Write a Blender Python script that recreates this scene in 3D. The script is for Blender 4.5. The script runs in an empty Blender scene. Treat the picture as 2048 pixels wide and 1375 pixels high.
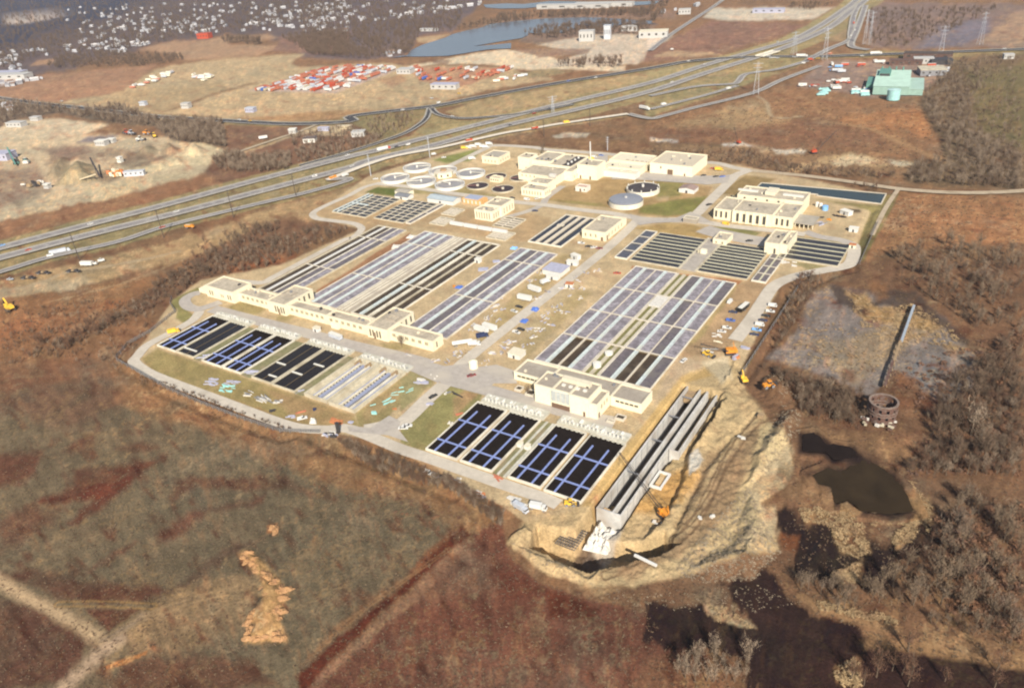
import bpy, math, random
import numpy as np
from mathutils import Vector, Matrix

random.seed(7)
RNG = np.random.default_rng(11)
SC = bpy.context.scene
COL = SC.collection

# ------------------------------------------------------------------ camera
H0 = 230.0                                   # camera height above the plant's ground, metres
FPX, PITCH, ROLL, HEAD = 1564.42732, 0.515631954, -0.0804630148, 0.596690611
_c, _s = math.cos(HEAD), math.sin(HEAD)
def _rot(v):                                 # camera heading frame -> plant frame (Y runs along the tanks)
    return np.array([v[0]*_c - v[1]*_s, v[0]*_s + v[1]*_c, v[2]])
_fw = np.array([0, math.cos(PITCH), -math.sin(PITCH)]); _up = np.array([0, math.sin(PITCH), math.cos(PITCH)])
_rt = np.array([1., 0, 0]); _cr, _sr = math.cos(ROLL), math.sin(ROLL)
_rt, _up = _cr*_rt + _sr*_up, -_sr*_rt + _cr*_up
_rt, _up, _fw = _rot(_rt), _rot(_up), _rot(_fw)
cam_data = bpy.data.cameras.new('camera'); cam = bpy.data.objects.new('camera', cam_data); COL.objects.link(cam)
cam_data.sensor_width = 36.0; cam_data.lens = 36.0*FPX/2048.0
cam_data.clip_start = 1.0; cam_data.clip_end = 80000.0
M = Matrix.Identity(4)
for i in range(3):
    M[i][0], M[i][1], M[i][2] = _rt[i], _up[i], -_fw[i]
M[2][3] = H0
cam.matrix_world = M
SC.camera = cam

# ------------------------------------------------------------------ light
SUN_EL, SUN_DIRXY = math.radians(35.5), math.radians(-27)     # shadows fall towards +Y, turned 27 deg to -X
sun_vec = Vector((math.sin(math.radians(40))*math.cos(SUN_EL), -math.cos(math.radians(40))*math.cos(SUN_EL), math.sin(SUN_EL)))  # towards the sun
world = bpy.data.worlds.new('World'); SC.world = world; world.use_nodes = True
wn = world.node_tree; bg = wn.nodes['Background']
sky = wn.nodes.new('ShaderNodeTexSky'); sky.sky_type = 'NISHITA'; sky.sun_disc = False
sky.sun_elevation = SUN_EL; sky.sun_rotation = math.atan2(sun_vec.x, sun_vec.y)
sky.dust_density = 1.5
wn.links.new(sky.outputs[0], bg.inputs[0]); bg.inputs[1].default_value = 0.075
sl = bpy.data.lights.new('sun', 'SUN'); sl.energy = 4.6; sl.angle = math.radians(0.6); sl.color = (1.0, 0.93, 0.82)
so = bpy.data.objects.new('sun', sl); COL.objects.link(so)
so.rotation_euler = sun_vec.to_track_quat('Z', 'Y').to_euler(); so.location = (0, 0, 600)
SC.view_settings.view_transform = 'Standard'; SC.view_settings.look = 'None'
SC.view_settings.exposure = 0.66; SC.view_settings.gamma = 1.0; SC.view_settings.use_curve_mapping = False
SC.render.engine = 'CYCLES'
SC.cycles.max_bounces = 5; SC.cycles.diffuse_bounces = 2; SC.cycles.glossy_bounces = 2; SC.cycles.volume_bounces = 0
SC.cycles.transparent_max_bounces = 6
SC.cycles.filter_width = 2.15

# ------------------------------------------------------------------ survey: photograph coordinates -> metres on the ground
ZF = dict(A=(0,0,.3418), B=(600,0,.3418), C=(1300,0,.3652), D=(600,280,.2441), E=(1000,280,.2246), F=(1200,340,.293), G=(380,440,.2181),
          H=(700,440,.2441), I=(260,600,.293), J=(800,700,.2686), K=(1050,500,.2441), L=(980,700,.3636), M=(0,850,.3819),
          N=(600,850,.3819), O=(1348,900,.3455), P=(1448,450,.3636), Q=(0,400,.3345), X=(0,0,1.0), R=(1380,660,.1172), S=(1170,980,.1163))
def px(z, x, y):
    o = ZF[z]; return o[0]+x*o[2], o[1]+y*o[2]
def W(z, x, y, h=0.0):
    u, v = px(z, x, y)
    d = _fw*FPX + _rt*(u-1024) - _up*(v-687.5)
    t = -(H0-h)/d[2]
    return (float(d[0]*t), float(d[1]*t))
def PTS(s):                                   # 'A 10,20 30,40 B 5,6' -> [(px,py)...]
    out = []; z = 'X'
    for tok in s.split():
        if tok in ZF: z = tok
        else:
            x, y = tok.split(','); out.append((z, float(x), float(y)))
    return out
def WP(s, h=0.0): return [W(*q, h) for q in PTS(s)]
def PP(s): return [px(*q) for q in PTS(s)]

# ------------------------------------------------------------------ materials
def lin(c):
    return tuple(((v/255.0)/12.92 if v/255.0 <= .04045 else ((v/255.0+.055)/1.055)**2.4) for v in c)
MATS = {}
def mat(name, col, rough=.85, noise=.18, scale=.6, metal=0.0, spec=.3, bump=0.0, stain=None, scale2=None, coords='Object'):
    if name in MATS: return MATS[name]
    m = bpy.data.materials.new(name); m.use_nodes = True; MATS[name] = m
    nt = m.node_tree; b = nt.nodes['Principled BSDF']
    b.inputs['Roughness'].default_value = rough; b.inputs['Metallic'].default_value = metal
    b.inputs['Specular IOR Level'].default_value = spec
    geo = nt.nodes.new('ShaderNodeNewGeometry')
    n = nt.nodes.new('ShaderNodeTexNoise'); n.inputs['Scale'].default_value = scale; n.inputs['Detail'].default_value = 5; n.inputs['Roughness'].default_value = .65
    nt.links.new(geo.outputs['Position'], n.inputs['Vector'])
    r = nt.nodes.new('ShaderNodeMapRange'); r.inputs[1].default_value = .3; r.inputs[2].default_value = .7
    r.inputs[3].default_value = 1-noise; r.inputs[4].default_value = 1+noise
    nt.links.new(n.outputs[0], r.inputs[0])
    mx = nt.nodes.new('ShaderNodeVectorMath'); mx.operation = 'SCALE'; mx.inputs[0].default_value = col[:3]
    nt.links.new(r.outputs[0], mx.inputs['Scale'])
    last = mx.outputs[0]
    if stain:
        n2 = nt.nodes.new('ShaderNodeTexNoise'); n2.inputs['Scale'].default_value = scale2 or scale*.25; n2.inputs['Detail'].default_value = 4
        nt.links.new(geo.outputs['Position'], n2.inputs['Vector'])
        r2 = nt.nodes.new('ShaderNodeMapRange'); r2.inputs[1].default_value = .5; r2.inputs[2].default_value = .68
        nt.links.new(n2.outputs[0], r2.inputs[0])
        mm = nt.nodes.new('ShaderNodeMix'); mm.data_type = 'RGBA'
        nt.links.new(r2.outputs[0], mm.inputs[0]); nt.links.new(last, mm.inputs[6]); mm.inputs[7].default_value = (*stain, 1)
        last = mm.outputs[2]
    nt.links.new(last, b.inputs['Base Color'])
    if bump:
        bp = nt.nodes.new('ShaderNodeBump'); bp.inputs['Strength'].default_value = bump; bp.inputs['Distance'].default_value = .3
        nt.links.new(n.outputs[0], bp.inputs['Height']); nt.links.new(bp.outputs[0], b.inputs['Normal'])
    return m
K = 0.5
def pm(name, rgb, k=K, **kw):                  # material from a sunlit photograph colour
    return mat(name, tuple(v*k for v in lin(rgb)), **kw)

m_cream   = mat('cream_brick', (.72,.65,.47), noise=.14, scale=.8, stain=(.64,.57,.42))
m_cream2  = mat('pale_brick', (.74,.68,.50), noise=.12, scale=.8)
m_roof    = mat('gravel_roof', (.42,.36,.27), noise=.3, scale=.7, stain=(.30,.26,.20), scale2=.12)
m_roofg   = mat('grey_gravel_roof', (.30,.26,.21), noise=.14, scale=.7, stain=(.36,.32,.26), scale2=.1)
m_coping  = mat('stone_coping', (.62,.56,.42), noise=.08)
m_glass   = mat('dark_window_glass', (.06,.055,.05), rough=.25, spec=.5, noise=.3)
m_glass2  = mat('sunlit_window_glass', (.26,.22,.14), rough=.3, spec=.5, noise=.3)
m_frame   = mat('window_frame', (.45,.40,.28))
m_conc    = mat('tank_concrete', (.48,.43,.32), noise=.2, scale=.5, stain=(.36,.31,.22))
m_concw   = mat('white_concrete', (.62,.58,.48), noise=.16, scale=.4, stain=(.45,.40,.31))
m_bluew   = mat('blue_painted_trough', (.48,.53,.52), noise=.2, scale=.5, stain=(.50,.52,.46))
m_beam    = mat('blue_steel_beam', (.21,.26,.48), noise=.2, scale=.9, rough=.5)
m_wdark   = mat('dark_settling_water', (.017,.013,.011), rough=.35, noise=.3, spec=.0)
m_wbrown  = mat('brown_drained_floor', (.055,.037,.022), rough=.5, noise=.35, scale=.3, stain=(.10,.075,.05))
m_foam    = mat('frothing_water', (.25,.225,.24), rough=.6, noise=.55, scale=.55, stain=(.16,.14,.15), scale2=.12)
m_foamd   = mat('dark_frothing_water', (.13,.11,.115), rough=.5, noise=.4, scale=.5, stain=(.15,.13,.12))
m_wblue   = mat('blue_black_water', (.035,.034,.04), rough=.2, noise=.4)
m_deck    = mat('inlet_deck_concrete', (.44,.42,.34), noise=.2, scale=.5, stain=(.54,.52,.45))
m_white   = mat('white_paint', (.62,.60,.53), noise=.06)
m_whitew  = mat('bright_white_paint', (.60,.59,.55), noise=.04)
m_rubber  = mat('black_rubber', (.02,.02,.02))
m_steel   = mat('dull_steel', (.25,.25,.26), rough=.5, metal=.3)
m_darkst  = mat('dark_steel', (.05,.045,.045), rough=.6)
m_orange  = mat('orange_machine_paint', (.62,.24,.03), rough=.5, noise=.2)
m_yellow  = mat('yellow_machine_paint', (.75,.45,.05), rough=.5, noise=.2)
m_red     = mat('rust_red_paint', (.42,.07,.03), rough=.6, noise=.2)
m_redor   = mat('container_orange', (.43,.15,.085), rough=.6, noise=.15)
m_green   = mat('pale_green_cladding', (.25,.37,.31), rough=.6, noise=.12, scale=.2)
m_greend  = mat('green_paint', (.11,.25,.20), rough=.6)
m_aqua    = mat('aqua_tank_paint', (.30,.52,.50), rough=.5)
m_brickr  = mat('weathered_red_brick', (.11,.06,.045), noise=.35, scale=1.2, stain=(.16,.12,.10), scale2=.5)
m_wood    = mat('timber', (.30,.21,.12), noise=.25)
m_pole    = mat('dark_pole', (.07,.055,.045))
m_asph    = mat('asphalt', (.215,.195,.185), noise=.18, scale=.15, stain=(.27,.245,.22), scale2=.03)
m_asphd   = mat('dark_asphalt', (.055,.05,.05), noise=.2, scale=.15, stain=(.08,.075,.07), scale2=.03)
m_should  = mat('road_shoulder', (.34,.305,.25), noise=.15, scale=.2)
m_croad   = mat('concrete_road', (.48,.425,.345), noise=.12, scale=.35, stain=(.40,.35,.28), scale2=.06)
m_paved   = mat('worn_paving', (.37,.33,.285), noise=.14, scale=.3, stain=(.43,.38,.31), scale2=.05)
m_dirt    = mat('dirt_track', (.40,.32,.22), noise=.2, scale=.4, stain=(.30,.23,.15))
m_line    = mat('road_paint', (.7,.68,.6), noise=.15)
m_plas    = mat('sun_bleached_tarp', (.56,.53,.47), noise=.25, scale=1.0)
m_blue    = mat('blue_vehicle_paint', (.07,.14,.42), rough=.35)
m_lblue   = mat('light_blue_vehicle_paint', (.2,.4,.7), rough=.35)
m_navy    = mat('navy_vehicle_paint', (.03,.04,.09), rough=.35)
m_maroon  = mat('maroon_vehicle_paint', (.2,.03,.03), rough=.35)
m_tan     = mat('tan_vehicle_paint', (.5,.42,.28), rough=.35)
m_black   = mat('black_vehicle_paint', (.02,.02,.02), rough=.3)
m_silver  = mat('silver_vehicle_paint', (.45,.47,.5), rough=.35)
m_bark    = mat('grey_bark', (.12,.088,.06), noise=.3, scale=2)
m_twig    = mat('bare_twigs', (.135,.09,.058), noise=.35, scale=.3)
m_twigp   = mat('pale_bare_twigs', (.26,.195,.135), noise=.3, scale=.3)
m_twigr   = mat('russet_twigs', (.14,.075,.045), noise=.35, scale=.3)
m_brush   = mat('dry_brush', (.13,.085,.055), noise=.5, scale=.15, stain=(.12,.055,.035), scale2=.04)
m_tuft    = mat('straw_tufts', (.185,.13,.08), noise=.4, scale=.2)
m_ever    = mat('evergreen_foliage', (.04,.06,.03), noise=.4)

# ------------------------------------------------------------------ mesh helpers
class MB:
    def __init__(s): s.v = []; s.f = []; s.m = []
    def quad(s, pts, mi=0):
        n = len(s.v); s.v += [tuple(p) for p in pts]; s.f.append(tuple(range(n, n+len(pts)))); s.m.append(mi); return s
    def box(s, x0, x1, y0, y1, z0, z1, mi=0, bottom=False):
        n = len(s.v)
        s.v += [(x0,y0,z0),(x1,y0,z0),(x1,y1,z0),(x0,y1,z0),(x0,y0,z1),(x1,y0,z1),(x1,y1,z1),(x0,y1,z1)]
        fs = [(0,1,5,4),(1,2,6,5),(2,3,7,6),(3,0,4,7),(4,5,6,7)] + ([(3,2,1,0)] if bottom else [])
        for f in fs: s.f.append(tuple(n+i for i in f)); s.m.append(mi)
        return s
    def bar(s, a, b, w, h=None, mi=0):          # box beam between two points
        a, b = Vector(a), Vector(b); d = (b-a).normalized(); h = h or w
        up = Vector((0,0,1)) if abs(d.z) < .95 else Vector((0,1,0))
        sx = d.cross(up).normalized()*w/2; sz = sx.cross(d).normalized()*h/2
        n = len(s.v)
        for p in (a, b):
            for q in (-sx-sz, sx-sz, sx+sz, -sx+sz): s.v.append(tuple(p+q))
        for f in ((0,1,5,4),(1,2,6,5),(2,3,7,6),(3,0,4,7),(3,2,1,0),(4,5,6,7)): s.f.append(tuple(n+i for i in f)); s.m.append(mi)
        return s
    def cyl(s, x, y, z0, z1, r0, r1=None, n=12, mi=0, cap=True):
        r1 = r0 if r1 is None else r1; k = len(s.v)
        for z, r in ((z0, r0), (z1, r1)):
            for i in range(n): s.v.append((x+r*math.cos(2*math.pi*i/n), y+r*math.sin(2*math.pi*i/n), z))
        for i in range(n): s.f.append((k+i, k+(i+1) % n, k+n+(i+1) % n, k+n+i)); s.m.append(mi)
        if cap: s.f.append(tuple(k+n+i for i in range(n))); s.m.append(mi)
        return s
    def ring(s, x, y, z0, z1, r0, r1, n=40, mi=0):   # annular wall r0 < r1
        k = len(s.v)
        for z, r in ((z0, r1), (z1, r1), (z1, r0), (z0, r0)):
            for i in range(n): s.v.append((x+r*math.cos(2*math.pi*i/n), y+r*math.sin(2*math.pi*i/n), z))
        for j in range(3):
            for i in range(n): s.f.append((k+j*n+i, k+j*n+(i+1) % n, k+(j+1)*n+(i+1) % n, k+(j+1)*n+i)); s.m.append(mi)
        return s
    def prism(s, pts, z0, z1, mi=0, side=None):
        k = len(s.v); n = len(pts); side = mi if side is None else side
        s.v += [(p[0], p[1], z0) for p in pts] + [(p[0], p[1], z1) for p in pts]
        for i in range(n): s.f.append((k+i, k+(i+1) % n, k+n+(i+1) % n, k+n+i)); s.m.append(side)
        s.f.append(tuple(k+n+i for i in range(n))); s.m.append(mi)
        return s
    def mesh(s, name, mats):
        me = bpy.data.meshes.new(name); me.from_pydata(s.v, [], s.f)
        if not isinstance(mats, (list, tuple)): mats = [mats]
        for m in mats: me.materials.append(m)
        if len(mats) > 1: me.polygons.foreach_set('material_index', s.m)
        return me
    def obj(s, name, mats, parent=None, **tags):
        o = bpy.data.objects.new(name, s.mesh(name, mats)); COL.objects.link(o); o.parent = parent
        for k, v in tags.items(): o[k] = v
        return o
def thing(name, label, cat, loc=(0,0,0), rz=0.0, group=None):
    o = bpy.data.objects.new(name, None); COL.objects.link(o); o.location = loc; o.rotation_euler = (0,0,rz)
    o['label'] = label; o['category'] = cat
    if group: o['group'] = group
    return o
def tag(o, label, cat, group=None):
    o['label'] = label; o['category'] = cat
    if group: o['group'] = group
    return o
def copy_tree(o, label=None, loc=None, rz=None, scale=None, parent=None):
    c = o.copy(); COL.objects.link(c); c.parent = parent
    for ch in list(o.children): copy_tree(ch, parent=c)
    if label: c['label'] = label
    if loc is not None: c.location = loc
    if rz is not None: c.rotation_euler = (0,0,rz)
    if scale is not None: c.scale = (scale,)*3 if not isinstance(scale, (tuple, list)) else scale
    return c
def place(me, name, parent, loc=(0,0,0), rz=0.0, scale=None):
    o = bpy.data.objects.new(name, me); COL.objects.link(o); o.parent = parent; o.location = loc; o.rotation_euler = (0,0,rz)
    if scale: o.scale = scale
    return o

# ------------------------------------------------------------------ numpy noise
def _hash(ix, iy, seed):
    h = (ix*374761393 + iy*668265263 + seed*2147483647) & 0xffffffff
    h = ((h ^ (h >> 13))*1274126177) & 0xffffffff
    return ((h ^ (h >> 16)) & 0xffff)/65535.0
def vnoise(x, y, seed=0):
    ix = np.floor(x).astype(np.int64); iy = np.floor(y).astype(np.int64); fx = x-ix; fy = y-iy
    fx = fx*fx*(3-2*fx); fy = fy*fy*(3-2*fy)
    a = _hash(ix, iy, seed); b = _hash(ix+1, iy, seed); c = _hash(ix, iy+1, seed); d = _hash(ix+1, iy+1, seed)
    return (a*(1-fx)+b*fx)*(1-fy) + (c*(1-fx)+d*fx)*fy
def fbm(x, y, oct=4, seed=0):
    t = 0; a = .5; tot = 0
    for k in range(oct):
        t = t + a*vnoise(x, y, seed+k*17); tot += a; a *= .55; x = x*2.03+11.3; y = y*2.03+5.7
    return t/tot*2-1
def sdf(P, X, Y):                              # signed distance to a polygon, negative inside
    P = np.asarray(P, float); d = np.full(X.shape, 1e18); ins = np.zeros(X.shape, bool); n = len(P)
    for i in range(n):
        a = P[i]; b = P[(i+1) % n]; e = b-a; L = e@e + 1e-12
        wx = X-a[0]; wy = Y-a[1]; t = np.clip((wx*e[0]+wy*e[1])/L, 0, 1)
        d = np.minimum(d, (wx-t*e[0])**2 + (wy-t*e[1])**2)
        c = ((a[1] > Y) != (b[1] > Y)) & (X < (b[0]-a[0])*(Y-a[1])/((b[1]-a[1]) or 1e-12)+a[0])
        ins ^= c
    d = np.sqrt(d); return np.where(ins, -d, d)
def ldist(P, X, Y):                            # distance to an open polyline
    P = np.asarray(P, float); d = np.full(X.shape, 1e18)
    for i in range(len(P)-1):
        a = P[i]; e = P[i+1]-a; L = e@e + 1e-12
        wx = X-a[0]; wy = Y-a[1]; t = np.clip((wx*e[0]+wy*e[1])/L, 0, 1)
        d = np.minimum(d, (wx-t*e[0])**2 + (wy-t*e[1])**2)
    return np.sqrt(d)
# ================================================================== LAND
# roads as polylines surveyed on the ground
ROADS = {}
def road(key, s): ROADS[key] = WP(s); return ROADS[key]
road('main',   'J 330,240 H 1040,1075 2040,290 E 1240,700')
road('cross',  'I 560,60 I 900,150 1200,225 1500,305 2000,425 J 120,120 330,215')
road('frontdeck','J 330,215 620,290 1000,395 1400,500 1600,540')
road('loop',   'Q 1195,665 1150,720 1000,805 880,870 820,935 800,965 850,1010 960,1065 I 600,680 850,775 1000,830 1150,872 1330,885 1500,880 J 0,735 200,800 500,905 800,1010 1050,1095 1180,1150')
road('link',   'I 1600,885 1780,850 J 30,530 200,370 330,255')
road('turnhead','Q 1320,610 1200,650 1130,640 1105,600 1150,565 1200,555')
road('north',  'D 620,355 900,385 1300,445 1700,495 E 0,540 370,575 700,620 1000,655 1250,700 1500,712 F 450,345 650,350 900,385 1100,405 1400,440')
road('northeast','E 1500,712 1700,690 1850,560 2048,365 C 470,960 545,932')
road('west',   'D 640,355 520,390 400,455 250,520 130,580 105,615 150,645 300,665 420,680 490,705 500,740 430,800 G 1400,190 1000,400 760,525 650,575 400,555')
road('back',   'D 1000,310 1250,200 1500,80 1600,45 1900,60 E 460,90 1000,130 1460,215 C 330,890 470,920 545,932')
road('yard',   'E 1250,320 1700,350 2000,350')
road('east',   'F 1700,500 1735,530 1715,630 1640,665 1500,690 1320,730 1190,790 1110,900 1030,1024 K 1720,740')
road('eastpark','F 1180,500 1050,480 920,455 800,430 F 700,400')
road('labroad','F 1400,420 1500,455 1650,480 1735,520')
road('access', 'E 0,700 230,640 370,580 420,510 560,410')
road('dirteast','C 545,932 850,962 1100,995 1380,1035 1700,1055 2030,1045 2300,1010')
road('fencetrack','C 1360,1035 1290,1140 1215,1287')
road('h_far',  'Q -1200,600 -600,430 0,285 500,155 A 1000,1190 1500,1055 2048,915 B 450,880 700,815 1100,715 1500,615 2048,485 C 300,358 600,272 800,210 950,130 1060,55 1120,10 1250,-120')
road('h_near', 'Q -1200,680 -600,505 0,345 500,215 A 1000,1255 1500,1125 2048,980 B 400,940 800,845 1200,735 1600,645 2048,535 C 300,402 640,295 850,215 1000,140 1100,60 1170,10 1310,-120')
road('frontage','Q -1200,760 -600,600 0,430 300,340 700,250 1000,155 A 1500,1195 1800,1125 2048,1050 B 160,1050')
road('newpave','B 160,1055 500,930 800,870 1000,825 1200,780 1360,755 1500,730 1700,700 1920,668')
road('highroad','A -900,430 0,575 480,632 900,680 1300,705 1700,725 2048,710 B 300,680 600,642 800,618 1050,570 1500,488 2048,400 C 200,338 400,320 640,310 900,310 1200,300 1500,290 2030,270 2500,255')
road('ramp',   'B 760,632 740,690 690,735 600,785 400,855 200,915 0,970')
road('ramploop','B 770,635 800,665 870,685 1000,692 1300,665 1600,610')
road('ramp2',  'C 0,527 250,475 440,462 480,450 510,415 560,400 700,380 860,335')
road('service','C 0,600 200,550 350,510 480,470')
road('turn',   'B 1920,668 2048,695 C 60,640 130,622 250,590 560,512 720,440 930,362')
road('upramp', 'C 860,332 980,270 1090,222 1100,180 1115,90 1145,30')
road('upright','C 1200,275 1120,262 1100,240 1130,170 1160,90 1180,30')
road('farroad','C 0,280 130,180 330,50 400,0')
road('path1',  'M -200,680 0,810 150,900 300,975 420,1050 520,1110 600,1150')
road('path2',  'M 600,1120 500,1200 420,1280 320,1375 250,1450')
road('path3',  'M 300,930 500,925 800,940')
road('path4',  'M 540,1110 650,1060 740,990')
road('trackL', 'Q 0,540 200,500 420,420 640,390 900,340 1070,300')
road('trackR', 'C 590,525 640,560 660,625 720,640 840,632')
road('edgepath','O 750,840 900,920 1100,985 1290,1025')
road('edgepath2','O 1110,1110 1300,1125 1500,1150 2026,1240 2300,1290')
road('plantdrive','A 1380,893 1640,805 1750,770 1850,730')

def smooth(P, k=4):
    P = [Vector((p[0], p[1], 0)) for p in P]; out = []
    for i in range(len(P)-1):
        p0 = P[max(i-1,0)]; p1 = P[i]; p2 = P[i+1]; p3 = P[min(i+2,len(P)-1)]
        for j in range(k):
            t = j/k
            q = .5*((2*p1)+(p2-p0)*t+(2*p0-5*p1+4*p2-p3)*t*t+(3*p1-p0-3*p2+p3)*t**3)
            out.append((q.x, q.y))
    out.append((P[-1].x, P[-1].y)); return out

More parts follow.
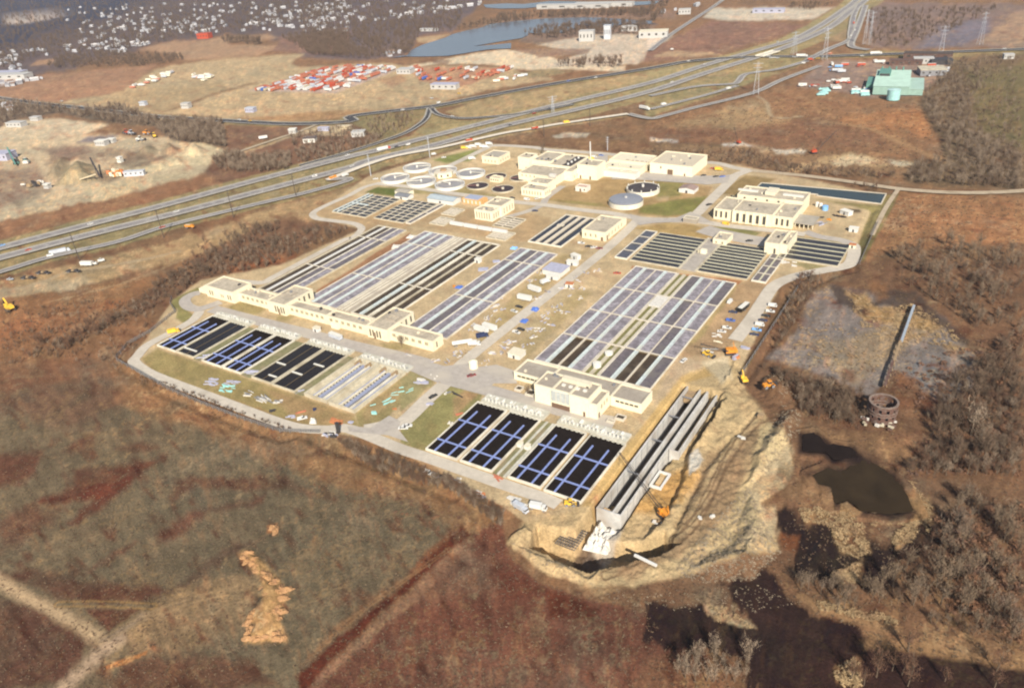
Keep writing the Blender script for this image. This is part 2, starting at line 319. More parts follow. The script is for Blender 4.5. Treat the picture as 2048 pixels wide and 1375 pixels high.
# land cover, each with its sunlit colour, a few with painted shade:  (rgb, outline, edge softness px, ragged px, opacity)
LAND = [
 ((120,104,100), 'A -300,-200 2048,-200 2048,310 1800,300 1550,205 1000,235 830,280 700,330 400,400 -300,560', 4, 12, 1),
 ((74,78,98), 'A -300,-100 1000,-100 600,120 300,180 -300,380', 6, 12, .9),  # dark far woods, with cloud shadow painted into their colour
 ((124,108,106), 'B 0,-40 1100,-40 900,190 700,210 600,330 400,350 0,330', 5, 10, 1),
 ((162,130,108), 'B 880,200 1200,110 2200,60 2200,110 1450,108 1100,150', 3, 6, 1),
 ((222,205,190), 'A 20,140 60,110 200,88 430,85 300,110 100,142', 2, 3, 1),
 ((215,200,190), 'A 0,500 0,440 130,430 150,460 0,500', 2, 2, 1),
 ((182,140,108), 'A -400,640 240,440 930,375 830,440 720,530 500,570 350,600 100,590 0,580', 2, 3, 1),
 ((190,150,115), 'A 180,380 220,350 330,340 300,375', 2, 3, 1),
 ((190,155,122), 'A 810,290 1000,240 1550,203 1640,215 1500,240 1330,240 1350,265 1700,262 1500,320 1200,345 1080,350 980,310', 2, 3, 1),
 ((156,122,104), 'A 1640,215 2048,190 2048,310 1600,300', 3, 5, 1),
 ((203,178,138), 'A 350,600 720,530 830,440 1000,380 1300,340 1780,310 1700,370 B 0,390 420,370 640,380 900,380 1250,400 1300,420 1480,460 1100,520 800,600 300,670 0,705 A 1700,705 1300,690 950,665 600,640', 2, 4, 1),
 ((188,162,122), 'A 500,600 740,530 1300,480 1350,520 930,660 600,640', 3, 5, .8),
 ((150,118,85),  'A 925,662 940,650 1100,600 1300,528 1500,475 1510,485 1310,540 1110,612', 1, 2, .8),
 ((192,150,105), 'A 1400,690 1700,672 B 0,655 250,645 600,635 300,672 0,706', 2, 3, .9),
 ((182,140,108), 'B 450,460 600,440 620,470 540,512', 3, 4, .8),
 ((205,182,168), 'A 1450,530 1900,390 2048,380 B 550,385 565,410 200,545 0,537', 1.5, 2, 1),
 ((200,152,120), 'B 620,385 1250,395 1000,490 900,512 700,470', 2, 3, 1),
 ((230,212,180), 'B 560,400 900,330 1200,285 1450,330 1600,370 1900,380 1900,412 1450,404 1250,400 1100,370 800,370', 2, 5, 1),
 ((220,202,178), 'B 1380,260 1700,190 2048,200 2048,330 1980,370 1400,390 1650,310 1500,280', 2, 5, 1),
 ((168,138,116), 'B 1250,290 1700,280 1680,310 1400,335', 2, 4, .9),
 ((140,112,92),  'B 740,360 830,340 890,350 850,378', 2, 3, .8),
 ((168,150,112), 'B 1280,430 1380,405 1500,400 1620,415 1400,450 1300,440', 2, 3, .9),
 ((202,172,132), 'B 680,220 880,200 760,250 690,245', 2, 3, 1),
 ((152,126,108), 'B 1300,200 1500,160 1900,130 2100,140 2048,200 1700,200 1400,260 1280,240', 2, 5, 1),
 ((192,167,122), 'B 850,650 1050,580 1500,505 2048,415 C 300,345 560,300 C 300,352 B 2048,478 1500,605 1100,700 950,690', 2, 3, 1),
 ((165,148,105), 'B 0,715 300,690 740,645 720,690 600,780 400,850 0,960', 3, 5, 1),
 ((178,160,114), 'B 760,650 850,690 1000,705 1500,615 1100,712 700,812 500,862 640,800 740,710', 2, 3, 1),
 ((158,120,100), 'C -50,330 0,260 350,110 870,130 700,200 400,290 100,330', 3, 5, 1),
 ((195,165,130), 'C 20,300 100,275 320,285 400,300 200,310 30,310', 2, 3, 1),
 ((222,208,184), 'C 290,95 340,40 1020,40 900,100 500,112', 2, 4, 1),
 ((225,212,195), 'C -10,200 60,170 125,200 -10,270', 2, 3, 1),
 ((186,168,120), 'C -20,430 -20,385 640,300 600,272 300,352', 2, 3, 1),
 ((172,156,110), 'C -20,560 0,515 560,345 640,300 860,320 860,340 500,470 0,640 -20,640', 2, 4, 1),
 ((178,142,105), 'C 280,405 560,335 640,322 600,350 300,440 -20,515 -20,492', 2, 5, .9),
 ((172,146,110), 'C 870,215 1090,222 1105,60 1000,140', 2, 4, 1),
 ((152,128,116), 'C 1185,20 2300,20 2300,262 1200,262', 3, 8, 1),
 ((138,130,138), 'C 1440,270 1500,230 1600,150 1850,90 1850,180 1700,250', 4, 8, .9),
 ((178,148,122), 'C 1800,240 1990,60 2300,60 2300,262', 3, 6, 1),
 ((168,150,105), 'C 1090,275 2300,285 2300,330 1650,330 1200,300', 2, 4, .9),
 ((168,142,126), 'C 820,430 960,330 1640,340 1500,520 1200,530 800,470', 3, 6, 1),
 ((172,128,92),  'C -20,650 250,600 600,520 850,480 1200,540 1480,560 1600,740 1640,900 1450,880 1100,830 700,810 300,780 -20,775', 4, 8, 1),
 ((190,158,116), 'C 100,690 560,545 650,560 660,640 820,640 500,715 200,705', 5, 8, .9),
 ((198,138,90),  'C 1000,640 1500,580 1590,740 1200,720', 8, 12, .8),
 ((148,108,84),  'C -20,705 500,705 900,640 1200,700 1300,800 600,800 -20,770', 8, 14, .7),
 ((165,132,98),  'C -20,780 550,800 1450,900 1400,960 560,930 330,860 -20,830', 3, 6, 1),
 ((225,215,200), 'C 0,752 150,765 150,778 0,770', 1.5, 4, 1),
 ((225,215,200), 'C 390,787 520,780 570,800 400,797', 1.5, 3, 1),
 ((225,212,190), 'C 660,805 850,812 840,835 690,830', 1.5, 5, 1),
 ((210,178,132), 'C 930,870 1100,830 1250,860 1450,890 1460,908 1250,900 1000,885 800,935 750,900', 2, 7, 1),
 ((226,205,165), 'C 980,880 1100,845 1180,850 1240,880 1120,905 1000,905', 2, 8, 1),
 ((228,212,180), 'C 1300,872 1400,880 1450,905 1330,900', 2, 6, 1),
 ((228,212,185), 'B 1480,790 1560,775 1700,780 1680,800 1500,805', 2, 6, .9),
 ((215,190,150), 'C 560,790 640,800 660,830 600,830', 2, 6, .8),
 ((135,112,85),  'C 1480,540 1640,330 1840,300 2300,290 2300,1040 1400,1000 1450,880 1640,880 1600,740 1520,640', 4, 8, 1),
 ((136,122,82),  'C 1700,400 2200,330 2200,880 1800,700', 8, 14, .9),
 ((190,138,96),  'C 1370,1050 2030,1065 2500,1050 2500,1300 F 2300,520 1960,560 1830,640 1770,620', 3, 6, 1),
 ((224,204,170), 'A -300,780 0,740 60,700 350,690 640,730 500,780 200,830 -300,900', 2, 4, 1),
 ((220,198,162), 'A -300,900 0,830 500,780 700,790 1000,800 1300,870 1260,1000 700,1130 500,1180 -300,1350', 3, 6, 1),
 ((225,205,165), 'A 480,1080 700,1060 1000,1010 1180,990 1100,1060 700,1150 520,1190', 4, 9, .9),
 ((150,128,108), 'A 250,880 700,860 950,840 900,900 560,930 300,960', 5, 12, .7),
 ((182,164,128), 'A 320,1080 395,970 540,955 570,1045 480,1065', 2, 4, .9),
 ((180,162,130), 'A 775,908 850,855 905,850 925,880 885,910', 2, 4, .9),
 ((184,166,134), 'A 925,908 970,832 1000,835 1065,880 1040,898', 2, 4, .9),
 ((170,150,120), 'A 260,1035 325,925 405,915 415,960 330,1045', 2, 4, .8),
 ((120,98,82), 'A 700,930 760,880 900,910 1000,900 1080,910 900,950 760,980 640,960', 3, 8, .7),
 ((126,104,86), 'A 560,1000 640,985 740,1010 640,1060 580,1050', 3, 6, .7),
 ((245,228,190), 'A 1080,905 1110,835 1215,870 1190,915', 2, 4, .9),
 ((142,132,134), 'A 450,830 520,790 690,790 650,822', 2, 3, .9),
 ((234,214,172), 'A 1080,900 1110,840 1230,850 1320,890 1230,965 900,1000 750,990 900,950', 3, 6, 1),
 ((160,135,115), 'A -50,1000 200,950 300,1100 100,1200 -50,1190', 5, 9, .8),
 ((150,122,105), 'A 170,860 500,840 560,870 400,930 300,900', 4, 6, .8),
 ((132,114,94),  'A -300,560 0,590 180,600 480,640 700,620 900,690 1300,710 1330,860 1000,820 900,740 640,720 350,660 100,690 0,740 -300,790', 3, 6, 1),
 ((148,112,88),  'A 1240,940 1380,890 1320,860 1340,750 1700,735 1850,720 B 0,745 300,730 500,800 0,960 A 2048,900 1250,1080 1190,1000', 3, 6, 1),
 ((150,148,95),  'A 1440,860 1520,830 1660,790 1700,800 1480,870', 2, 3, .8),
 ((205,180,145), 'A 1380,896 1640,806 1900,722 2030,740 2030,770 1850,760 1750,790 1640,825 1385,900', 1.5, 4, .9),
 ((225,205,165), 'B 0,750 100,735 300,745 390,790 200,790 60,780', 2, 5, .8),
 ((172,126,92),  'A -300,1350 500,1180 1200,1020 1300,1075 700,1230 -300,1450', 3, 6, 1),
 ((196,166,122), 'Q -400,660 0,475 400,385 1000,245 1674,30 2100,-80 2100,130 1674,120 1150,330 500,510 0,600 -400,700', 3, 5, 1),
 ((176,128,88),  'Q -400,700 0,590 400,520 900,440 1180,330 1000,600 700,700 300,850 0,960 -400,1100', 5, 10, 1),
 ((196,124,80),  'Q -200,800 0,760 400,650 720,570 500,760 0,850 -200,900', 9, 16, .8),
 ((208,184,145), 'Q -200,620 0,545 500,445 570,490 250,560 0,592 -200,660', 3, 7, 1),
 ((150,113,86),  'Q 300,860 900,530 1150,350 1500,170 1700,90 1950,140 1674,400 1300,430 1100,560 1000,600 600,780 0,1020', 5, 9, .9),
 ((198,118,72),  'G 330,420 700,330 1000,300 900,380 600,440 400,500 300,470', 8, 10, .6),
 # the works
 ((206,182,142), 'X 262,720 345,600 400,560 560,530 722,458 620,432 740,350 960,286 1160,300 1480,330 1775,392 1712,515 1560,570 1480,750 1560,860 1600,950 1300,1150 1050,1040 1000,1010 860,940 780,885 640,860 300,752', 2, 2, 1),
 ((184,150,108), 'D 0,560 100,600 300,660 460,690 510,730 500,760 900,700 1300,760 2048,860 2048,640 1700,560 1100,560 900,540 400,450 300,480', 3, 4, .6),
 ((165,148,98),  'I 80,400 190,330 1180,660 1530,790 1560,860 1130,850 600,650 140,480', 3, 5, 1),
 ((182,148,108), 'I 900,600 1180,660 1530,790 1500,850 1130,830 1000,700', 8, 10, .7),
 ((168,152,104), 'I 1540,780 1930,470 2040,510 1740,820 1560,870', 3, 5, 1),
 ((190,160,118), 'I 1600,720 1930,520 1800,700 1600,840', 6, 8, .6),
 ((158,150,98),  'J 0,560 330,270 400,255 620,310 590,390 185,750 60,715 0,690', 2, 3, 1),
 ((188,152,112), 'J 390,370 480,300 600,320 480,420 400,500', 4, 5, .8),
 ((168,158,112), 'J 0,210 100,150 200,150 290,190 240,260 0,460', 3, 5, 1),
 ((185,155,108), 'E 390,530 540,430 930,340 1230,360 1450,350 1900,420 1830,520 1700,660 1550,690 1250,670 950,600 600,560', 2, 3, 1),
 ((142,138,78),  'E 1240,600 1500,540 1850,500 1700,660 1500,680 1240,650', 3, 5, 1),
 ((150,142,86),  'E 1400,370 1640,370 1600,500 1400,520', 4, 5, .9),
 ((150,142,86),  'E 430,530 900,560 960,600 600,565', 3, 5, .8),
 ((216,190,150), 'E 1380,510 1500,500 1480,540 1400,540', 3, 4, .7),
 ((112,120,62),  'D 530,425 640,385 850,402 805,470', 1.5, 2, 1),
 ((142,146,84),  'D 1080,160 1400,80 1500,80 1400,170 1200,190', 2, 3, 1),
 ((160,150,98),  'D 900,440 650,360 1300,420 1650,470 1400,450', 2, 3, .8),
 ((160,146,96),  'D 700,350 1000,330 1360,380 1560,440 1700,480 1300,430 900,370', 2, 3, .8),
 ((165,140,95),  'F 810,150 1000,30 1200,60 1070,120 1030,180 870,165', 2, 4, 1),
 ((148,144,90),  'F 780,385 960,395 1100,430 1060,450 980,440 800,405', 1.5, 2, 1),
 ((190,160,105), 'F 230,395 450,362 650,372 790,440 720,470 380,430', 2, 3, 1),
 ((156,142,92),  'F 1440,200 1900,240 1950,170 2048,150 1790,640 1740,560 1850,280 1700,240', 2, 3, 1),
 ((85,72,58),    'F 1660,262 1780,268 1790,290 1700,292', 2, 3, .9),
 ((206,182,142), 'F 1480,400 1650,340 1700,380 1650,440 1480,410', 3, 5, .8),
 ((150,144,92),  'F 1340,465 1720,520 1700,500 1360,455', 1, 1, .9),
 ((150,142,92),  'F 1300,620 1640,665 1500,690 1420,680', 2, 3, .8),
 ((186,156,118), 'K 1250,900 1700,300 1850,230 2048,200 1720,760 1650,830 1500,850', 4, 6, 1),
 ((172,156,106), 'K 1330,780 1700,290 1740,280 1500,640 1400,760', 3, 5, .7),
 ((178,158,108), 'H 1000,1000 1400,560 1560,430 1700,290 1950,240 1100,1010', 4, 6, .7),
 ((180,160,110), 'H 1450,1130 1700,900 1990,590 1850,560 1500,800 1200,1000', 5, 8, .7),
 ((210,188,150), 'H 1100,1050 1500,760 1750,560 1950,420 1950,480 1550,900 1200,1120', 6, 10, .6),
 ((192,128,84),  'K 880,130 1250,190 1780,250 1740,285 1250,215 870,150', 1.5, 2, .9),
 ((215,190,150), 'H 760,1070 940,1040 930,1120 860,1170 780,1120', 4, 6, .8),
 ((168,152,100), 'G 340,790 480,740 720,790 640,860 560,870 380,830', 4, 6, .9),
 ((165,150,98),  'G 800,870 980,870 900,930 780,920', 4, 5, .8),
 ((160,146,95),  'G 1740,1130 2016,1110 2016,1190 1800,1190', 3, 4, .8),
 ((168,118,84),  'G 1160,640 1740,280 2016,110 2016,180 1560,480 1160,700', 2, 3, .9),
 ((150,142,90),  'Q 1030,590 1180,520 1200,545 1100,590 1100,640 1155,685 1100,740 1050,700 1060,650 1020,630', 1.5, 2, 1),
 ((152,146,94),  'P 90,832 400,330 470,315 300,560 150,812', 3, 4, 1),
 # excavation
 ((205,172,125), 'L 500,1280 1000,1320 1450,1260 1650,1200 1760,1380 1500,1440 1100,1450 760,1400', 6, 14, .85),
 ((60,44,38), 'O 560,100 700,60 900,30 1060,10 1180,20 1320,120 1440,260 1500,400 1420,420 1280,420 1080,400 900,420 700,400 620,330 720,240', 7, 14, .6),
 ((222,194,146), 'L 590,860 1070,170 1250,60 1300,60 1480,130 1600,130 1700,250 1720,430 1500,700 1440,760 1500,900 1600,1100 1450,1250 1150,1270 1000,1330 700,1280 560,1290 300,1200 90,1050 200,930 500,870', 2, 5, 1),
 ((222,186,124), 'L 500,860 1040,150 1250,60 1300,110 1060,190 590,860', 2, 2, 1),
 ((226,208,172), 'L 1150,60 1310,40 1340,160 1280,180 1180,80', 3, 5, .9),
 ((236,214,172), 'L 1480,600 1560,330 1720,330 1740,440 1560,640 1460,740 1520,880 1560,1000 1400,1100 1380,900', 5, 10, .8),
 ((172,142,108), 'L 640,1220 900,1080 1100,950 1280,600 1420,400 1560,350 1400,600 1300,900 1150,1050 800,1250', 6, 9, .8),
 ((150,122,92),  'L 1010,960 1080,800 1180,560 1330,480 1230,620 1150,800 1050,980', 5, 8, .7),
 ((228,202,152), 'L 1500,400 1700,320 1720,430 1520,620 1440,740 1500,900 1480,1000 1250,1000 1400,700', 6, 9, .8),
 ((226,176,106), 'L 760,830 1100,560 1150,680 1040,830 900,850', 6, 6, .9),
 ((240,234,218), 'L 1080,560 1140,530 1170,590 1140,640 1085,680', 2, 5, 1),
 ((222,214,196), 'L 600,915 740,920 700,1010 580,1100 510,1050 560,980', 3, 6, .9),
 ((120,100,84),  'L 460,1060 480,1000 560,960 560,1000 620,1060 560,1150', 3, 5, .9),
 ((205,180,150), 'L 1030,40 1150,60 1180,100 1060,150 900,300 880,270', 4, 6, .6),
 # near fields
 ((134,118,92),  'X -300,830 0,770 240,745 640,872 800,905 1010,1040 990,1070 900,1070 590,1375 500,1500 -300,1500', 3, 5, 1),
 ((174,130,90),  'X 215,700 300,752 640,865 780,892 900,955 1010,1030 930,1065 850,1010 640,960 400,860 230,800', 7, 12, .85),
 ((176,126,88),  'X 0,640 120,600 330,640 250,720 235,745 100,770 -100,800', 8, 14, .7),
 ((132,92,72),   'X 0,730 200,720 260,800 150,850 0,820', 14, 24, .6),
 ((118,58,42),   'M 180,390 400,300 400,220 850,170 700,280 600,370 400,510 340,520 480,380 200,410', 6, 9, .88),
 ((120,66,50),   'M -50,150 200,120 100,280 -50,330', 6, 14, .7),
 ((120,70,52),   'M 400,70 520,0 500,-60 450,120 330,130', 6, 12, .7),
 ((124,76,56),   'M 600,110 750,70 830,110 700,130', 6, 10, .7),
 ((124,84,64),   'M 900,290 1200,250 1500,280 1750,380 1400,330 1050,320 930,390', 6, 12, .85),
 ((126,82,64),   'M 820,560 1000,460 1380,350 1350,400 1100,450 980,560 840,600', 6, 12, .8),
 ((110,85,68),   'M 880,870 1150,660 1400,570 1300,640 1000,820 900,900', 5, 10, .8),
 ((106,62,48),   'M -50,740 350,770 900,860 830,910 300,900 100,800', 6, 14, .85),
 ((112,72,58),   'M -50,870 150,920 440,1090 430,1200 300,1330 -50,1375', 6, 14, .85),
 ((116,72,55),   'M 440,950 740,950 560,1060', 3, 6, .9),
 ((118,76,58),   'M 600,1210 1150,1200 1500,1375 500,1450', 8, 18, .75),
 ((120,70,54),   'M 450,760 720,600 650,670 480,760', 5, 10, .8),
 ((122,74,58),   'M 0,480 150,420 260,500 120,640 0,640', 10, 20, .6),
 ((168,138,102), 'M 740,960 900,880 1050,800 1260,780 1330,850 1290,1060 1100,1150 700,1200 620,1100', 9, 10, .8),
 ((196,164,122), 'M 1130,860 1240,800 1280,950 1200,1040 1120,980', 9, 9, .6),
 ((205,140,85),  'M 530,1255 600,1225 770,1170 765,1190 640,1240 540,1270', 2, 3, 1),
 ((225,175,115), 'M 1250,670 1300,650 1360,690 1450,800 1500,880 1490,960 1460,1020 1490,1120 1380,1130 1280,1140 1330,1050 1290,1010 1370,930 1360,800', 4, 7, .9),
 ((210,140,90),  'M 1400,520 1450,505 1450,550 1400,560', 2, 3, 1),
 ((128,84,66),   'N 1050,480 900,560 620,900 60,1330 -50,1450 2200,1450 2200,1050 1500,900 1250,800 1100,700', 3, 7, 1),
 ((150,100,78),  'N 700,1375 1000,1100 1300,1200 1833,1300 1833,1450 700,1450', 16, 24, .7),
 ((168,128,100), 'N 880,590 900,680 820,720 300,1180 100,1375 20,1375 560,880 740,650', 6, 8, .9),
 ((142,112,88),  'N 850,700 1000,700 1000,850 700,920 600,900', 14, 16, .6),
 ((112,54,38),   'N 850,515 900,560 500,900 60,1340 0,1400 -30,1300 120,1180 500,850 620,700 800,550', 4, 6, .95),
 ((106,58,40),   'N 1300,840 1560,940 1550,1010 1310,990', 4, 8, .85),
 ((118,66,48),   'N 940,780 1120,720 1280,860 1100,920', 14, 20, .5),
 ((168,120,84),  'N 300,950 560,760 850,500 780,590 500,840 100,1180 0,1240', 6, 8, .8),
 ((150,110,82),  'O -150,1180 430,1200 470,1375 470,1500 -300,1500', 6, 10, .8),
 ((146,110,82),  'X 1200,1185 1560,1100 1590,900 1480,760 1590,570 1720,520 2400,520 2400,1500 1500,1500 1500,1375 1350,1250', 4, 6, 1),
 ((64,45,40),    'O -200,880 0,870 250,900 460,1020 300,790 270,750 340,745 380,715 420,740 520,690 650,850 760,930 1000,1000 1110,1040 1130,1120 2026,1250 2300,1300 2300,1500 470,1500 430,1200 200,1130 0,1140 -200,1100', 2, 6, 1),  # wet ground with tree shadows painted into its dark colour
 ((182,142,102), 'O 720,830 900,880 1100,930 1290,960 1350,1060 1700,1100 2200,1180 2200,1250 1500,1155 1120,1120 1100,1000 780,930', 6, 10, .8),
 ((70,48,42),    'O 1130,1150 1500,1190 2026,1280 2400,1330 2400,1500 500,1500 800,1180', 4, 8, .95),  # the same painted tree shade and wet ground, carried to the lower edge
 ((215,190,145), 'O 180,880 300,900 460,1015 420,1020 250,980 190,920', 2, 6, .9),
 ((58,43,38),    'O 540,350 650,310 740,420 930,420 1060,560 1200,520 1400,350 1580,450 1300,650 1200,780 1050,790 700,720 690,560 560,430', 3, 10, 1),
 ((66,50,42),   'O 780,110 900,80 960,100 1060,40 1140,40 1250,100 1330,190 1380,260 1420,370 1250,395 1070,370 990,320 920,330 890,220 820,205', 3, 3, .95),
 ((62,46,40),   'P 410,1140 500,1120 590,1190 720,1210 780,1300 600,1310 540,1265 410,1255', 3, 3, .95),
 ((84,62,50), 'O 1380,330 1500,400 1590,460 1480,560 1330,640 1240,760 1100,790 1250,640 1420,500', 4, 8, .9),
 ((172,136,96),  'O 720,330 890,330 890,410 760,410', 2, 8, .95),
 ((172,136,96),  'O 950,290 1030,290 1090,350 1040,375 940,370', 2, 8, .95),
 ((165,130,92),  'O 920,440 1100,450 1130,580 1060,620 950,560', 3, 10, .95),
 ((175,138,94),  'O 1280,470 1420,370 1400,480 1360,530 1270,550', 3, 10, .95),
 ((172,136,98),  'O 900,720 1080,640 1060,770 960,760', 3, 9, .9),
 ((186,148,102), 'O 1340,180 1480,290 1480,400 1380,350 1330,250', 4, 10, .8),
 ((152,96,62),   'O 600,470 730,480 700,600 640,560', 3, 3, .9),
 ((168,132,96),  'O 680,170 800,130 850,220 920,240 900,320 720,320 640,230', 4, 9, .8),
 ((168,128,88),  'O 930,1270 1060,1180 1080,1375 980,1350', 4, 8, .9),
 # ash pond
 ((164,150,140), 'P 470,350 560,320 700,340 1200,480 1380,700 1360,900 1280,930 1150,960 950,800 800,930 500,800 250,720 420,560', 4, 9, 1),
 ((196,166,118), 'P 420,630 700,600 1000,500 1200,560 800,800 700,880 500,660', 9, 16, .5),
 ((142,140,140), 'P 1080,720 1360,880 1250,930 1150,950 1000,820', 3, 5, .9),
 ((205,165,108), 'P 640,340 780,380 850,450 1050,430 1240,540 1100,575 900,540 760,520 700,440', 4, 10, .9),
 ((205,160,108), 'P 1200,640 1360,650 1320,700 1230,690', 4, 8, .8),
 ((98,82,72),    'P 560,320 640,320 690,400 800,470 770,490 620,410', 3, 7, .9),
 ((98,82,72),    'P 880,360 1050,360 1180,470 1360,620 1340,650 1170,530 900,440 800,430', 3, 7, .9),
 ((172,122,82),  'P 800,300 900,330 910,400 850,410 790,350', 5, 8, .8),
 ((150,104,74),  'P 940,810 1060,830 1100,900 1180,950 1100,1000 960,1000', 5, 8, .9),
 ((176,136,98),  'P 450,1100 900,1150 1150,1280 900,1280 600,1180 430,1130', 6, 10, .8),
]
# strips of grass along the highway: (rgb, road, half width m)
VERGES = [((176,158,112), 'h_near', 34), ((178,162,115), 'h_far', 26), ((172,156,110), 'frontage', 13), ((170,154,108), 'highroad', 15), ((190,166,122), 'newpave', 9)]

# heights: (outline, height m, slope width m)
m_w = lambda s: WP(s)
RELIEF = [
 ('A 1080,900 1110,835 1150,840 1210,880 1180,910', 14, 16), ('A 930,905 970,835 1000,840 1060,880 1040,895', 15, 18),
 ('A 780,905 850,860 900,850 920,880 880,905', 12, 16), ('A 330,1075 400,975 540,960 560,1040 480,1060', 17, 20),
 ('A 270,1030 330,930 400,920 410,960 330,1040', 12, 14), ('A 1000,965 1040,915 1090,950', 9, 10), ('A 900,985 950,940 990,975', 9, 10),
 ('A 1210,960 1240,880 1310,880 1300,930', 5, 12),
 ('L 1480,160 1560,120 1600,135 1680,240 1640,300 1560,290 1490,240', 6.5, 8),
 ('L 1600,330 1690,310 1715,420 1520,640 1450,740 1400,740 1440,600', 9.0, 9),
 ('L 1440,760 1500,890 1580,1080 1440,1230 1200,1250 1100,1180 1300,1080 1400,900', 6.5, 9),
 ('L 1140,420 1220,260 1330,200 1350,300 1240,440 1200,520 1120,520', 3.5, 6),
 ('L 1290,170 1330,60 1345,70 1320,200', 3, 2),
 ('L 90,1040 200,940 240,1000 180,1070 540,1240 600,1190 620,1210 560,1290 300,1200', 2.6, 2.2),
 ('X 480,1100 520,1110 560,1180 562,1240 555,1280 490,1280 500,1230 520,1190 500,1130', 1.8, 3),
]
SPOIL = WP('L 590,860 1070,170 1250,60 1480,130 1600,130 1700,250 1720,430 1500,700 1440,760 1500,900 1600,1100 1450,1250 1150,1270 1000,1330 560,1290 300,1200 90,1050 200,930 500,870')
POND1 = WP('O 800,140 900,100 970,120 1060,60 1130,60 1230,110 1300,190 1350,260 1390,350 1250,370 1080,350 1000,290 930,310 910,210 840,195')
POND2 = WP('P 430,1150 500,1140 560,1200 700,1220 750,1280 600,1290 560,1250 430,1240')
DITCH = WP('Q 760,860 690,945 695,985 790,1035 1000,1155 1200,1240 1420,1330 1674,1420 N 0,40 150,110 400,200 600,290 800,370')
DITCH2 = WP('F 1870,270 1850,290 1770,480 1740,560 P 720,240 600,270 470,330 300,590 120,850')
def prof(d, w): return np.clip(-d/w, 0, 1)
def terrain_height(X, Y):
    Z = np.zeros(X.shape)
    R2 = np.hypot(X, Y)
    rough = np.clip((sdf(plant_poly, X, Y)-3)/8, 0, 1)
    Z -= rough*(.35*(1+fbm(X/6, Y/6, 3, 3)) + .5*(1+fbm(X/45, Y/45, 3, 5)))
    for s, h, w in RELIEF:
        P = WP(s); P_ = np.array(P); m = (X > P_[:,0].min()-5) & (X < P_[:,0].max()+5) & (Y > P_[:,1].min()-5) & (Y < P_[:,1].max()+5)
        if not m.any(): continue
        x, y = X[m], Y[m]
        wx = x+2.2*fbm(x/7, y/7, 3, 21); wy = y+2.2*fbm(x/7, y/7, 3, 22)
        d = sdf(P, wx, wy); t = prof(d, w)
        Z[m] += h*t*(.8+.35*fbm(x/5, y/5, 4, 9)) 
    for s_ in (POND1, POND2): Z = np.minimum(Z, np.where(sdf(s_, X, Y) < -1.0, -1.0, 9)) ; Z = np.where((sdf(s_, X, Y) > 0) & (sdf(s_, X, Y) < 5), np.maximum(Z, -.25+.0*X)*0+.12*fbm(X/3,Y/3,3,8), Z)
    for key_, dd, ww in ((DITCH, 1.5, 4.5), (DITCH2, 1.6, 4.0)):
        d = ldist(key_, X, Y); Z -= dd*np.clip(1-d/ww, 0, 1)
    # the excavation: dig down from grade
    m = (X > -160) & (X < -25) & (Y > 170) & (Y < 380)
    x, y = X[m], Y[m]; z = Z[m]
    wx = x+.9*fbm(x/4, y/4, 3, 31); wy = y+.9*fbm(x/4, y/4, 3, 32)
    def dig(P, depth, w, k=1.0):
        nonlocal z
        d = sdf(P, wx, wy) if k else sdf(P, x, y); t = prof(d, w); t = t*t*(3-2*t)
        z = np.minimum(z, z*(1-t) + depth*t)
    dig([(-122.2,222),(-122.2,339),(-99.5,339),(-99.0,300),(-97,284),(-92,262),(-90,240),(-96,214),(-108,202),(-122,203)], -5.0, 3.2)
    dig([(-122.0,224),(-122.0,338.5),(-106,338.5),(-105,284),(-106.3,250),(-106,226),(-112,212),(-121,212)], -9.6, 1.6, 0)
    dig([(-134,197),(-120,196),(-105,195.5),(-98,204),(-86,216),(-80,228),(-89,232),(-95,226),(-104,220.5),(-113,217),(-124,213.5),(-138,210)], -13.5, 1.8)
    dig([(-101.5,284),(-101.2,336),(-97,336),(-97,300),(-98,286)], -7, 2)
    # haul road cuts and benches on the spoil side
    for pts, dep, w in ((WP('L 1000,960 1060,800 1190,560 1330,440 1450,330 1470,350 1350,480 1230,620 1110,840 1040,980'), -2.6, 3.0),
                        (WP('L 700,1130 870,1050 1000,960 1050,985 900,1100 740,1180'), -3.0, 3.0),
                        (WP('L 1240,230 1260,240 1200,330 1110,480 1080,520 1070,500 1150,350'), -5, 2.5)):
        dig(pts, dep, w)
    z = z + (.8*fbm(x/2.4, y/2.4, 4, 41)+.9*fbm(x/9, y/9, 3, 42)+.6*np.abs(fbm(x/5+y/9, y/14, 3, 43)))*np.clip(prof(sdf(WP('L 500,870 1300,60 1700,250 1720,430 1440,760 1600,1100 1150,1270 560,1290 90,1050'), x, y), 6), 0, 1)
    Z[m] = z
    return Z
plant_poly = WP('X 262,722 345,600 400,560 560,530 722,458 620,432 740,350 960,286 1160,300 1480,330 1775,392 1712,515 1560,570 1470,760 1180,1000 1000,1010 860,940 780,885 640,860 300,752')

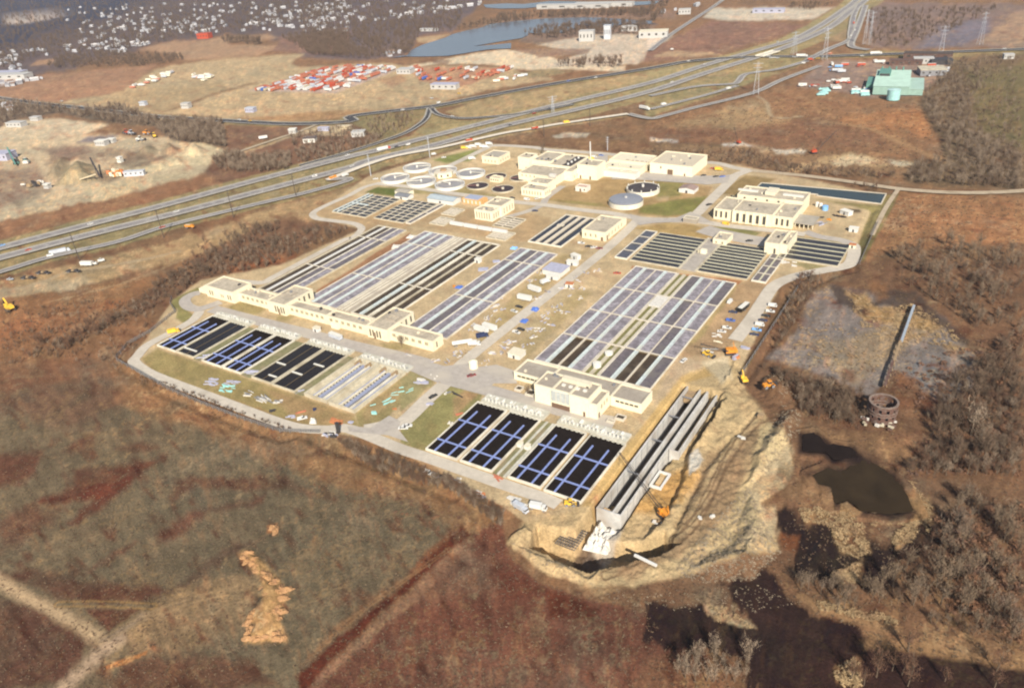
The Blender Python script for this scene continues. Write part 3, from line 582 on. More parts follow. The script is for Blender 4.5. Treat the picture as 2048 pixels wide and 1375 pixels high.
def build_ground():
    NA, NR = 940, 700
    # polar sheet about the point under the camera: dense where the photograph looks, coarse elsewhere
    head = math.atan2(_fw[0], _fw[1])
    az = np.concatenate([np.linspace(-46, 50, NA), np.linspace(53, 311, 50)])
    az = head + np.radians(az)
    dep = np.concatenate([np.linspace(60, 4.2, NR), [3.6, 3, 2.4, 1.8, 1.2, .8, .45]])
    r = H0/np.tan(np.radians(dep)); r = np.concatenate([[30, 70, 105], r])
    A, Rr = np.meshgrid(az, r); X = Rr*np.sin(A); Y = Rr*np.cos(A)
    shape = X.shape; X = X.ravel(); Y = Y.ravel()
    Z = terrain_height(X, Y)
    # colours
    V = np.stack([X, Y, np.zeros_like(X)-H0], 1)
    w = V@_fw; ok = w > 20; w = np.where(ok, w, 20)
    U = 1024+FPX*(V@_rt)/w; Vv = 687.5-FPX*(V@_up)/w
    out = ~ok | (U < -900) | (U > 2950) | (Vv < -220) | (Vv > 2000)
    col = np.empty((len(X), 3)); col[:] = lin((156,120,88))
    sdist = np.hypot(V[:,0], V[:,1]); g = np.clip(sdist/280, .6, 14)           # metres per screen step for the noise
    def wn_(seed, sc): return fbm(X/(sc*g**.8), Y/(sc*g**.8), 4, seed)
    n1, n2 = wn_(101, 9), wn_(102, 9); n3, n4 = wn_(103, 2.5), wn_(104, 2.5)
    mott = fbm(X/14, Y/14, 4, 201); mott2 = fbm(X/3.0, Y/3.0, 3, 202); m3 = fbm(X/70, Y/70, 3, 203)
    for rd, key, hw in VERGES:
        d = ldist(ROADS[key], X, Y)+ (n1*4); a = np.clip((hw-d)/4, 0, 1)
        col = col*(1-a[:,None]) + np.array(lin(rd))*a[:,None]
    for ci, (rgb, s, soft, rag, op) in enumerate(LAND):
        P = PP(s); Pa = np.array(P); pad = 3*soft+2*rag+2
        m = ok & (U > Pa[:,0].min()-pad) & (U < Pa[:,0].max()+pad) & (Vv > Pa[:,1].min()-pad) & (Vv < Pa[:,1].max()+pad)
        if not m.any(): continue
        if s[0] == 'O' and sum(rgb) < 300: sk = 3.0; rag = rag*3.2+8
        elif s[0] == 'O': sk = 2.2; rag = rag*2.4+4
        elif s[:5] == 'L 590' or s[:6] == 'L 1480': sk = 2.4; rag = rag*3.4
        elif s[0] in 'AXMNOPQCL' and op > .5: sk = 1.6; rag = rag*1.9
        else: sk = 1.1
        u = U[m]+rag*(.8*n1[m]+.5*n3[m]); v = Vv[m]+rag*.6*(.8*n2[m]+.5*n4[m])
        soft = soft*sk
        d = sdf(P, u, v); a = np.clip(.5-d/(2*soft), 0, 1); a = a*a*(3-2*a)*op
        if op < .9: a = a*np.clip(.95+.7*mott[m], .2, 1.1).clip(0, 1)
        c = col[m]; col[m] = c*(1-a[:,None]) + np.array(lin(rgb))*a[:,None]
        if key_verge_after and ci == 29: pass
    # verges again over far fields, under the works
    inpl = np.clip(sdf(plant_poly, X, Y)/6, 0, 1)
    for rd, key, hw in VERGES[:3]:
        d = ldist(ROADS[key], X, Y)+n1*5+n3*2; a = np.clip((hw-d)/5, 0, 1)*.85*inpl
        col = col*(1-a[:,None]) + np.array(lin(rd))*a[:,None]
    kk = np.where((sdf(plant_poly, X, Y) < 0) & (sdf(SPOIL, X, Y) > 0), 1.30+.25*np.clip(mott+.4*mott2, -.6, 1), 1.0); col = col*kk[:,None]
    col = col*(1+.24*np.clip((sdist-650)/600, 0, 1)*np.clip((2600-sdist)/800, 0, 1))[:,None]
    bright = 1+.16*mott+.12*mott2+.12*m3
    rust = np.clip(mott*.6+m3*.7, -1, 1)[:,None]
    inp = (sdf(plant_poly, X, Y) < 0)
    amt = np.where(inp, .35, 1.0)
    col = col*(1+(bright-1)*amt)[:,None]*(1+rust*amt[:,None]*np.array([.06,-.03,-.08]))
    # blotches of straw, russet and grey growth through the rough ground
    q1 = fbm(X/(4*g**.6)+3*mott, Y/(9*g**.6)+3*mott2, 4, 301); q2 = fbm(X/(7*g**.5), Y/(3.5*g**.5), 4, 302); q3 = fbm(X/(2.2*g**.8), Y/(2.2*g**.8), 3, 303); q4 = fbm(X/30, Y/22, 4, 304)
    free = np.where(inp, .28, 1.0)*np.clip(1.15-sdist/2200, .3, 1)*np.clip(.25+sdf(SPOIL, X, Y)/6, .25, 1)
    def blend(rgb, w):
        nonlocal col
        w = (np.clip(w, 0, 1)*free)[:,None]; lum = (col.mean(1)/np.mean(lin((150,115,85))))[:,None]
        col = col*(1-w)+np.array(lin(rgb))*lum*w
    blend((186,150,104), (q1-.12)*1.8*.8); blend((112,66,48), (q2-.16)*2.0*.75); blend((140,132,112), (q4+q1*.5-.15)*1.3*.55); blend((166,116,76), (q3+q4*.5-.28)*1.4*.5)
    col = col*(1+.26*free*np.clip(q3*1.3+q1*.5, -1, 1))[:,None]
    for key_, hw_, rgb_, op_ in (('path1',3.3,(228,194,150),1),('path2',4.3,(214,182,148),1),('path3',.55,(190,150,95),.9),('path4',2.2,(185,158,128),.8),('edgepath',2.2,(190,150,108),.8),('edgepath2',2.6,(186,145,102),.8),('trackL',3.0,(215,192,155),.8),('trackR',2.5,(215,192,155),.8)):
        d = ldist(smooth(ROADS[key_], 4), X, Y)+.5*q3*hw_
        if key_ == 'path3': d = np.abs(d-1.3)
        a = np.clip(1.2-d/hw_, 0, 1)*op_; a = a[:,None]; col = col*(1-a)+np.array(lin(rgb_))*a
    for rs_, off_, hw_, rgb_, op_ in (('L 640,1230 900,1090 1110,960 1290,620 1440,410 1560,345', 4.0, .8, (140,112,84), .8), ('L 1000,1010 1140,900 1230,760 1290,620', 2.0, .6, (135,108,82), .8), ('L 1360,190 1450,260 1500,300', 2.0, .7, (160,132,98), .7),
                                      ('M 520,1120 800,980 1100,880 1290,830', 3, .9, (196,164,122), .5), ('M 1290,640 1430,540 1560,480 1700,430', 1.2, .5, (180,150,112), .5), ('M 760,1000 1000,960 1290,900', 2, .6, (190,158,118), .45), ('M 1200,790 1340,800', 1.5, .5, (188,156,116), .6), ('M 1150,860 1330,830', 1.5, .5, (188,156,116), .6), ('N 100,1160 300,980 560,790 780,640', 1.4, .6, (184,144,102), .5), ('N 0,1060 200,860 420,700', 1.4, .5, (172,140,104), .4), ('M 1550,950 1833,820', 1.2, .5, (178,150,110), .5), ('Q 300,600 640,520 900,430 1120,340', 1.8, .7, (214,184,140), .5), ('C 950,660 1200,700 1400,790 1620,880', 2.5, 1.6, (206,166,120), .6)):
        d = np.abs(ldist(smooth(WP(rs_), 4), X, Y)+.5*n3-off_/2)
        a = (np.clip(1.3-d/hw_/np.clip(g*.6, .8, 3), 0, 1)*op_)[:,None]; col = col*(1-a)+np.array(lin(rgb_))*a
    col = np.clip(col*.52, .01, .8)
    n = len(X); ny, nx = shape
    idx = np.arange(n).reshape(shape)
    nxt = np.roll(idx, -1, axis=1)
    a = idx[:-1].ravel(); b = idx[1:].ravel(); c = nxt[1:].ravel(); d = nxt[:-1].ravel()
    F = np.stack([a, b, c, d], 1)
    me = bpy.data.meshes.new('ground')
    me.vertices.add(n+1); co = np.zeros((n+1, 3), np.float32); co[:n,0] = X; co[:n,1] = Y; co[:n,2] = Z; me.vertices.foreach_set('co', co.ravel())
    tri = np.stack([np.full(nx, n), idx[0], np.roll(idx[0], -1)], 1)
    loops = np.concatenate([F.ravel(), tri.ravel()]); me.loops.add(len(loops)); me.loops.foreach_set('vertex_index', loops.astype(np.int32))
    starts = np.concatenate([np.arange(len(F))*4, len(F)*4+np.arange(nx)*3])
    me.polygons.add(len(starts)); me.polygons.foreach_set('loop_start', starts.astype(np.int32))
    me.update(calc_edges=True); me.validate()
    ca = me.color_attributes.new('land', 'FLOAT_COLOR', 'POINT')
    cc = np.ones((n+1, 4), np.float32); cc[:n,:3] = col; cc[n,:3] = col[0]
    ca.data.foreach_set('color', cc.ravel())
    o = bpy.data.objects.new('ground', me); COL.objects.link(o); o['kind'] = 'structure'
    m = bpy.data.materials.new('land_cover'); m.use_nodes = True; nt = m.node_tree; bs = nt.nodes['Principled BSDF']
    bs.inputs['Roughness'].default_value = .97; bs.inputs['Specular IOR Level'].default_value = .1
    at = nt.nodes.new('ShaderNodeAttribute'); at.attribute_name = 'land'
    geo = nt.nodes.new('ShaderNodeNewGeometry')
    def noise(sc, det, ro, lo, hi, c0=.32, c1=.68):
        q = nt.nodes.new('ShaderNodeTexNoise'); q.inputs['Scale'].default_value = sc; q.inputs['Detail'].default_value = det; q.inputs['Roughness'].default_value = ro
        nt.links.new(geo.outputs['Position'], q.inputs['Vector'])
        rr = nt.nodes.new('ShaderNodeMapRange'); rr.inputs[1].default_value = c0; rr.inputs[2].default_value = c1; rr.inputs[3].default_value = lo; rr.inputs[4].default_value = hi
        nt.links.new(q.outputs[0], rr.inputs[0]); return q, rr
    q1, r1 = noise(.9, 6, .7, .7, 1.26); q2, r2 = noise(.11, 5, .65, .86, 1.14)
    mu = nt.nodes.new('ShaderNodeMath'); mu.operation = 'MULTIPLY'; nt.links.new(r1.outputs[0], mu.inputs[0]); nt.links.new(r2.outputs[0], mu.inputs[1])
    sc = nt.nodes.new('ShaderNodeVectorMath'); sc.operation = 'SCALE'; nt.links.new(at.outputs['Color'], sc.inputs[0]); nt.links.new(mu.outputs[0], sc.inputs['Scale'])
    nt.links.new(sc.outputs[0], bs.inputs['Base Color'])
    bp = nt.nodes.new('ShaderNodeBump'); bp.inputs['Strength'].default_value = .85; bp.inputs['Distance'].default_value = .5
    nt.links.new(q1.outputs[0], bp.inputs['Height']); nt.links.new(bp.outputs[0], bs.inputs['Normal'])
    me.materials.append(m)
    return o
key_verge_after = False
ground = build_ground()

# ------------------------------------------------------------------ roads
def offset_line(P, off):
    out = []
    for i, p in enumerate(P):
        a = P[max(i-1,0)]; b = P[min(i+1,len(P)-1)]; dx, dy = b[0]-a[0], b[1]-a[1]; L = math.hypot(dx, dy) or 1
        out.append((p[0]+dy/L*off, p[1]-dx/L*off))
    return out
def strip(mb, P, w, z, off=0.0, mi=0, taper=False):
    l = offset_line(P, off-w/2); r = offset_line(P, off+w/2); k = len(mb.v)
    for a, b in zip(l, r): mb.v += [(a[0], a[1], z), (b[0], b[1], z)]
    for i in range(len(P)-1): mb.f.append((k+2*i, k+2*i+1, k+2*i+3, k+2*i+2)); mb.m.append(mi)
def road_obj(key, name, w, m, z=.06, sm=5):
    mb = MB(); P = smooth(ROADS[key], sm); strip(mb, P, w, z); o = mb.obj(name, m); o['kind'] = 'structure'; return P
zz = [.06]
def nz(): zz[0] += .012; return zz[0]
for key, w in (('fencetrack',3.5),('dirteast',7.5),('plantdrive',6)):
    road_obj(key, 'dirt_path', w, m_dirt, nz())
for key, w in (('back',8),('yard',22),('west',6.5),('eastpark',17),('labroad',8),('access',6.5),('north',8),('northeast',9),('cross',10),('frontdeck',10),('link',9),('loop',7),('turnhead',8),('east',8.5),('main',8)):
    road_obj(key, 'road', w, m_croad if key in ('main','east','loop','north','northeast','west','back','link') else m_paved, nz())
# paved aprons where the roads meet
for s in ('J -60,60 140,65 330,120 590,95 560,130 720,110 870,160 870,250 700,250 620,330 400,250 300,240 210,190 40,150',
          'I 1480,862 1640,872 1770,790 1850,830 1830,880 1900,970 1760,925 1500,900',
          'E 1150,660 1280,690 1560,700 1700,640 1790,680 1900,740 1600,730 1380,740 1240,760 1180,720',
          'E 1240,310 1500,300 1900,330 2048,310 2030,380 1850,400 1340,360',
          'E 780,160 960,130 960,260 1180,275 1240,350 1000,350 930,240 780,230'):
    mb = MB(); z = nz(); P = WP(s); mb.quad([(p[0], p[1], z) for p in P]); o = mb.obj('pavement', m_paved); o['kind'] = 'structure'
# highway: shoulders, carriageway, lane paint
for key, w, sh in (('h_far', 10.5, 16.5), ('h_near', 10.5, 16.5), ('frontage', 7.5, 9.5), ('highroad', 12, 16), ('ramp', 6, 8.5), ('ramploop', 6, 8.5),
                   ('ramp2', 7, 10), ('service', 6, 8), ('turn', 6.5, 9), ('upramp', 8, 11), ('upright', 8, 12), ('farroad', 8, 10)):
    P = smooth(ROADS[key], 5); mb = MB(); strip(mb, P, sh, nz()); mb.obj('road_shoulder', m_should, kind='structure')
    mb = MB(); strip(mb, P, w, nz()); mb.obj('highway' if key[:2] == 'h_' else 'road', m_asph if key not in ('highroad','ramp','ramploop') else m_asphd, kind='structure')
    z = nz(); mb = MB(); strip(mb, P, .35, z, -w/2+.5); strip(mb, P, .35, z, w/2-.5)
    if key[:2] == 'h_' or key == 'highroad':
        acc = 0
        for i in range(len(P)-1):
            a, b = P[i], P[i+1]; L = math.hypot(b[0]-a[0], b[1]-a[1]); t = (-acc) % 12
            while t < L-4:
                q = [(a[0]+(b[0]-a[0])*k/L, a[1]+(b[1]-a[1])*k/L) for k in (t, t+4)]
                strip(mb, q, .3, z, -w/6 if key[:2] == 'h_' else 0); 
                if key[:2] == 'h_': strip(mb, q, .3, z, w/6)
                t += 12
            acc = (acc+L) % 12
    mb.obj('lane_marking', m_line, kind='structure')
mb = MB(); strip(mb, smooth(ROADS['newpave'], 5), 7.5, nz()); mb.obj('road', mat('fresh_concrete', (.62,.55,.44), noise=.12, scale=.3), kind='structure')

# ------------------------------------------------------------------ water
def water(s, m, z=.04, name='water', jag=0):
    P = WP(s)
    if jag:
        Q = []
        for i in range(len(P)):
            a, b = P[i], P[(i+1) % len(P)]; L = math.hypot(b[0]-a[0], b[1]-a[1]); n = max(2, int(L/jag))
            for j in range(n):
                t = j/n; x = a[0]+(b[0]-a[0])*t; y = a[1]+(b[1]-a[1])*t
                k = float(fbm(np.array([x/jag/1.7]), np.array([y/jag/1.7]), 3, 5)[0])*jag*.8; k2 = float(fbm(np.array([x/jag/1.7+50]), np.array([y/jag/1.7]), 3, 6)[0])*jag*.8
                Q.append((x+k, y+k2))
        P = Q
    mb = MB(); mb.quad([(p[0], p[1], z) for p in P]); o = mb.obj(name, m); o['kind'] = 'structure'; return o
m_lake = mat('lake_water', (.12,.125,.135), rough=.25, noise=.12, scale=.01, spec=.6)
m_pond = mat('pond_water', (.032,.021,.010), rough=.25, noise=.25, spec=.10, scale=.1)
m_pondd= mat('dark_pond_water', (.016,.010,.007), rough=.25, noise=.25, spec=.08, scale=.1)
m_moat = mat('moat_water', (.035,.045,.04), rough=.2, noise=.2, scale=.1)
lk = water('B 560,332 620,320 690,262 750,245 880,205 1060,160 1200,132 1450,112 1700,105 2100,118 2080,140 1900,135 1800,165 1600,150 1500,190 1350,195 1300,222 1000,268 1240,262 1270,282 1100,290 900,328 700,332', m_lake, .3, 'lake', 40)
lk2 = water('B 1080,26 1500,16 2100,14 2100,30 1820,38 1500,46 1300,52 1120,44', m_lake, .3, 'lake', 60)
water('O 800,140 900,100 970,120 1060,60 1130,60 1230,110 1300,190 1350,260 1390,350 1250,370 1080,350 1000,290 930,310 910,210 840,195', m_pond, -.02, 'pond', 1.6)
water('P 430,1150 500,1140 560,1200 700,1220 750,1280 600,1290 560,1250 430,1240', m_pondd, -.02, 'pond', 1.6)
# ================================================================== TANKS
def rim(X0, X1, Y0, Y1, z0, z1, t):
    mb = MB(); mb.box(X0-t, X1+t, Y0-t, Y0, z0, z1); mb.box(X0-t, X1+t, Y1, Y1+t, z0, z1)
    mb.box(X0-t, X0, Y0, Y1, z0, z1-.003); mb.box(X1, X1+t, Y0, Y1, z0, z1-.003); return mb
def local(root_xy): return root_xy
m_lilac = mat('lilac_grey_steel', (.27,.29,.38), noise=.25, scale=1.0, rough=.6)
def basin(label, X0, X1, Y0, Y1, kind='beams', group=None, beams=(.28,.72), cross=(.2,.6), front=None):
    cx, cy = (X0+X1)/2, (Y0+Y1)/2; w, d = (X1-X0)/2, (Y1-Y0)/2
    t = thing('settling_tank', label, 'tank', (cx, cy, 0), 0, group)
    rim(-w+.5, w-.5, -d+.5, d-.5, -.5, 1.3 if kind != 'drained' else 2.2, .55).obj('tank_wall', m_conc if kind != 'beams' else m_concw, t)
    mb = MB()
    if kind == 'drained':
        mb.quad([(-w+.5,-d+.5,.12),(w-.5,-d+.5,.12),(w-.5,d-.5,.12),(-w+.5,d-.5,.12)]); mb.obj('tank_floor', m_conc, t)
        for a, b in ((-.24, -.02), (.24, .46), (.62, .80)):
            q = MB(); q.quad([(a*w,-d+.6,.15),(b*w,-d+.6,.15),(b*w,d-4.5,.15),(a*w,d-4.5,.15)]); q.obj('dark_channel', m_wdark, t)
        for a, wd, m in ((-.30, .5, m_beam), (-.26, .35, m_concw), (.54, 1.0, m_concw), (.86, .5, m_concw)):
            q = MB(); q.box(a*w-wd/2, a*w+wd/2, -d+.6, d-4, .12, 1.6); q.obj('divider_wall', m, t)
        q = MB(); q.box(-.02*w, .23*w, -d+.6, d-4.2, .12, .9); q.obj('scraper_rack', m_lilac, t)
        q = MB(); q.box(.64*w, .72*w, -d+.6, d-4.2, .12, .9); q.obj('scraper_rack', m_lilac, t)
        for i in range(15):
            y = -d+1.6+i*(2*d-7)/15
            q = MB(); q.box(-.24*w, -.04*w, y, y+.9, .4, 1.0); q.obj('scraper_flight', m_conc, t)
        for x in (-.42*w, .5*w):
            q = MB(); q.box(x-.5, x+.5, d-7, d-2, .12, 2.6); q.obj('drive_housing', m_wood, t)
    else:
        mb.quad([(-w+.5,-d+.5,.75),(w-.5,-d+.5,.75),(w-.5,d-.5,.75),(-w+.5,d-.5,.75)]); mb.obj('water_surface', m_wdark if kind == 'beams' else m_wdark2, t)
        if kind == 'beams':
            for b in beams:
                x = -w+b*2*w; q = MB(); q.box(x-.42, x+.42, -d+.5, -d+2*d*.82, 1.0, 1.45); q.box(x-.1,x+.1,-d+.5,-d+2*d*.82,1.45,1.7); q.obj('collector_beam', m_beam, t)
            for c in cross:
                y = -d+c*2*d; q = MB(); q.box(-w+.5, w-.5, y-.38, y+.38, 1.05, 1.5); q.obj('cross_beam', m_beam, t)
        else:
            q = MB(); q.box(-.12, .12, -d+.5, d-.5, .6, .95); q.obj('middle_baffle', m_brownb, t)
            for (a, b, c) in (front or ()):
                y = -d+c*2*d; q = MB(); q.box(-w+a*2*w, -w+b*2*w, y-.5, y+.5, .9, 1.35); q.obj('skimmer_pipe', m_white, t)
    # notched outlet edge at the far side
    q = MB()
    for i in range(int(2*w/2.6)):
        x = -w+1.2+i*2.6; q.box(x, x+1.4, d-1.1, d-.45, .6, 1.36)
    q.obj('outlet_notches', m_deck, t)['kind'] = 'stuff'
    return t
m_wdark2 = mat('brown_black_water', (.020,.014,.009), rough=.15, noise=.3, spec=.3)
m_brownb = mat('brown_baffle', (.12,.09,.05))
gF = 'settling tanks in front of the long building'
basin('settling tank with blue steel beams at the far left corner of the works', -432.3, -413.9, 237.5, 281.8, 'beams', gF)
basin('plain dark tank with one white pipe, second from the left corner', -413.3, -396.6, 237.6, 281.3, 'plain', gF, front=((.05,.75,.13),))
basin('blue-beamed settling tank just right of the plain dark one, beside a grass strip', -389.2, -371.2, 237.5, 281.2, 'beams', gF)
basin('second blue-beamed tank of the middle pair, left of a grass strip', -370.0, -354.0, 237.6, 281.2, 'beams', gF)
basin('dark brown tank with two short white pipes across its near half', -345.0, -329.0, 237.6, 281.6, 'plain', gF, front=((.1,.55,.42),(.5,.9,.14)))
basin('dark brown tank with two white pipes, beside the drained tanks', -327.6, -309.8, 237.3, 281.4, 'plain', gF, front=((.05,.5,.34),(.35,.8,.62)))
basin('drained tank with pale floor and blue flights, left one of the pair', -302.2, -285.2, 237.6, 280.8, 'drained', gF)
basin('drained tank with pale floor and blue flights, right one by the scrap lawn', -283.4, -265.0, 237.2, 280.6, 'drained', gF)
gR = 'four black settling tanks in front of the pump building'
basin('black settling tank with blue beams next to the green lawn', -211.2, -192.6, 228.9, 274.4, 'beams', gR)
basin('black settling tank with blue beams, left of the double grass strip', -190.9, -172.8, 229.2, 274.6, 'beams', gR)
basin('black settling tank with blue beams, right of the double grass strip', -164.2, -146.8, 229.4, 274.8, 'beams', gR)
basin('black settling tank with blue beams alongside the excavation', -144.9, -126.2, 229.0, 275.4, 'beams', gR)
# grass and dividing walks between the basins
for X0, X1, Y0, Y1, m in ((-396, -389.9, 237, 281, 0), (-353.4, -345.7, 237, 281, 0), (-309.2, -302.9, 237, 281, 0), (-172, -169.8, 229, 275, 1), (-168.6, -166.4, 229, 275, 1)):
    mb = MB(); mb.box(X0, X1, Y0, Y1, -.2, .5); o = mb.obj('grass_strip', mat('mown_grass', (.19,.175,.085), noise=.25, scale=.4, stain=(.25,.20,.12))); o['kind'] = 'structure'
mb = MB(); mb.box(-169.75, -168.65, 229, 275, -.2, .9); o = mb.obj('pavement', m_deck); o['kind'] = 'structure'
mb = MB(); mb.box(-166.3, -164.8, 229, 275, -.2, .7); o = mb.obj('pavement', m_deck); o['kind'] = 'structure'
for x, lb in ((-171.2, 'small white valve hut left of the walk between the black tanks'), (-167.0, 'small white valve hut right of the walk between the black tanks')):
    t = thing('valve_hut', lb, 'hut', (x, 252, .5)); q = MB(); q.box(-1.1, 1.1, -1.3, 1.3, 0, 2.0); q.obj('wall', m_white, t); q = MB(); q.box(-1.3, 1.3, -1.5, 1.5, 2.0, 2.25); q.obj('roof', m_coping, t)

stand = MB(); stand.box(-.25,.25,-.25,.25,0,1.0); stand.box(-.6,.6,-.3,.3,1.0,1.25); stand.cyl(0,0,1.25,1.9,.22,n=6); stand_me = stand.mesh('gate_operator', m_white)
box_ = MB(); box_.box(-.9,.9,-.7,.7,0,.8); box_.box(-.5,.5,-.3,.3,.8,1.3); pumpbox = box_.mesh('pump_housing', m_whitew)
def deck(label, X0, X1, Y0, Y1, n, group):
    t = thing('inlet_deck', label, 'deck', ((X0+X1)/2, (Y0+Y1)/2, 0), 0, group); w, d = (X1-X0)/2, (Y1-Y0)/2
    q = MB(); q.box(-w, w, -d, d, -.3, 1.32); q.obj('deck_slab', m_deck, t)
    for i in range(n):
        x = -w+1.2+(2*w-2.4)*(i+.5)/n
        place(stand_me, 'gate_operator', t, (x, -d+1.2+random.uniform(-.2,.2), 1.32))
        if i % 2 == 0: place(pumpbox, 'pump_housing', t, (x+.4, random.uniform(-.3*d,.6*d), 1.32), random.choice((0, 1.57)), (random.uniform(.6,1.2),)*3)
        q = MB(); q.box(x-1.0, x+1.0, -d+2.2, -d+2.9, 1.32, 1.5); q.obj('grating', m_steel if i % 3 else m_plas, t)
        if i % 3 == 1:
            q = MB(); q.bar((x, -d+3, 1.7), (x, d-.8, 1.7), .35, .35); q.obj('pipe', m_whitew, t)
gd = 'concrete inlet decks at the far ends of the front tanks'
deck('pale inlet deck behind the leftmost pair of front tanks', -432, -397, 282.6, 287.8, 14, gd)
deck('pale inlet deck behind the middle blue-beamed pair of front tanks', -389, -354.2, 282.4, 287.6, 14, gd)
deck('inlet deck behind the two dark brown front tanks', -344.8, -309.8, 282.6, 287.4, 12, gd)
deck('cluttered inlet deck behind the two drained front tanks', -302, -265, 282, 288, 12, gd)
deck('wide inlet deck behind the left pair of black tanks, full of valve stands', -210, -172, 275.6, 283.0, 16, gd)
deck('wide inlet deck behind the right pair of black tanks, full of valve stands', -164.6, -127, 276.6, 283.6, 16, gd)

def lane_tank(label, X0, X1, Y0, Y1, lanes, crosses, group, dividers, cells, top=1.2, axis='y', wall=None, cat='tank', name='aeration_tank'):
    """lanes along Y (axis y) or X; dividers: list of (material, width); cells(lane, row) -> water material"""
    cx, cy = (X0+X1)/2, (Y0+Y1)/2; t = thing(name, label, cat, (cx, cy, 0), 0, group)
    w, d = (X1-X0)/2, (Y1-Y0)/2
    rim(-w+.4, w-.4, -d+.4, d-.4, -.5, top, .5).obj('tank_wall', wall or m_concw, t)
    a0, a1 = (-w, w) if axis == 'y' else (-d, d); b0, b1 = (-d, d) if axis == 'y' else (-w, w)
    rows = [b0+.4] + [b0+(b1-b0)*c for c in crosses] + [b1-.4]
    edges = [a0+.4+(a1-a0-.8)*i/lanes for i in range(lanes+1)]
    for i in range(lanes):
        for j in range(len(rows)-1):
            m, z = cells(i, j); q = MB()
            if axis == 'y': q.quad([(edges[i], rows[j], z), (edges[i+1], rows[j], z), (edges[i+1], rows[j+1], z), (edges[i], rows[j+1], z)])
            else: q.quad([(rows[j], edges[i], z), (rows[j+1], edges[i], z), (rows[j+1], edges[i+1], z), (rows[j], edges[i+1], z)])
            q.obj('water_surface', m, t)
    for i in range(1, lanes):
        m, wd = dividers[(i-1) % len(dividers)]
        q = MB(); e = edges[i]
        if axis == 'y': q.box(e-wd/2, e+wd/2, -d+.42, d-.42, -.3, top-.05)
        else: q.box(-w+.42, w-.42, e-wd/2, e+wd/2, -.3, top-.05)
        if wd > 1.3:
            for s in (-1, 1):
                if axis == 'y': q.box(e+s*wd/2-.13, e+s*wd/2+.13, -d+.42, d-.42, top-.05, top+.35)
                else: q.box(-w+.42, w-.42, e+s*wd/2-.13, e+s*wd/2+.13, top-.05, top+.35)
        q.obj('divider_wall', m, t)
    for r_ in rows[1:-1]:
        q = MB()
        if axis == 'y': q.box(-w+.2, w-.2, r_-.55, r_+.55, top-.04, top+.22)
        else: q.box(r_-.55, r_+.55, -d+.2, d-.2, top-.04, top+.22)
        q.obj('walkway', m_concw2, t)
    return t
m_concw2 = mat('walkway_concrete', (.54,.48,.38), noise=.12, scale=.5)
gG = 'aeration tanks in the wide grid'
cr = [(358.3-324.5)/140.5, (392.9-324.5)/140.5, (428.5-324.5)/140.5]
dv = [(m_bluew, 1.8), (m_concw2, .8), (m_bluew, 1.8)]
lane_tank('left half of the wide grid of frothing grey aeration tanks', -206, -175.4, 324.5, 465, 4, cr, gG, dv,
          lambda i, j: (m_wbrown, .15) if j == 0 and i in (1, 2) else (m_foam, .8))
lane_tank('right half of the wide grid of frothing grey aeration tanks', -165.2, -134.8, 324.5, 465.5, 4, cr, gG, dv,
          lambda i, j: (m_wbrown, .15) if j == 0 and i in (1, 2) else ((m_foamd, .8) if (i+j) % 3 == 0 else (m_foam, .8)))
t = thing('pipe_gallery', 'cream pipe gallery running between the two halves of the grid', 'gallery', (-170.3, 395, 0), 0)
for x in (-4.2, 4.2):
    q = MB(); q.box(x-.5, x+.5, -70, 70, -.2, 1.2); q.obj('gallery_wall', m_concw2, t)
q = MB(); q.box(-1.0, 1.0, -70, 70, -.2, 1.0); q.obj('gallery_roof', m_conc, t)
for x in (-2.6, 2.6):
    q = MB(); q.box(x-1.3, x+1.3, -70, 70, -.2, .35); q.obj('planted_strip', mat('mossy_strip', (.17,.155,.06), noise=.35), t)
for y in (-36.7, -2, 33.5):
    q = MB(); q.box(-5.0, 5.0, y-.6, y+.6, .9, 1.45); q.obj('walkway', m_concw2, t)
for y, h in ((-62, 2.2), (-47, 1.2)):
    q = MB(); q.cyl(0, y, 1.0, 1.0+h, 2.4, n=20); q.cyl(0, y, 1+h, 1.3+h, 1.4, n=16); q.obj('round_chamber', m_white, t)
q = MB(); q.box(-4, 4, 18, 34, .4, 1.3); q.obj('gallery_hatch', m_plas, t)
gM = 'aeration tanks behind the long building'
lane_tank('leftmost aeration tank, two brown drained lanes and two frothing ones', -436, -406, 325, 457.5, 4, [(372-325)/132.5, (431.5-325)/132.5], gM, [(m_whitew, 1.3), (m_concw, 1.0), (m_concw, 1.0)],
          lambda i, j: (m_wbrown, .2) if i < 2 else (m_foam if (i+j) % 2 else m_foamd, .8), wall=m_conc)
lane_tank('frothing aeration tank with pale blue troughs behind the left roof block', -390, -360, 325, 461.5, 4, [(373.5-325)/136.5, (435-325)/136.5], gM, [(m_bluew, 2.0), (m_concw, 1.1), (m_bluew, 1.6)],
          lambda i, j: (m_foam, .8))
lane_tank('drained brown aeration tank with white dividing walls', -346.8, -316.8, 325, 461, 4, [(374-325)/136, (435.5-325)/136], gM, [(m_bluew, 1.4), (m_concw, 1.4), (m_conc, 1.1)],
          lambda i, j: (m_wbrown, .2), wall=m_concw)
lane_tank('frothing aeration tank nearest the straight road, with two blue troughs', -299, -267, 323, 462, 4, [(375.5-323)/139, (438-323)/139], gM, [(m_bluew, 2.0), (m_concw, 1.0), (m_bluew, 2.0)],
          lambda i, j: (m_foamd, .8) if i in (1,) else (m_foam, .8))
t = thing('pipe_gallery', 'sandy plank gallery between the frothing and the drained tanks', 'gallery', (-353.4, 393, 0), 0)
q = MB(); q.box(-5.8, 5.8, -68, 68.5, -.2, .9); q.obj('gallery_roof', mat('sandy_deck', (.42,.36,.27), noise=.2, scale=.4, stain=(.34,.29,.24)), t)
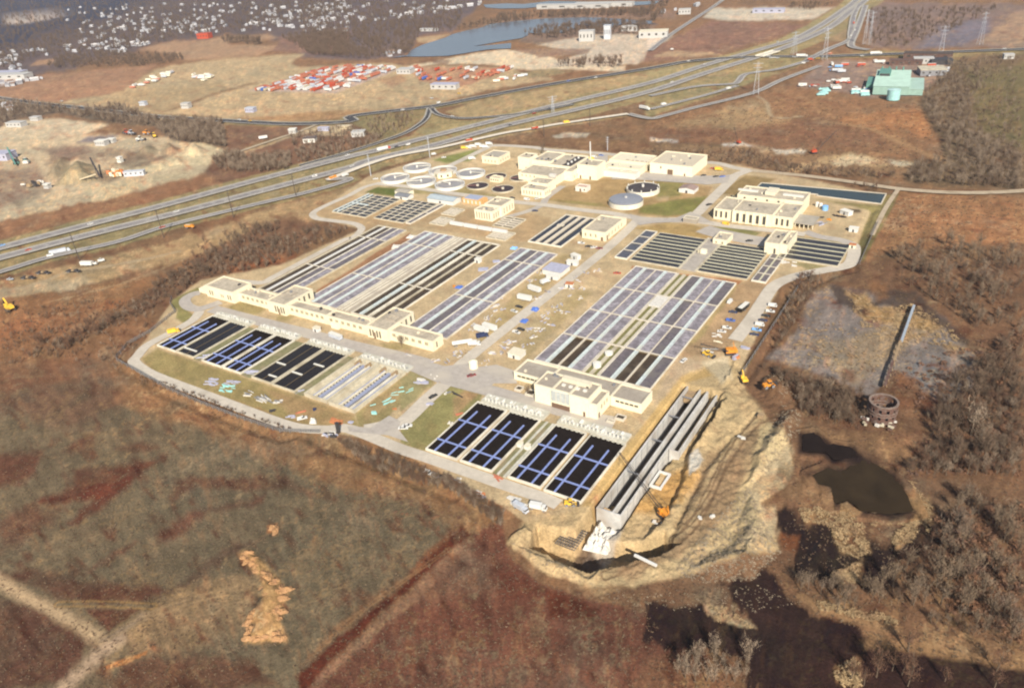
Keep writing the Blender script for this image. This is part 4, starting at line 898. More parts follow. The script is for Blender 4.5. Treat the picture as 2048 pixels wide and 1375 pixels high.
for x in (-4.4, -1.6, 1.5, 4.6):
    q = MB(); q.box(x-.3, x+.3, -68, 68, .9, 1.25); q.obj('gallery_curb', m_concw if x < 2 else m_roofg, t)
# northern tanks: lanes running across
m_wblue2 = mat('blue_grey_water', (.085,.085,.10), rough=.4, noise=.4, scale=.5)
gN = 'settling tanks of narrow lanes north of the grid'
m_nd = mat('narrow_lane_water', (.035,.03,.03), rough=.3, noise=.4, scale=.3)
m_cg = mat('cream_green_wall', (.50,.47,.33), noise=.15)
def ntank(label, X0, X1, Y0, Y1, n, wide=(), crosses=(), m=None):
    return lane_tank(label, X0, X1, Y0, Y1, n, list(crosses), gN, [(m_cg, .9), (m_cg, .9), (m_cg, 1.3)], lambda i, j: (m or m_nd, .8), axis='x', wall=m_conc, name='settling_tank', top=1.1)
ntank('narrow-lane tank left of the central walk, north of the grid', -214.5, -178, 473.5, 529, 9)
ntank('narrow-lane tank right of the central walk, north of the grid', -165, -130.5, 474, 528.5, 10)
ntank('small five-lane tank in the bend of the far right road', -121.5, -82.5, 517, 557, 5)
lane_tank('slim column tank of blue-grey cells left of the narrow lanes', -226.5, -217, 474, 529.5, 1, [.25,.5,.75], gN, [(m_cg, 1)], lambda i, j: (m_wblue2, .7), name='settling_tank')
lane_tank('slim column tank of speckled cells right of the narrow lanes', -127.5, -118, 474, 529, 2, [.22,.45,.7], gN, [(m_cg, 1)], lambda i, j: (m_foamd, .7), name='settling_tank')

t = thing('central_walk', 'paved grey walk with a small white kiosk between two narrow-lane tanks', 'walkway', (-171.6, 500, 0))
q = MB(); q.box(-6.2, 6.4, -27, 32, -.2, .8); q.obj('walk_slab', mat('grey_walk', (.36,.32,.27), noise=.2, scale=.6, stain=(.28,.25,.22)), t)
for x in (-5.6, 5.8):
    q = MB(); q.box(x-.5, x+.5, -27, 32, .8, 1.3); q.obj('walk_curb', m_conc, t)
q = MB(); q.box(-1.5, 2.5, 3, 6, .8, 3.6); q.obj('kiosk', m_cream2, t)
q = MB(); q.box(-3.6, -2.2, 3, 4.4, .8, 3.0); q.obj('cabinet', m_frame, t)
# old tanks in the far left corner
gD = 'old settling tanks in the far left corner'
def otank(label, X0, X1, Y0, Y1, n, crosses):
    return lane_tank(label, X0, X1, Y0, Y1, n, crosses, gD, [(m_conc, 1.0)], lambda i, j: (m_nd, .8), axis='x', wall=m_conc, name='settling_tank', top=1.1)
t = otank('old tank with blue pipework on its left side, far left corner', -499, -460, 468, 517, 8, [.27,.52,.76])
for x in (-18.2, -13.5):
    q = MB(); q.box(x-.5, x+.5, -24, 24, 1.1, 1.9); q.obj('pipe', m_bluep, t) if False else q.obj('pipe', m_bluew, t)
q = MB(); q.box(-19, 2, -1, .2, 1.1, 1.9); q.obj('pipe', m_bluew, t)
otank('old tank of dashed dark lanes, right of the one with blue pipework', -452, -419.5, 470, 519, 8, [.25,.5,.75])
lane_tank('slim grey channel beside the old dashed tank', -417.5, -412.5, 471, 521, 1, [.5], gD, [(m_cg,1)], lambda i, j: (m_foamd, .6), name='settling_tank')
t = lane_tank('four-lane blue-black tank beside the flat-roofed hall by the road', -300.5, -271.5, 475.5, 537, 4, [], None, [(m_concw2, 2.2)], lambda i, j: (m_wblue, .5), name='settling_tank')
q = MB(); q.box(-9.5, -4, 6, 9, .8, 1.4); q.obj('walkway', m_concw2, t)
# grit chambers either side of the tall cream building
gC = 'little dashed grit chambers near the far tanks'
for lb, X0, X1, Y0, Y1 in (('dashed grit chamber left of the tall cream building, farther one', -402, -388, 500, 516), ('dashed grit chamber left of the tall cream building, nearer one', -398, -383, 478, 494),
                           ('dashed grit chamber right of the tall cream building, farther one', -345, -326, 493, 515), ('dashed grit chamber right of the tall cream building, nearer one', -336, -318, 470, 486)):
    lane_tank(lb, X0, X1, Y0, Y1, 5, [.5], gC, [(m_concw2, 1.2)], lambda i, j: (m_wbrown, .4), axis='x', name='grit_chamber', wall=m_conc)

# ------------------------------------------------------------------ round tanks
def round_tank(label, x, y, r, kind, group, hgt=2.6):
    t = thing('round_tank', label, 'tank', (x, y, 0), 0, group)
    if kind == 'pale':
        q = MB(); q.ring(0, 0, -.3, hgt, r-.75, r, 48); q.obj('tank_wall', m_whitew, t)
        q = MB(); q.cyl(0, 0, 0, hgt-.9, r-.9, n=48); q.obj('water_surface', mat('clarifier_water', (.26,.24,.235), rough=.4, noise=.2, scale=.3, stain=(.32,.30,.28)), t)
        q = MB(); q.ring(0, 0, hgt-.9, hgt-.3, r-2.6, r-2.2, 40); q.obj('weir', m_concw, t)
        q = MB(); q.bar((0, 0, hgt+.2), (r-.4, 0, hgt+.2), 1.0, .5); q.obj('bridge', m_concw, t).rotation_euler.z = random.uniform(0, 6.28)
        q = MB(); q.cyl(0, 0, hgt-.9, hgt+1.2, .9, n=10); q.obj('hub', m_white, t)
    elif kind == 'dark':
        q = MB(); q.ring(0, 0, -.3, 1.2, r-.5, r+.3, 44); q.obj('tank_wall', m_conc, t)
        q = MB(); q.cyl(0, 0, 0, .8, r-.45, n=44); q.obj('water_surface', mat('maroon_brown_water', (.05,.03,.027), rough=.5, noise=.3, scale=.4), t)
        q = MB(); q.cyl(0, 0, .8, 2.2, 1.3, n=12); q.obj('hub', m_concw2, t)
        q = MB(); q.bar((0, 0, 1.6), (r, 0, 1.6), .5, .4); q.obj('bridge', mat('rusty_bridge', (.25,.12,.10)), t).rotation_euler.z = random.uniform(0, 6.28)
    else:
        q = MB(); q.ring(0, 0, -.3, hgt, r-.5, r, 56); q.obj('tank_wall', m_concw, t)
        if kind == 'digdark':
            q = MB(); q.cyl(0, 0, hgt-.6, hgt-.5, r-.5, n=56); q.cyl(0, 0, hgt-.5, hgt+.3, r-.6, 1.0, n=56); q.obj('roof', mat('black_gasholder_roof', (.06,.05,.05), noise=.3, scale=.4), t)
            for k in range(10):
                a = 2*math.pi*k/10; q = MB(); q.box(-.35, .35, -.35, .35, hgt-.2, hgt+1.6); o = q.obj('roof_vent', m_white, t); o.location = ((r-.8)*math.cos(a), (r-.8)*math.sin(a), 0)
        else:
            q = MB(); q.ring(0, 0, hgt-.6, hgt+.1, r-1.0, r-.3, 56); q.obj('roof_gutter', m_darkst, t)
            q = MB(); q.cyl(0, 0, hgt-.4, hgt+1.0, r-.7, r-.8, n=56); q.cyl(0, 0, hgt+1.0, hgt+2.0, r-.8, .5, n=56, mi=0); q.obj('roof', mat('blue_grey_roof', (.22,.23,.26), noise=.12, scale=.5), t)
        q = MB(); q.cyl(0, 0, hgt+.4, hgt+2.8, 1.1, n=10); q.obj('roof_hatch', m_plas, t)
    return t
gP = 'six white-walled round clarifiers'
for lb, x, y in (('white round clarifier farthest back in the cluster', -504.9, 598.5), ('white round clarifier at the left end of the cluster', -504.2, 562.8),
                 ('white round clarifier half covered by the octagonal hall', -472.5, 598.5), ('white round clarifier at the right end of the back row', -440.7, 601.2),
                 ('white round clarifier in the middle of the front row', -472.3, 563.4), ('white round clarifier at the right end of the front row', -439.8, 565.2)):
    round_tank(lb, x, y, 14.2, 'pale', gP)
gK = 'four dark round tanks beside the clarifiers'
for lb, x, y in (('dark round tank with a cream hut at its edge', -412.9, 603.5), ('dark round tank beside the tall blank block', -387.6, 607.6), ('dark round tank nearest the white clarifiers', -413.9, 573.6), ('dark round tank at the near right of its four', -386.5, 574.4)):
    round_tank(lb, x, y, 10.2, 'dark', gK)
round_tank('black-roofed gas holder on the lawn', -265.5, 613, 14.5, 'digdark', 'two big round digesters on the lawn', 4.0)
round_tank('blue-grey roofed round digester on the lawn, the nearer one', -266, 579, 14.5, 'digblue', 'two big round digesters on the lawn', 4.0)

# ================================================================== BUILDINGS
def pane_mesh(w, h, m, key):
    q = MB(); q.box(-w/2-.18, w/2+.18, -.14, 0, -.18, 0, 0); q.box(-w/2-.18, w/2+.18, -.14, 0, h, h+.18, 0)
    q.box(-w/2-.18, -w/2, -.14, 0, 0, h, 0); q.box(w/2, w/2+.18, -.14, 0, 0, h, 0); q.quad([(-w/2, -.02, 0), (w/2, -.02, 0), (w/2, -.02, h), (-w/2, -.02, h)], 1)
    return q.mesh(key, [m_frame, m])
PANES = {}
def pane(w, h, m=None):
    k = (round(w, 2), round(h, 2), (m or m_glass).name)
    if k not in PANES: PANES[k] = pane_mesh(w, h, m or m_glass, 'window')
    return PANES[k]
def building(label, boxes, name='building', cat='building', wallm=None, roofm=None, wins=(), doors=(), group=None, par=.7, extras=None):
    """boxes: (X0,X1,Y0,Y1,h) ; wins: (face, fixed, from, to, n, w, h, z, mat)  face 'S' (-Y) or 'E' (+X)"""
    x0, y0 = boxes[0][0], boxes[0][2]; t = thing(name, label, cat, (x0, y0, 0), 0, group)
    wallm = wallm or m_cream; roofm = roofm or m_roof
    for (X0, X1, Y0, Y1, h) in boxes:
        q = MB(); a, b, c, d = X0-x0, X1-x0, Y0-y0, Y1-y0
        q.box(a, b, c, c+.4, -.3, h); q.box(a, b, d-.4, d, -.3, h); q.box(a, a+.4, c+.4, d-.4, -.3, h); q.box(b-.4, b, c+.4, d-.4, -.3, h); q.obj('wall', wallm, t)
        q = MB(); q.quad([(a+.4, c+.4, h-par), (b-.4, c+.4, h-par), (b-.4, d-.4, h-par), (a+.4, d-.4, h-par)]); q.obj('roof', roofm, t)
        q = MB(); e = .12
        q.box(a-e, b+e, c-e, c+.5, h, h+.22); q.box(a-e, b+e, d-.5, d+e, h, h+.22); q.box(a-e, a+.5, c+.5, d-.5, h, h+.22); q.box(b-.5, b+e, c+.5, d-.5, h, h+.22); q.obj('coping', m_coping, t)
    for (face, fx, a, b, n, w, h, z, m) in wins:
        for i in range(n):
            u = a+(b-a)*(i+.5)/n; me = pane(w, h, m)
            if face == 'S': place(me, 'window', t, (u-x0, fx-y0-.01, z))
            else: place(me, 'window', t, (fx-x0+.01, u-y0, z), math.pi/2)
    for (face, fx, u, w, h) in doors:
        q = MB(); q.box(-w/2, w/2, -.12, 0, 0, h); o = q.obj('door', mat('brown_door', (.16,.10,.06)), t)
        o.location = (u-x0, fx-y0-.01, 0) if face == 'S' else (fx-x0+.01, u-y0, 0)
        if face == 'E': o.rotation_euler.z = math.pi/2
    rv = random.Random(len(label)*7+int(abs(x0)))
    for (X0, X1, Y0, Y1, h) in boxes[:6]:
        if (X1-X0)*(Y1-Y0) < 90: continue
        for _ in range(rv.randint(1, 3)):
            x, y, w_, d_ = rv.uniform(X0+2, X1-2)-x0, rv.uniform(Y0+2, Y1-2)-y0, rv.uniform(.4, .9), rv.uniform(.4, 1.0)
            q = MB(); q.box(x-w_, x+w_, y-d_, y+d_, h-par-.05, h-par+rv.uniform(.7, 1.4)); q.box(x-w_-.1, x+w_+.1, y-d_-.1, y+d_+.1, h-par+1.4, h-par+1.5) if rv.random() < .4 else None; q.obj('roof_vent', rv.choice((m_steel, m_coping, m_darkst)), t)
    if extras: extras(t, x0, y0)
    return t
def rooftop(kind, pts, z):
    def f(t, x0, y0):
        for (x, y, w, d, h) in pts:
            q = MB(); q.box(x-w/2-x0, x+w/2-x0, y-d/2-y0, y+d/2-y0, z, z+h); q.obj(kind, m_coping, t)
    return f
# long building: wings and three roof blocks
lw = []
def pair_wins(a, b, n, fx, z=3.4): 
    for i in range(n): u = a+(b-a)*(i+.5)/n; lw.append(('S', fx, u-1.3, u+1.3, 2, .9, 1.9, z, m_glass2))
pair_wins(-431, -398, 7, 306.0); pair_wins(-384, -352, 7, 306.6); pair_wins(-349, -319, 6, 306.6); pair_wins(-298, -268, 6, 308.0)
for xx, fx in ((-394, 303.6), (-388.5, 303.6), (-312, 305.4), (-306.5, 305.4)): lw.append(('S', fx, xx-1.4, xx+3.2, 2, 1.1, 4.6, 1.4, m_glass))
lw += [('S', 302.0, -460, -455, 2, 1.0, 3.4, 2.0, m_glass), ('S', 302.0, -448, -444, 2, .9, 2.0, 2.5, m_glass2), ('S', 302.0, -441, -436, 2, 1.0, 3.4, 2.0, m_glass)]
lw += [('E', -385.0, 310, 328, 4, 1.3, 3.8, 3.0, m_glass), ('E', -298.6, 312, 331, 4, 1.3, 3.8, 3.0, m_glass), ('E', -265.6, 310, 313, 1, 1.0, 3.4, 1.6, m_glass)]
def longroof(t, x0, y0):
    for cx, cy, w, d in ((-396, 319, 9, 6), (-306, 321, 9, 6)):
        q = MB(); q.box(cx-w/2-x0, cx+w/2-x0, cy-d/2-y0, cy-d/2+.5-y0, 7.6, 8.3); q.box(cx-w/2-x0, cx+w/2-x0, cy+d/2-.5-y0, cy+d/2-y0, 7.6, 8.3)
        q.box(cx-w/2-x0, cx-w/2+.5-x0, cy-d/2+.5-y0, cy+d/2-.5-y0, 7.6, 8.3); q.box(cx+w/2-.5-x0, cx+w/2-x0, cy-d/2+.5-y0, cy+d/2-.5-y0, 7.6, 8.3); q.obj('skylight_curb', m_roofg, t)
    q = MB(); q.box(-345-x0, -339-x0, 304.2-y0, 306.4-y0, 0, 3.6); q.obj('porch', m_cream2, t)
    q = MB(); q.box(-474-x0, -463-x0, 304-y0, 312-y0, 0, 3.2); q.obj('annex', m_cream, t)
    for i in range(9):
        x = random.uniform(-450, -270); q = MB(); q.box(x-x0, x+1.2-x0, 313-y0, 314.4-y0, 6.0, 7.3); q.obj('roof_vent', m_coping, t)
building('long low cream brick building with three roof blocks, behind the front tanks',
         [(-463, -434, 302, 319, 8.5), (-433.9, -402.2, 306, 316, 6.6), (-402, -385, 303.6, 330, 8.2), (-384.9, -350, 306.6, 315, 6.8), (-349.9, -315.2, 306.7, 315.2, 6.6), (-315, -298.6, 305.4, 332, 8.2), (-298.5, -265.6, 308, 318, 6.8)],
         name='long_building', wins=lw, doors=[('S', 303.6, -391.2, 1.6, 4.4), ('S', 305.4, -309.0, 1.6, 4.4)], extras=longroof)
# pump building behind the black tanks
def pumpx(t, x0, y0):
    q = MB(); q.box(-173-x0, -157-x0, 298-y0, 301-y0, 10.6, 12.8); q.obj('penthouse', m_coping, t)
    for i in range(4):
        q = MB(); q.box(-171+i*4.1-x0, -169.2+i*4.1-x0, 294-y0, 295.4-y0, 10.6, 11.5); q.obj('skylight', m_white, t)
    q = MB(); q.box(-174-x0, -163-x0, 288.2-y0, 288.7-y0, 4.4, 10.4); q.obj('curtain_wall', mat('pale_grey_glazing', (.42,.44,.42), rough=.3), t)
    for i in range(1, 4):
        q = MB(); q.box(-174+i*2.75-.08-x0, -174+i*2.75+.08-x0, 288.05-y0, 288.2-y0, 4.4, 10.4); q.obj('mullion', m_coping, t)
    q = MB(); q.box(-174-x0, -163-x0, 288.25-y0, 288.7-y0, 0, 2.8); q.obj('loading_door', mat('brown_shutter', (.15,.09,.06)), t)
    for X, Y, w, d in ((-190, 294, 5, 5), (-138, 294.5, 5, 4), (-198, 295, 4, 4), (-141, 289.5, 4, 2)):
        q = MB()
        q.box(X-w/2-x0, X+w/2-x0, Y-d/2-y0, Y-d/2+.5-y0, 0, 1.4); q.box(X-w/2-x0, X+w/2-x0, Y+d/2-.5-y0, Y+d/2-y0, 0, 1.4); q.box(X-w/2-x0, X-w/2+.5-x0, Y-d/2+.5-y0, Y+d/2-.5-y0, 0, 1.4); q.box(X+w/2-.5-x0, X+w/2-x0, Y-d/2+.5-y0, Y+d/2-.5-y0, 0, 1.4); q.obj('planter_wall', m_concw2, t)
        q = MB(); q.box(X-w/2+.5-x0, X+w/2-.5-x0, Y-d/2+.5-y0, Y+d/2-.5-y0, 0, .9); q.obj('planter_soil', mat('dark_planter', (.06,.045,.03)), t)
building('tall cream block pump building with low grey-roofed wings, behind the black tanks',
         [(-184.5, -173.6, 289, 303, 11.0), (-173.5, -163.4, 288.7, 303, 11.2), (-163.3, -152.6, 288.0, 303, 11.3), (-152.5, -148, 288.5, 302.5, 8.8), (-206, -184.8, 302.8, 317.5, 5.0), (-184.7, -147.9, 303.2, 318, 5.2), (-147.6, -130.4, 303, 316.5, 5.6)],
         name='pump_building', wallm=m_cream2, roofm=m_roofg, extras=pumpx, doors=[('S', 288.0, -155, 1.2, 3.0), ('E', -148, 290.6, 1.4, 3.2)],
         wins=[('S', 302.8, -204, -190, 5, 2.2, 1.1, 2.4, m_glass), ('S', 303.0, -145, -132, 5, 1.9, 1.0, 3.2, m_glass), ('E', -148, 292, 301, 3, 1.0, 2.2, 4.2, m_glass2)])
building('flat-roofed cream hall beside the four-lane blue tank', [(-266, -246, 499, 532, 7.0), (-257, -246.2, 532.2, 537, 5.5)], wins=[('S', 499, -265, -252, 3, 1.0, 2.2, 2.2, m_glass2), ('E', -246, 502, 530, 5, 1.1, 2.6, 2, m_glass2)], doors=[('S', 499, -249, 1.8, 3), ('E', -246, 502, 1.8, 4)])
building('boxy cream building between two tank groups, at the end of the dead-end road', [(-133.2, -123, 521.5, 548, 8.6), (-122.9, -118.2, 524, 551, 7.8)], wins=[('S', 521.5, -128, -124, 1, 1.2, 3.8, 1, m_glass)], doors=[('E', -118.2, 527, 1.6, 3.4)])
building('small cream house at the head of the central walk', [(-171.4, -161.2, 524, 539, 4.4)], wins=[('S', 524, -171, -162, 2, 1.0, 1.5, 1.4, m_glass2)])
building('little grey shed on the verge by the T junction', [(-207, -196, 557, 563, 3.6)], wallm=m_roofg, roofm=m_should)
# laboratory
lab = []
for i in range(3): lab.append(('S', 573, -186+i*4.0-1, -186+i*4.0+1, 1, 1.5, 5.0, 2.0, m_glass))
for i in range(5): lab.append(('S', 571.6, -168.4+i*5.1-1.2, -168.4+i*5.1+1.2, 1, 2.4, 6.4, 1.2, m_glass))
for i in range(3): lab.append(('S', 573, -139+i*4.0-1, -139+i*4.0+1, 1, 1.5, 5.0, 2.0, m_glass))
for i in range(6): lab.append(('S', 605.2, -183+i*9-1, -183+i*9+1, 1, 1.4, 3.0, 6.0, m_glass))
def labx(t, x0, y0):
    q = MB(); q.box(-127.4-x0, -113-x0, 577-y0, 596-y0, 3.4, 4.0); q.obj('canopy_roof', m_should, t)
    for k in range(5):
        q = MB(); q.box(-126.6+k*3.2-x0, -126.1+k*3.2-x0, 577.4-y0, 577.9-y0, 0, 3.4); q.obj('canopy_post', m_cream, t)
    q = MB(); q.box(-160-x0, -152-x0, 612-y0, 624-y0, 10.2, 13.0); q.obj('penthouse', m_coping, t)
    for x in (-176, -140):
        q = MB(); q.box(x-7-x0, x+9-x0, 616-y0, 619-y0, 10, 10.9); q.obj('roof_duct', m_white, t)
    for k in range(6):
        q = MB(); q.box(-172.6+k*5.15-x0, -171.5+k*5.15-x0, 570.9-y0, 571.55-y0, 0, 9.6); q.obj('pilaster', m_cream2, t)
building('H-shaped cream laboratory with tall dark windows beside the moat', [(-188, -173, 573, 602, 8.6), (-172.9, -142.4, 571.6, 599, 9.6), (-142.3, -127.6, 573, 605, 8.8), (-180, -128.4, 605.2, 628, 10.6)], name='laboratory', wins=lab, extras=labx)
# industrial complex
sh_w = [('S', 653, -320, -286, 9, 1.2, 1.6, 1.6, m_glass2)]
def shx(t, x0, y0):
    for i in range(5):
        q = MB(); q.box(-309+i*5.0-x0, -306+i*5.0-x0, 672-y0, 673.2-y0, 6.4, 7.2); q.obj('roof_light', mat('rusty_rooflight', (.3,.2,.13)), t)
building('wide cream workshop with a stepped roof, in front of the brown bank', [(-324, -286, 653, 667, 6.2), (-324, -286, 667.1, 692, 7.6)], roofm=m_coping, wins=sh_w, extras=shx)
building('big cream box hall at the right end of the workshop yard', [(-281, -240, 664, 703, 9.6)], wallm=m_cream2, roofm=mat('tan_roof', (.50,.43,.32), noise=.08), wins=[('S', 664, -278, -262, 1, 1.0, 2.2, 5, m_glass)], doors=[('S', 664, -261, 5.2, 5.0), ('S', 664, -247, 1.4, 2.6)],
         extras=lambda t, x0, y0: [rooftop('roof_vent', [(-268, 690, 3, 2, 1), (-255, 695, 2, 2, 1.4), (-257, 680, 1.6, 1.6, 1.2)], 9.0)(t, x0, y0)])
def indx(t, x0, y0):
    q = MB(); q.quad([(-372-x0, 633-y0, 8.16), (-360-x0, 633-y0, 8.16), (-348.5-x0, 664-y0, 8.16), (-358-x0, 664-y0, 8.16)]); q.obj('black_roof_patch', m_darkst, t) if False else None
    q = MB(); q.box(-357.5-x0, -348-x0, 634-y0, 664-y0, 8.0, 8.12); q.obj('tar_roof', mat('tar_roof', (.06,.05,.045)), t)
    for k in range(4):
        q = MB(); q.cyl(-352.8-x0, 638+k*7-y0, 8.1, 9.6, 1.0, n=10); q.obj('roof_fan', m_whitew, t)
    for k in range(5):
        q = MB(); q.box(-389+k*5-x0, -387.4+k*5-x0, 640-y0, 642-y0, 9.3, 10.4); q.obj('roof_vent', m_steel, t)
    q = MB(); q.cyl(-345.5-x0, 670-y0, 0, 22, .7, .5, n=10); q.obj('chimney', m_whitew, t)
    q = MB(); q.box(-352-x0, -346-x0, 600-y0, 603-y0, 7.5, 10.5); q.obj('conveyor_house', m_plas, t)
building('sprawling cream incinerator building with blank tower blocks and a thin chimney',
         [(-405, -391.5, 632, 647, 12.5), (-391.4, -371, 636, 666, 9.8), (-370.9, -346, 631, 667, 8.7), (-387, -346.1, 603, 630.9, 7.4), (-345.9, -337.5, 617, 652, 9.0), (-337.4, -317, 627, 645, 13.4)],
         name='incinerator_building', wallm=m_cream2, roofm=m_roof, extras=indx, doors=[('S', 632, -396, 1.8, 3), ('S', 627, -334, 1.6, 3.2), ('S', 627, -324, 1.6, 3.2)],
         wins=[('E', -345.9+8.4, 619, 650, 6, 1.0, 2.4, 2.0, m_glass2), ('S', 603, -385, -350, 8, .9, 1.6, 4.6, m_glass2)])
building('cream two-level office block by the access road', [(-362.4, -339, 567.6, 580, 7.0), (-362.4, -343, 580.1, 596, 8.4)], wallm=m_cream2, wins=[('S', 567.6, -361, -341, 7, .8, 3.0, 2, m_glass2), ('E', -339, 569, 579, 3, 1, 2.6, 2, m_glass2)])
building('low white shed stretching right from the blank tower', [(-316.8, -285, 640, 651, 5.8)], wallm=m_whitew, roofm=m_coping)
building('tall cream building with many slit windows among the far grit chambers', [(-368, -350.5, 502, 514, 8.6), (-366, -349, 514.1, 534, 9.4)], wallm=m_cream2, wins=[('S', 502, -367, -352, 6, .8, 5.2, 1.6, m_glass2), ('E', -350.5, 503, 513, 3, 1.0, 4, 2, m_glass2), ('E', -349, 516, 533, 4, 1.0, 4.4, 2, m_glass2)], extras=rooftop('roof_vent', [(-360, 525, 3, 2, 1.0)], 8.7))
building('cream hip-cornered building beyond the clarifiers, by the mown grass', [(-452, -432, 638, 660, 7.2)], roofm=m_should, wins=[('E', -432, 640, 658, 4, 1, 1.8, 2, m_glass2), ('S', 638, -450, -434, 4, 1, 1.8, 2, m_glass2)])
building('cream hut with dark windows at the edge of a dark round tank', [(-411, -400, 590, 597, 4.2)], wins=[('S', 590, -410.5, -400.5, 4, .9, 1.6, 1.4, m_glass)])
building('tiny white flat-roofed house on the brown lawn', [(-322, -311, 594, 602, 4.4)], wallm=m_white, roofm=mat('pinkish_roof', (.45,.30,.24)), wins=[('S', 594, -314, -312, 1, 1, 1.4, 1.4, m_glass)], doors=[('S', 594, -317, 1.6, 2.8)])
# octagonal hall on the clarifier
t = thing('octagonal_hall', 'cream octagonal hall standing against a white round clarifier', 'building', (-464.5, 589.5, 0))
q = MB(); q.cyl(0, 0, 0, 4.6, 9.5, n=8, mi=0); q.obj('wall', m_cream2, t)
q = MB(); q.cyl(0, 0, 4.6, 5.2, 9.9, 9.0, n=8); q.obj('roof', m_concw2, t)
q = MB(); q.cyl(0, 0, 5.2, 7.0, 3.2, n=8); q.obj('roof_lantern', mat('brown_lantern', (.33,.22,.13)), t)
for a in (-2.6, -1.9, -1.2, -.5): place(pane(1.6, 2.0), 'window', t, (9.0*math.cos(a), 9.0*math.sin(a), 1.4), a+math.pi/2)
# gabled sheds
def gable(label, X0, X1, Y0, Y1, h, rise, wallm, roofm, name='shed', cat='shed', along='x', group=None, door=True):
    t = thing(name, label, cat, ((X0+X1)/2, (Y0+Y1)/2, 0), 0, group); w, d = (X1-X0)/2, (Y1-Y0)/2
    q = MB(); q.box(-w, w, -d, d, -.2, h)
    if along == 'x':
        for x in (-w, w): q.quad([(x, -d, h), (x, d, h), (x, 0, h+rise)])
    else:
        for y in (-d, d): q.quad([(-w, y, h), (w, y, h), (0, y, h+rise)])
    q.obj('wall', wallm, t)
    for s in (-1, 1):
        q = MB()
        if along == 'x': q.quad([(-w-.4, s*(d+.5), h-.1), (w+.4, s*(d+.5), h-.1), (w+.4, 0, h+rise+.12), (-w-.4, 0, h+rise+.12)])
        else: q.quad([(s*(w+.5), -d-.4, h-.1), (s*(w+.5), d+.4, h-.1), (0, d+.4, h+rise+.12), (0, -d-.4, h+rise+.12)])
        q.obj('roof', roofm, t)
    if door:
        q = MB(); q.box(-.9, .9, -d-.12, -d, 0, 2.4); q.obj('door', m_darkst, t)
    return t
gable('small white shed with a grey roof, left of a longer one', -468, -453, 518, 527, 3.2, 1.0, m_whitew, m_steel)
gable('long white shed with a blue-grey roof by the far tanks', -433.5, -405, 522, 534, 3.8, 1.4, m_whitew, mat('blue_grey_metal', (.35,.40,.42), rough=.6))
gable('cream hipped hut at the corner of the old tanks', -474, -459, 526, 535, 4.0, .6, m_cream2, m_should)
gable('white gabled garage with a brown roof on the lawn', -236, -222.5, 622, 633, 3.6, 1.2, m_whitew, mat('brown_metal_roof', (.28,.2,.17)), along='y')
t = thing('orange_shed', 'orange timber building under construction with a blue sheeted roof', 'building', (-391, 536, 0))
q = MB(); q.box(-10, 10, -5, 5, 0, 4.4); q.obj('wall', mat('orange_ply', (.62,.36,.14), noise=.15), t)
q = MB(); q.box(-8, 6, -4.6, 4.6, 4.4, 5.2); q.obj('roof', mat('blue_grey_sheeting', (.3,.33,.42)), t)
for k in range(5):
    q = MB(); q.box(-9+k*4.2, -7.4+k*4.2, -5.2, -5.0, .5, 3.6); q.obj('wall_opening', m_plas, t)
# lines of white pipe and trailers in the middle
for lb, s in (('long white storage trailer in the yard behind the middle tanks', 'D 1230,690 1700,770'),):
    P = WP(s); a, b = P; t = thing('long_trailer', lb, 'trailer', (0,0,0)); n = 4
    for i in range(n):
        p = [a[0]+(b[0]-a[0])*(i+.04)/n, a[1]+(b[1]-a[1])*(i+.04)/n]; q_ = [a[0]+(b[0]-a[0])*(i+.96)/n, a[1]+(b[1]-a[1])*(i+.96)/n]
        q = MB(); q.bar((p[0], p[1], 1.7), (q_[0], q_[1], 1.7), 2.6, 2.4); q.obj('trailer_box', m_whitew, t)
# ================================================================== EXCAVATION
t = thing('concrete_channel', 'long grey concrete double channel under construction down in the excavation', 'channel', (-113.4, 230, 0))
ZB = -9.6
m_wet = mat('raw_concrete', (.50,.48,.44), noise=.2, scale=.35, stain=(.38,.34,.29))
for x, y1, top in ((-118.9, 107, 0), (-112.0, 107, -.3), (-108.1, 107, -.2)):
    q = MB(); q.box(x+113.4-.35, x+113.4+.35, 0.8, y1, ZB-1, top); q.obj('channel_wall', m_wet, t)
q = MB(); q.box(-5.9, 5.65, 0, .8, ZB-1, .1); q.obj('end_wall', m_wet, t)
q = MB(); q.box(-5.1, 5.4, .8, 107, ZB-1, ZB+.6); q.obj('channel_floor', mat('shade_dark_floor_slab', (.12,.095,.075), noise=.25), t)  # shade between the channel walls is put into the slab's dark colour
q = MB(); q.box(5.7, 6.2, 53, 106, ZB-1, -.1); q.obj('channel_wall', m_wet, t)
q = MB(); q.box(6.25, 11.0, 52.4, 53, -7.5, -.4); q.box(10.4, 11.0, 53, 106, -7.5, -.4); q.obj('outer_chamber_wall', m_wet, t)
for i in range(1, 16):                       # formwork joints
    q = MB(); q.box(5.66, 5.70, i*6.6-.15, i*6.6+.15, -7.5, -.35); q.box(-5.15, -5.08, i*6.6-.15, i*6.6+.15, ZB+.6, -.1); q.obj('formwork_joint', m_steel, t)
for y, z in ((3, -3), (30, -1.2), (58, -1.6), (80, -1.6), (98, -1)):
    q = MB(); q.bar((-5.2, y, z), (1.2, y, z), .5, .5); q.obj('strut', m_wood if y == 3 else m_steel, t)
q = MB(); q.box(-4.6, -.6, 2.2, 5.2, -4.6, -3.4); q.obj('timber_staging', mat('orange_shuttering', (.55,.36,.18)), t)
q = MB(); q.box(-4.8, 1.0, 99, 106.5, -5.2, -2.0); q.obj('formwork', m_wood, t)
t = thing('foundation_frame', 'square white concrete footing frame on the tan bench by the channel', 'foundation', (-104, 263.8, -4.6))
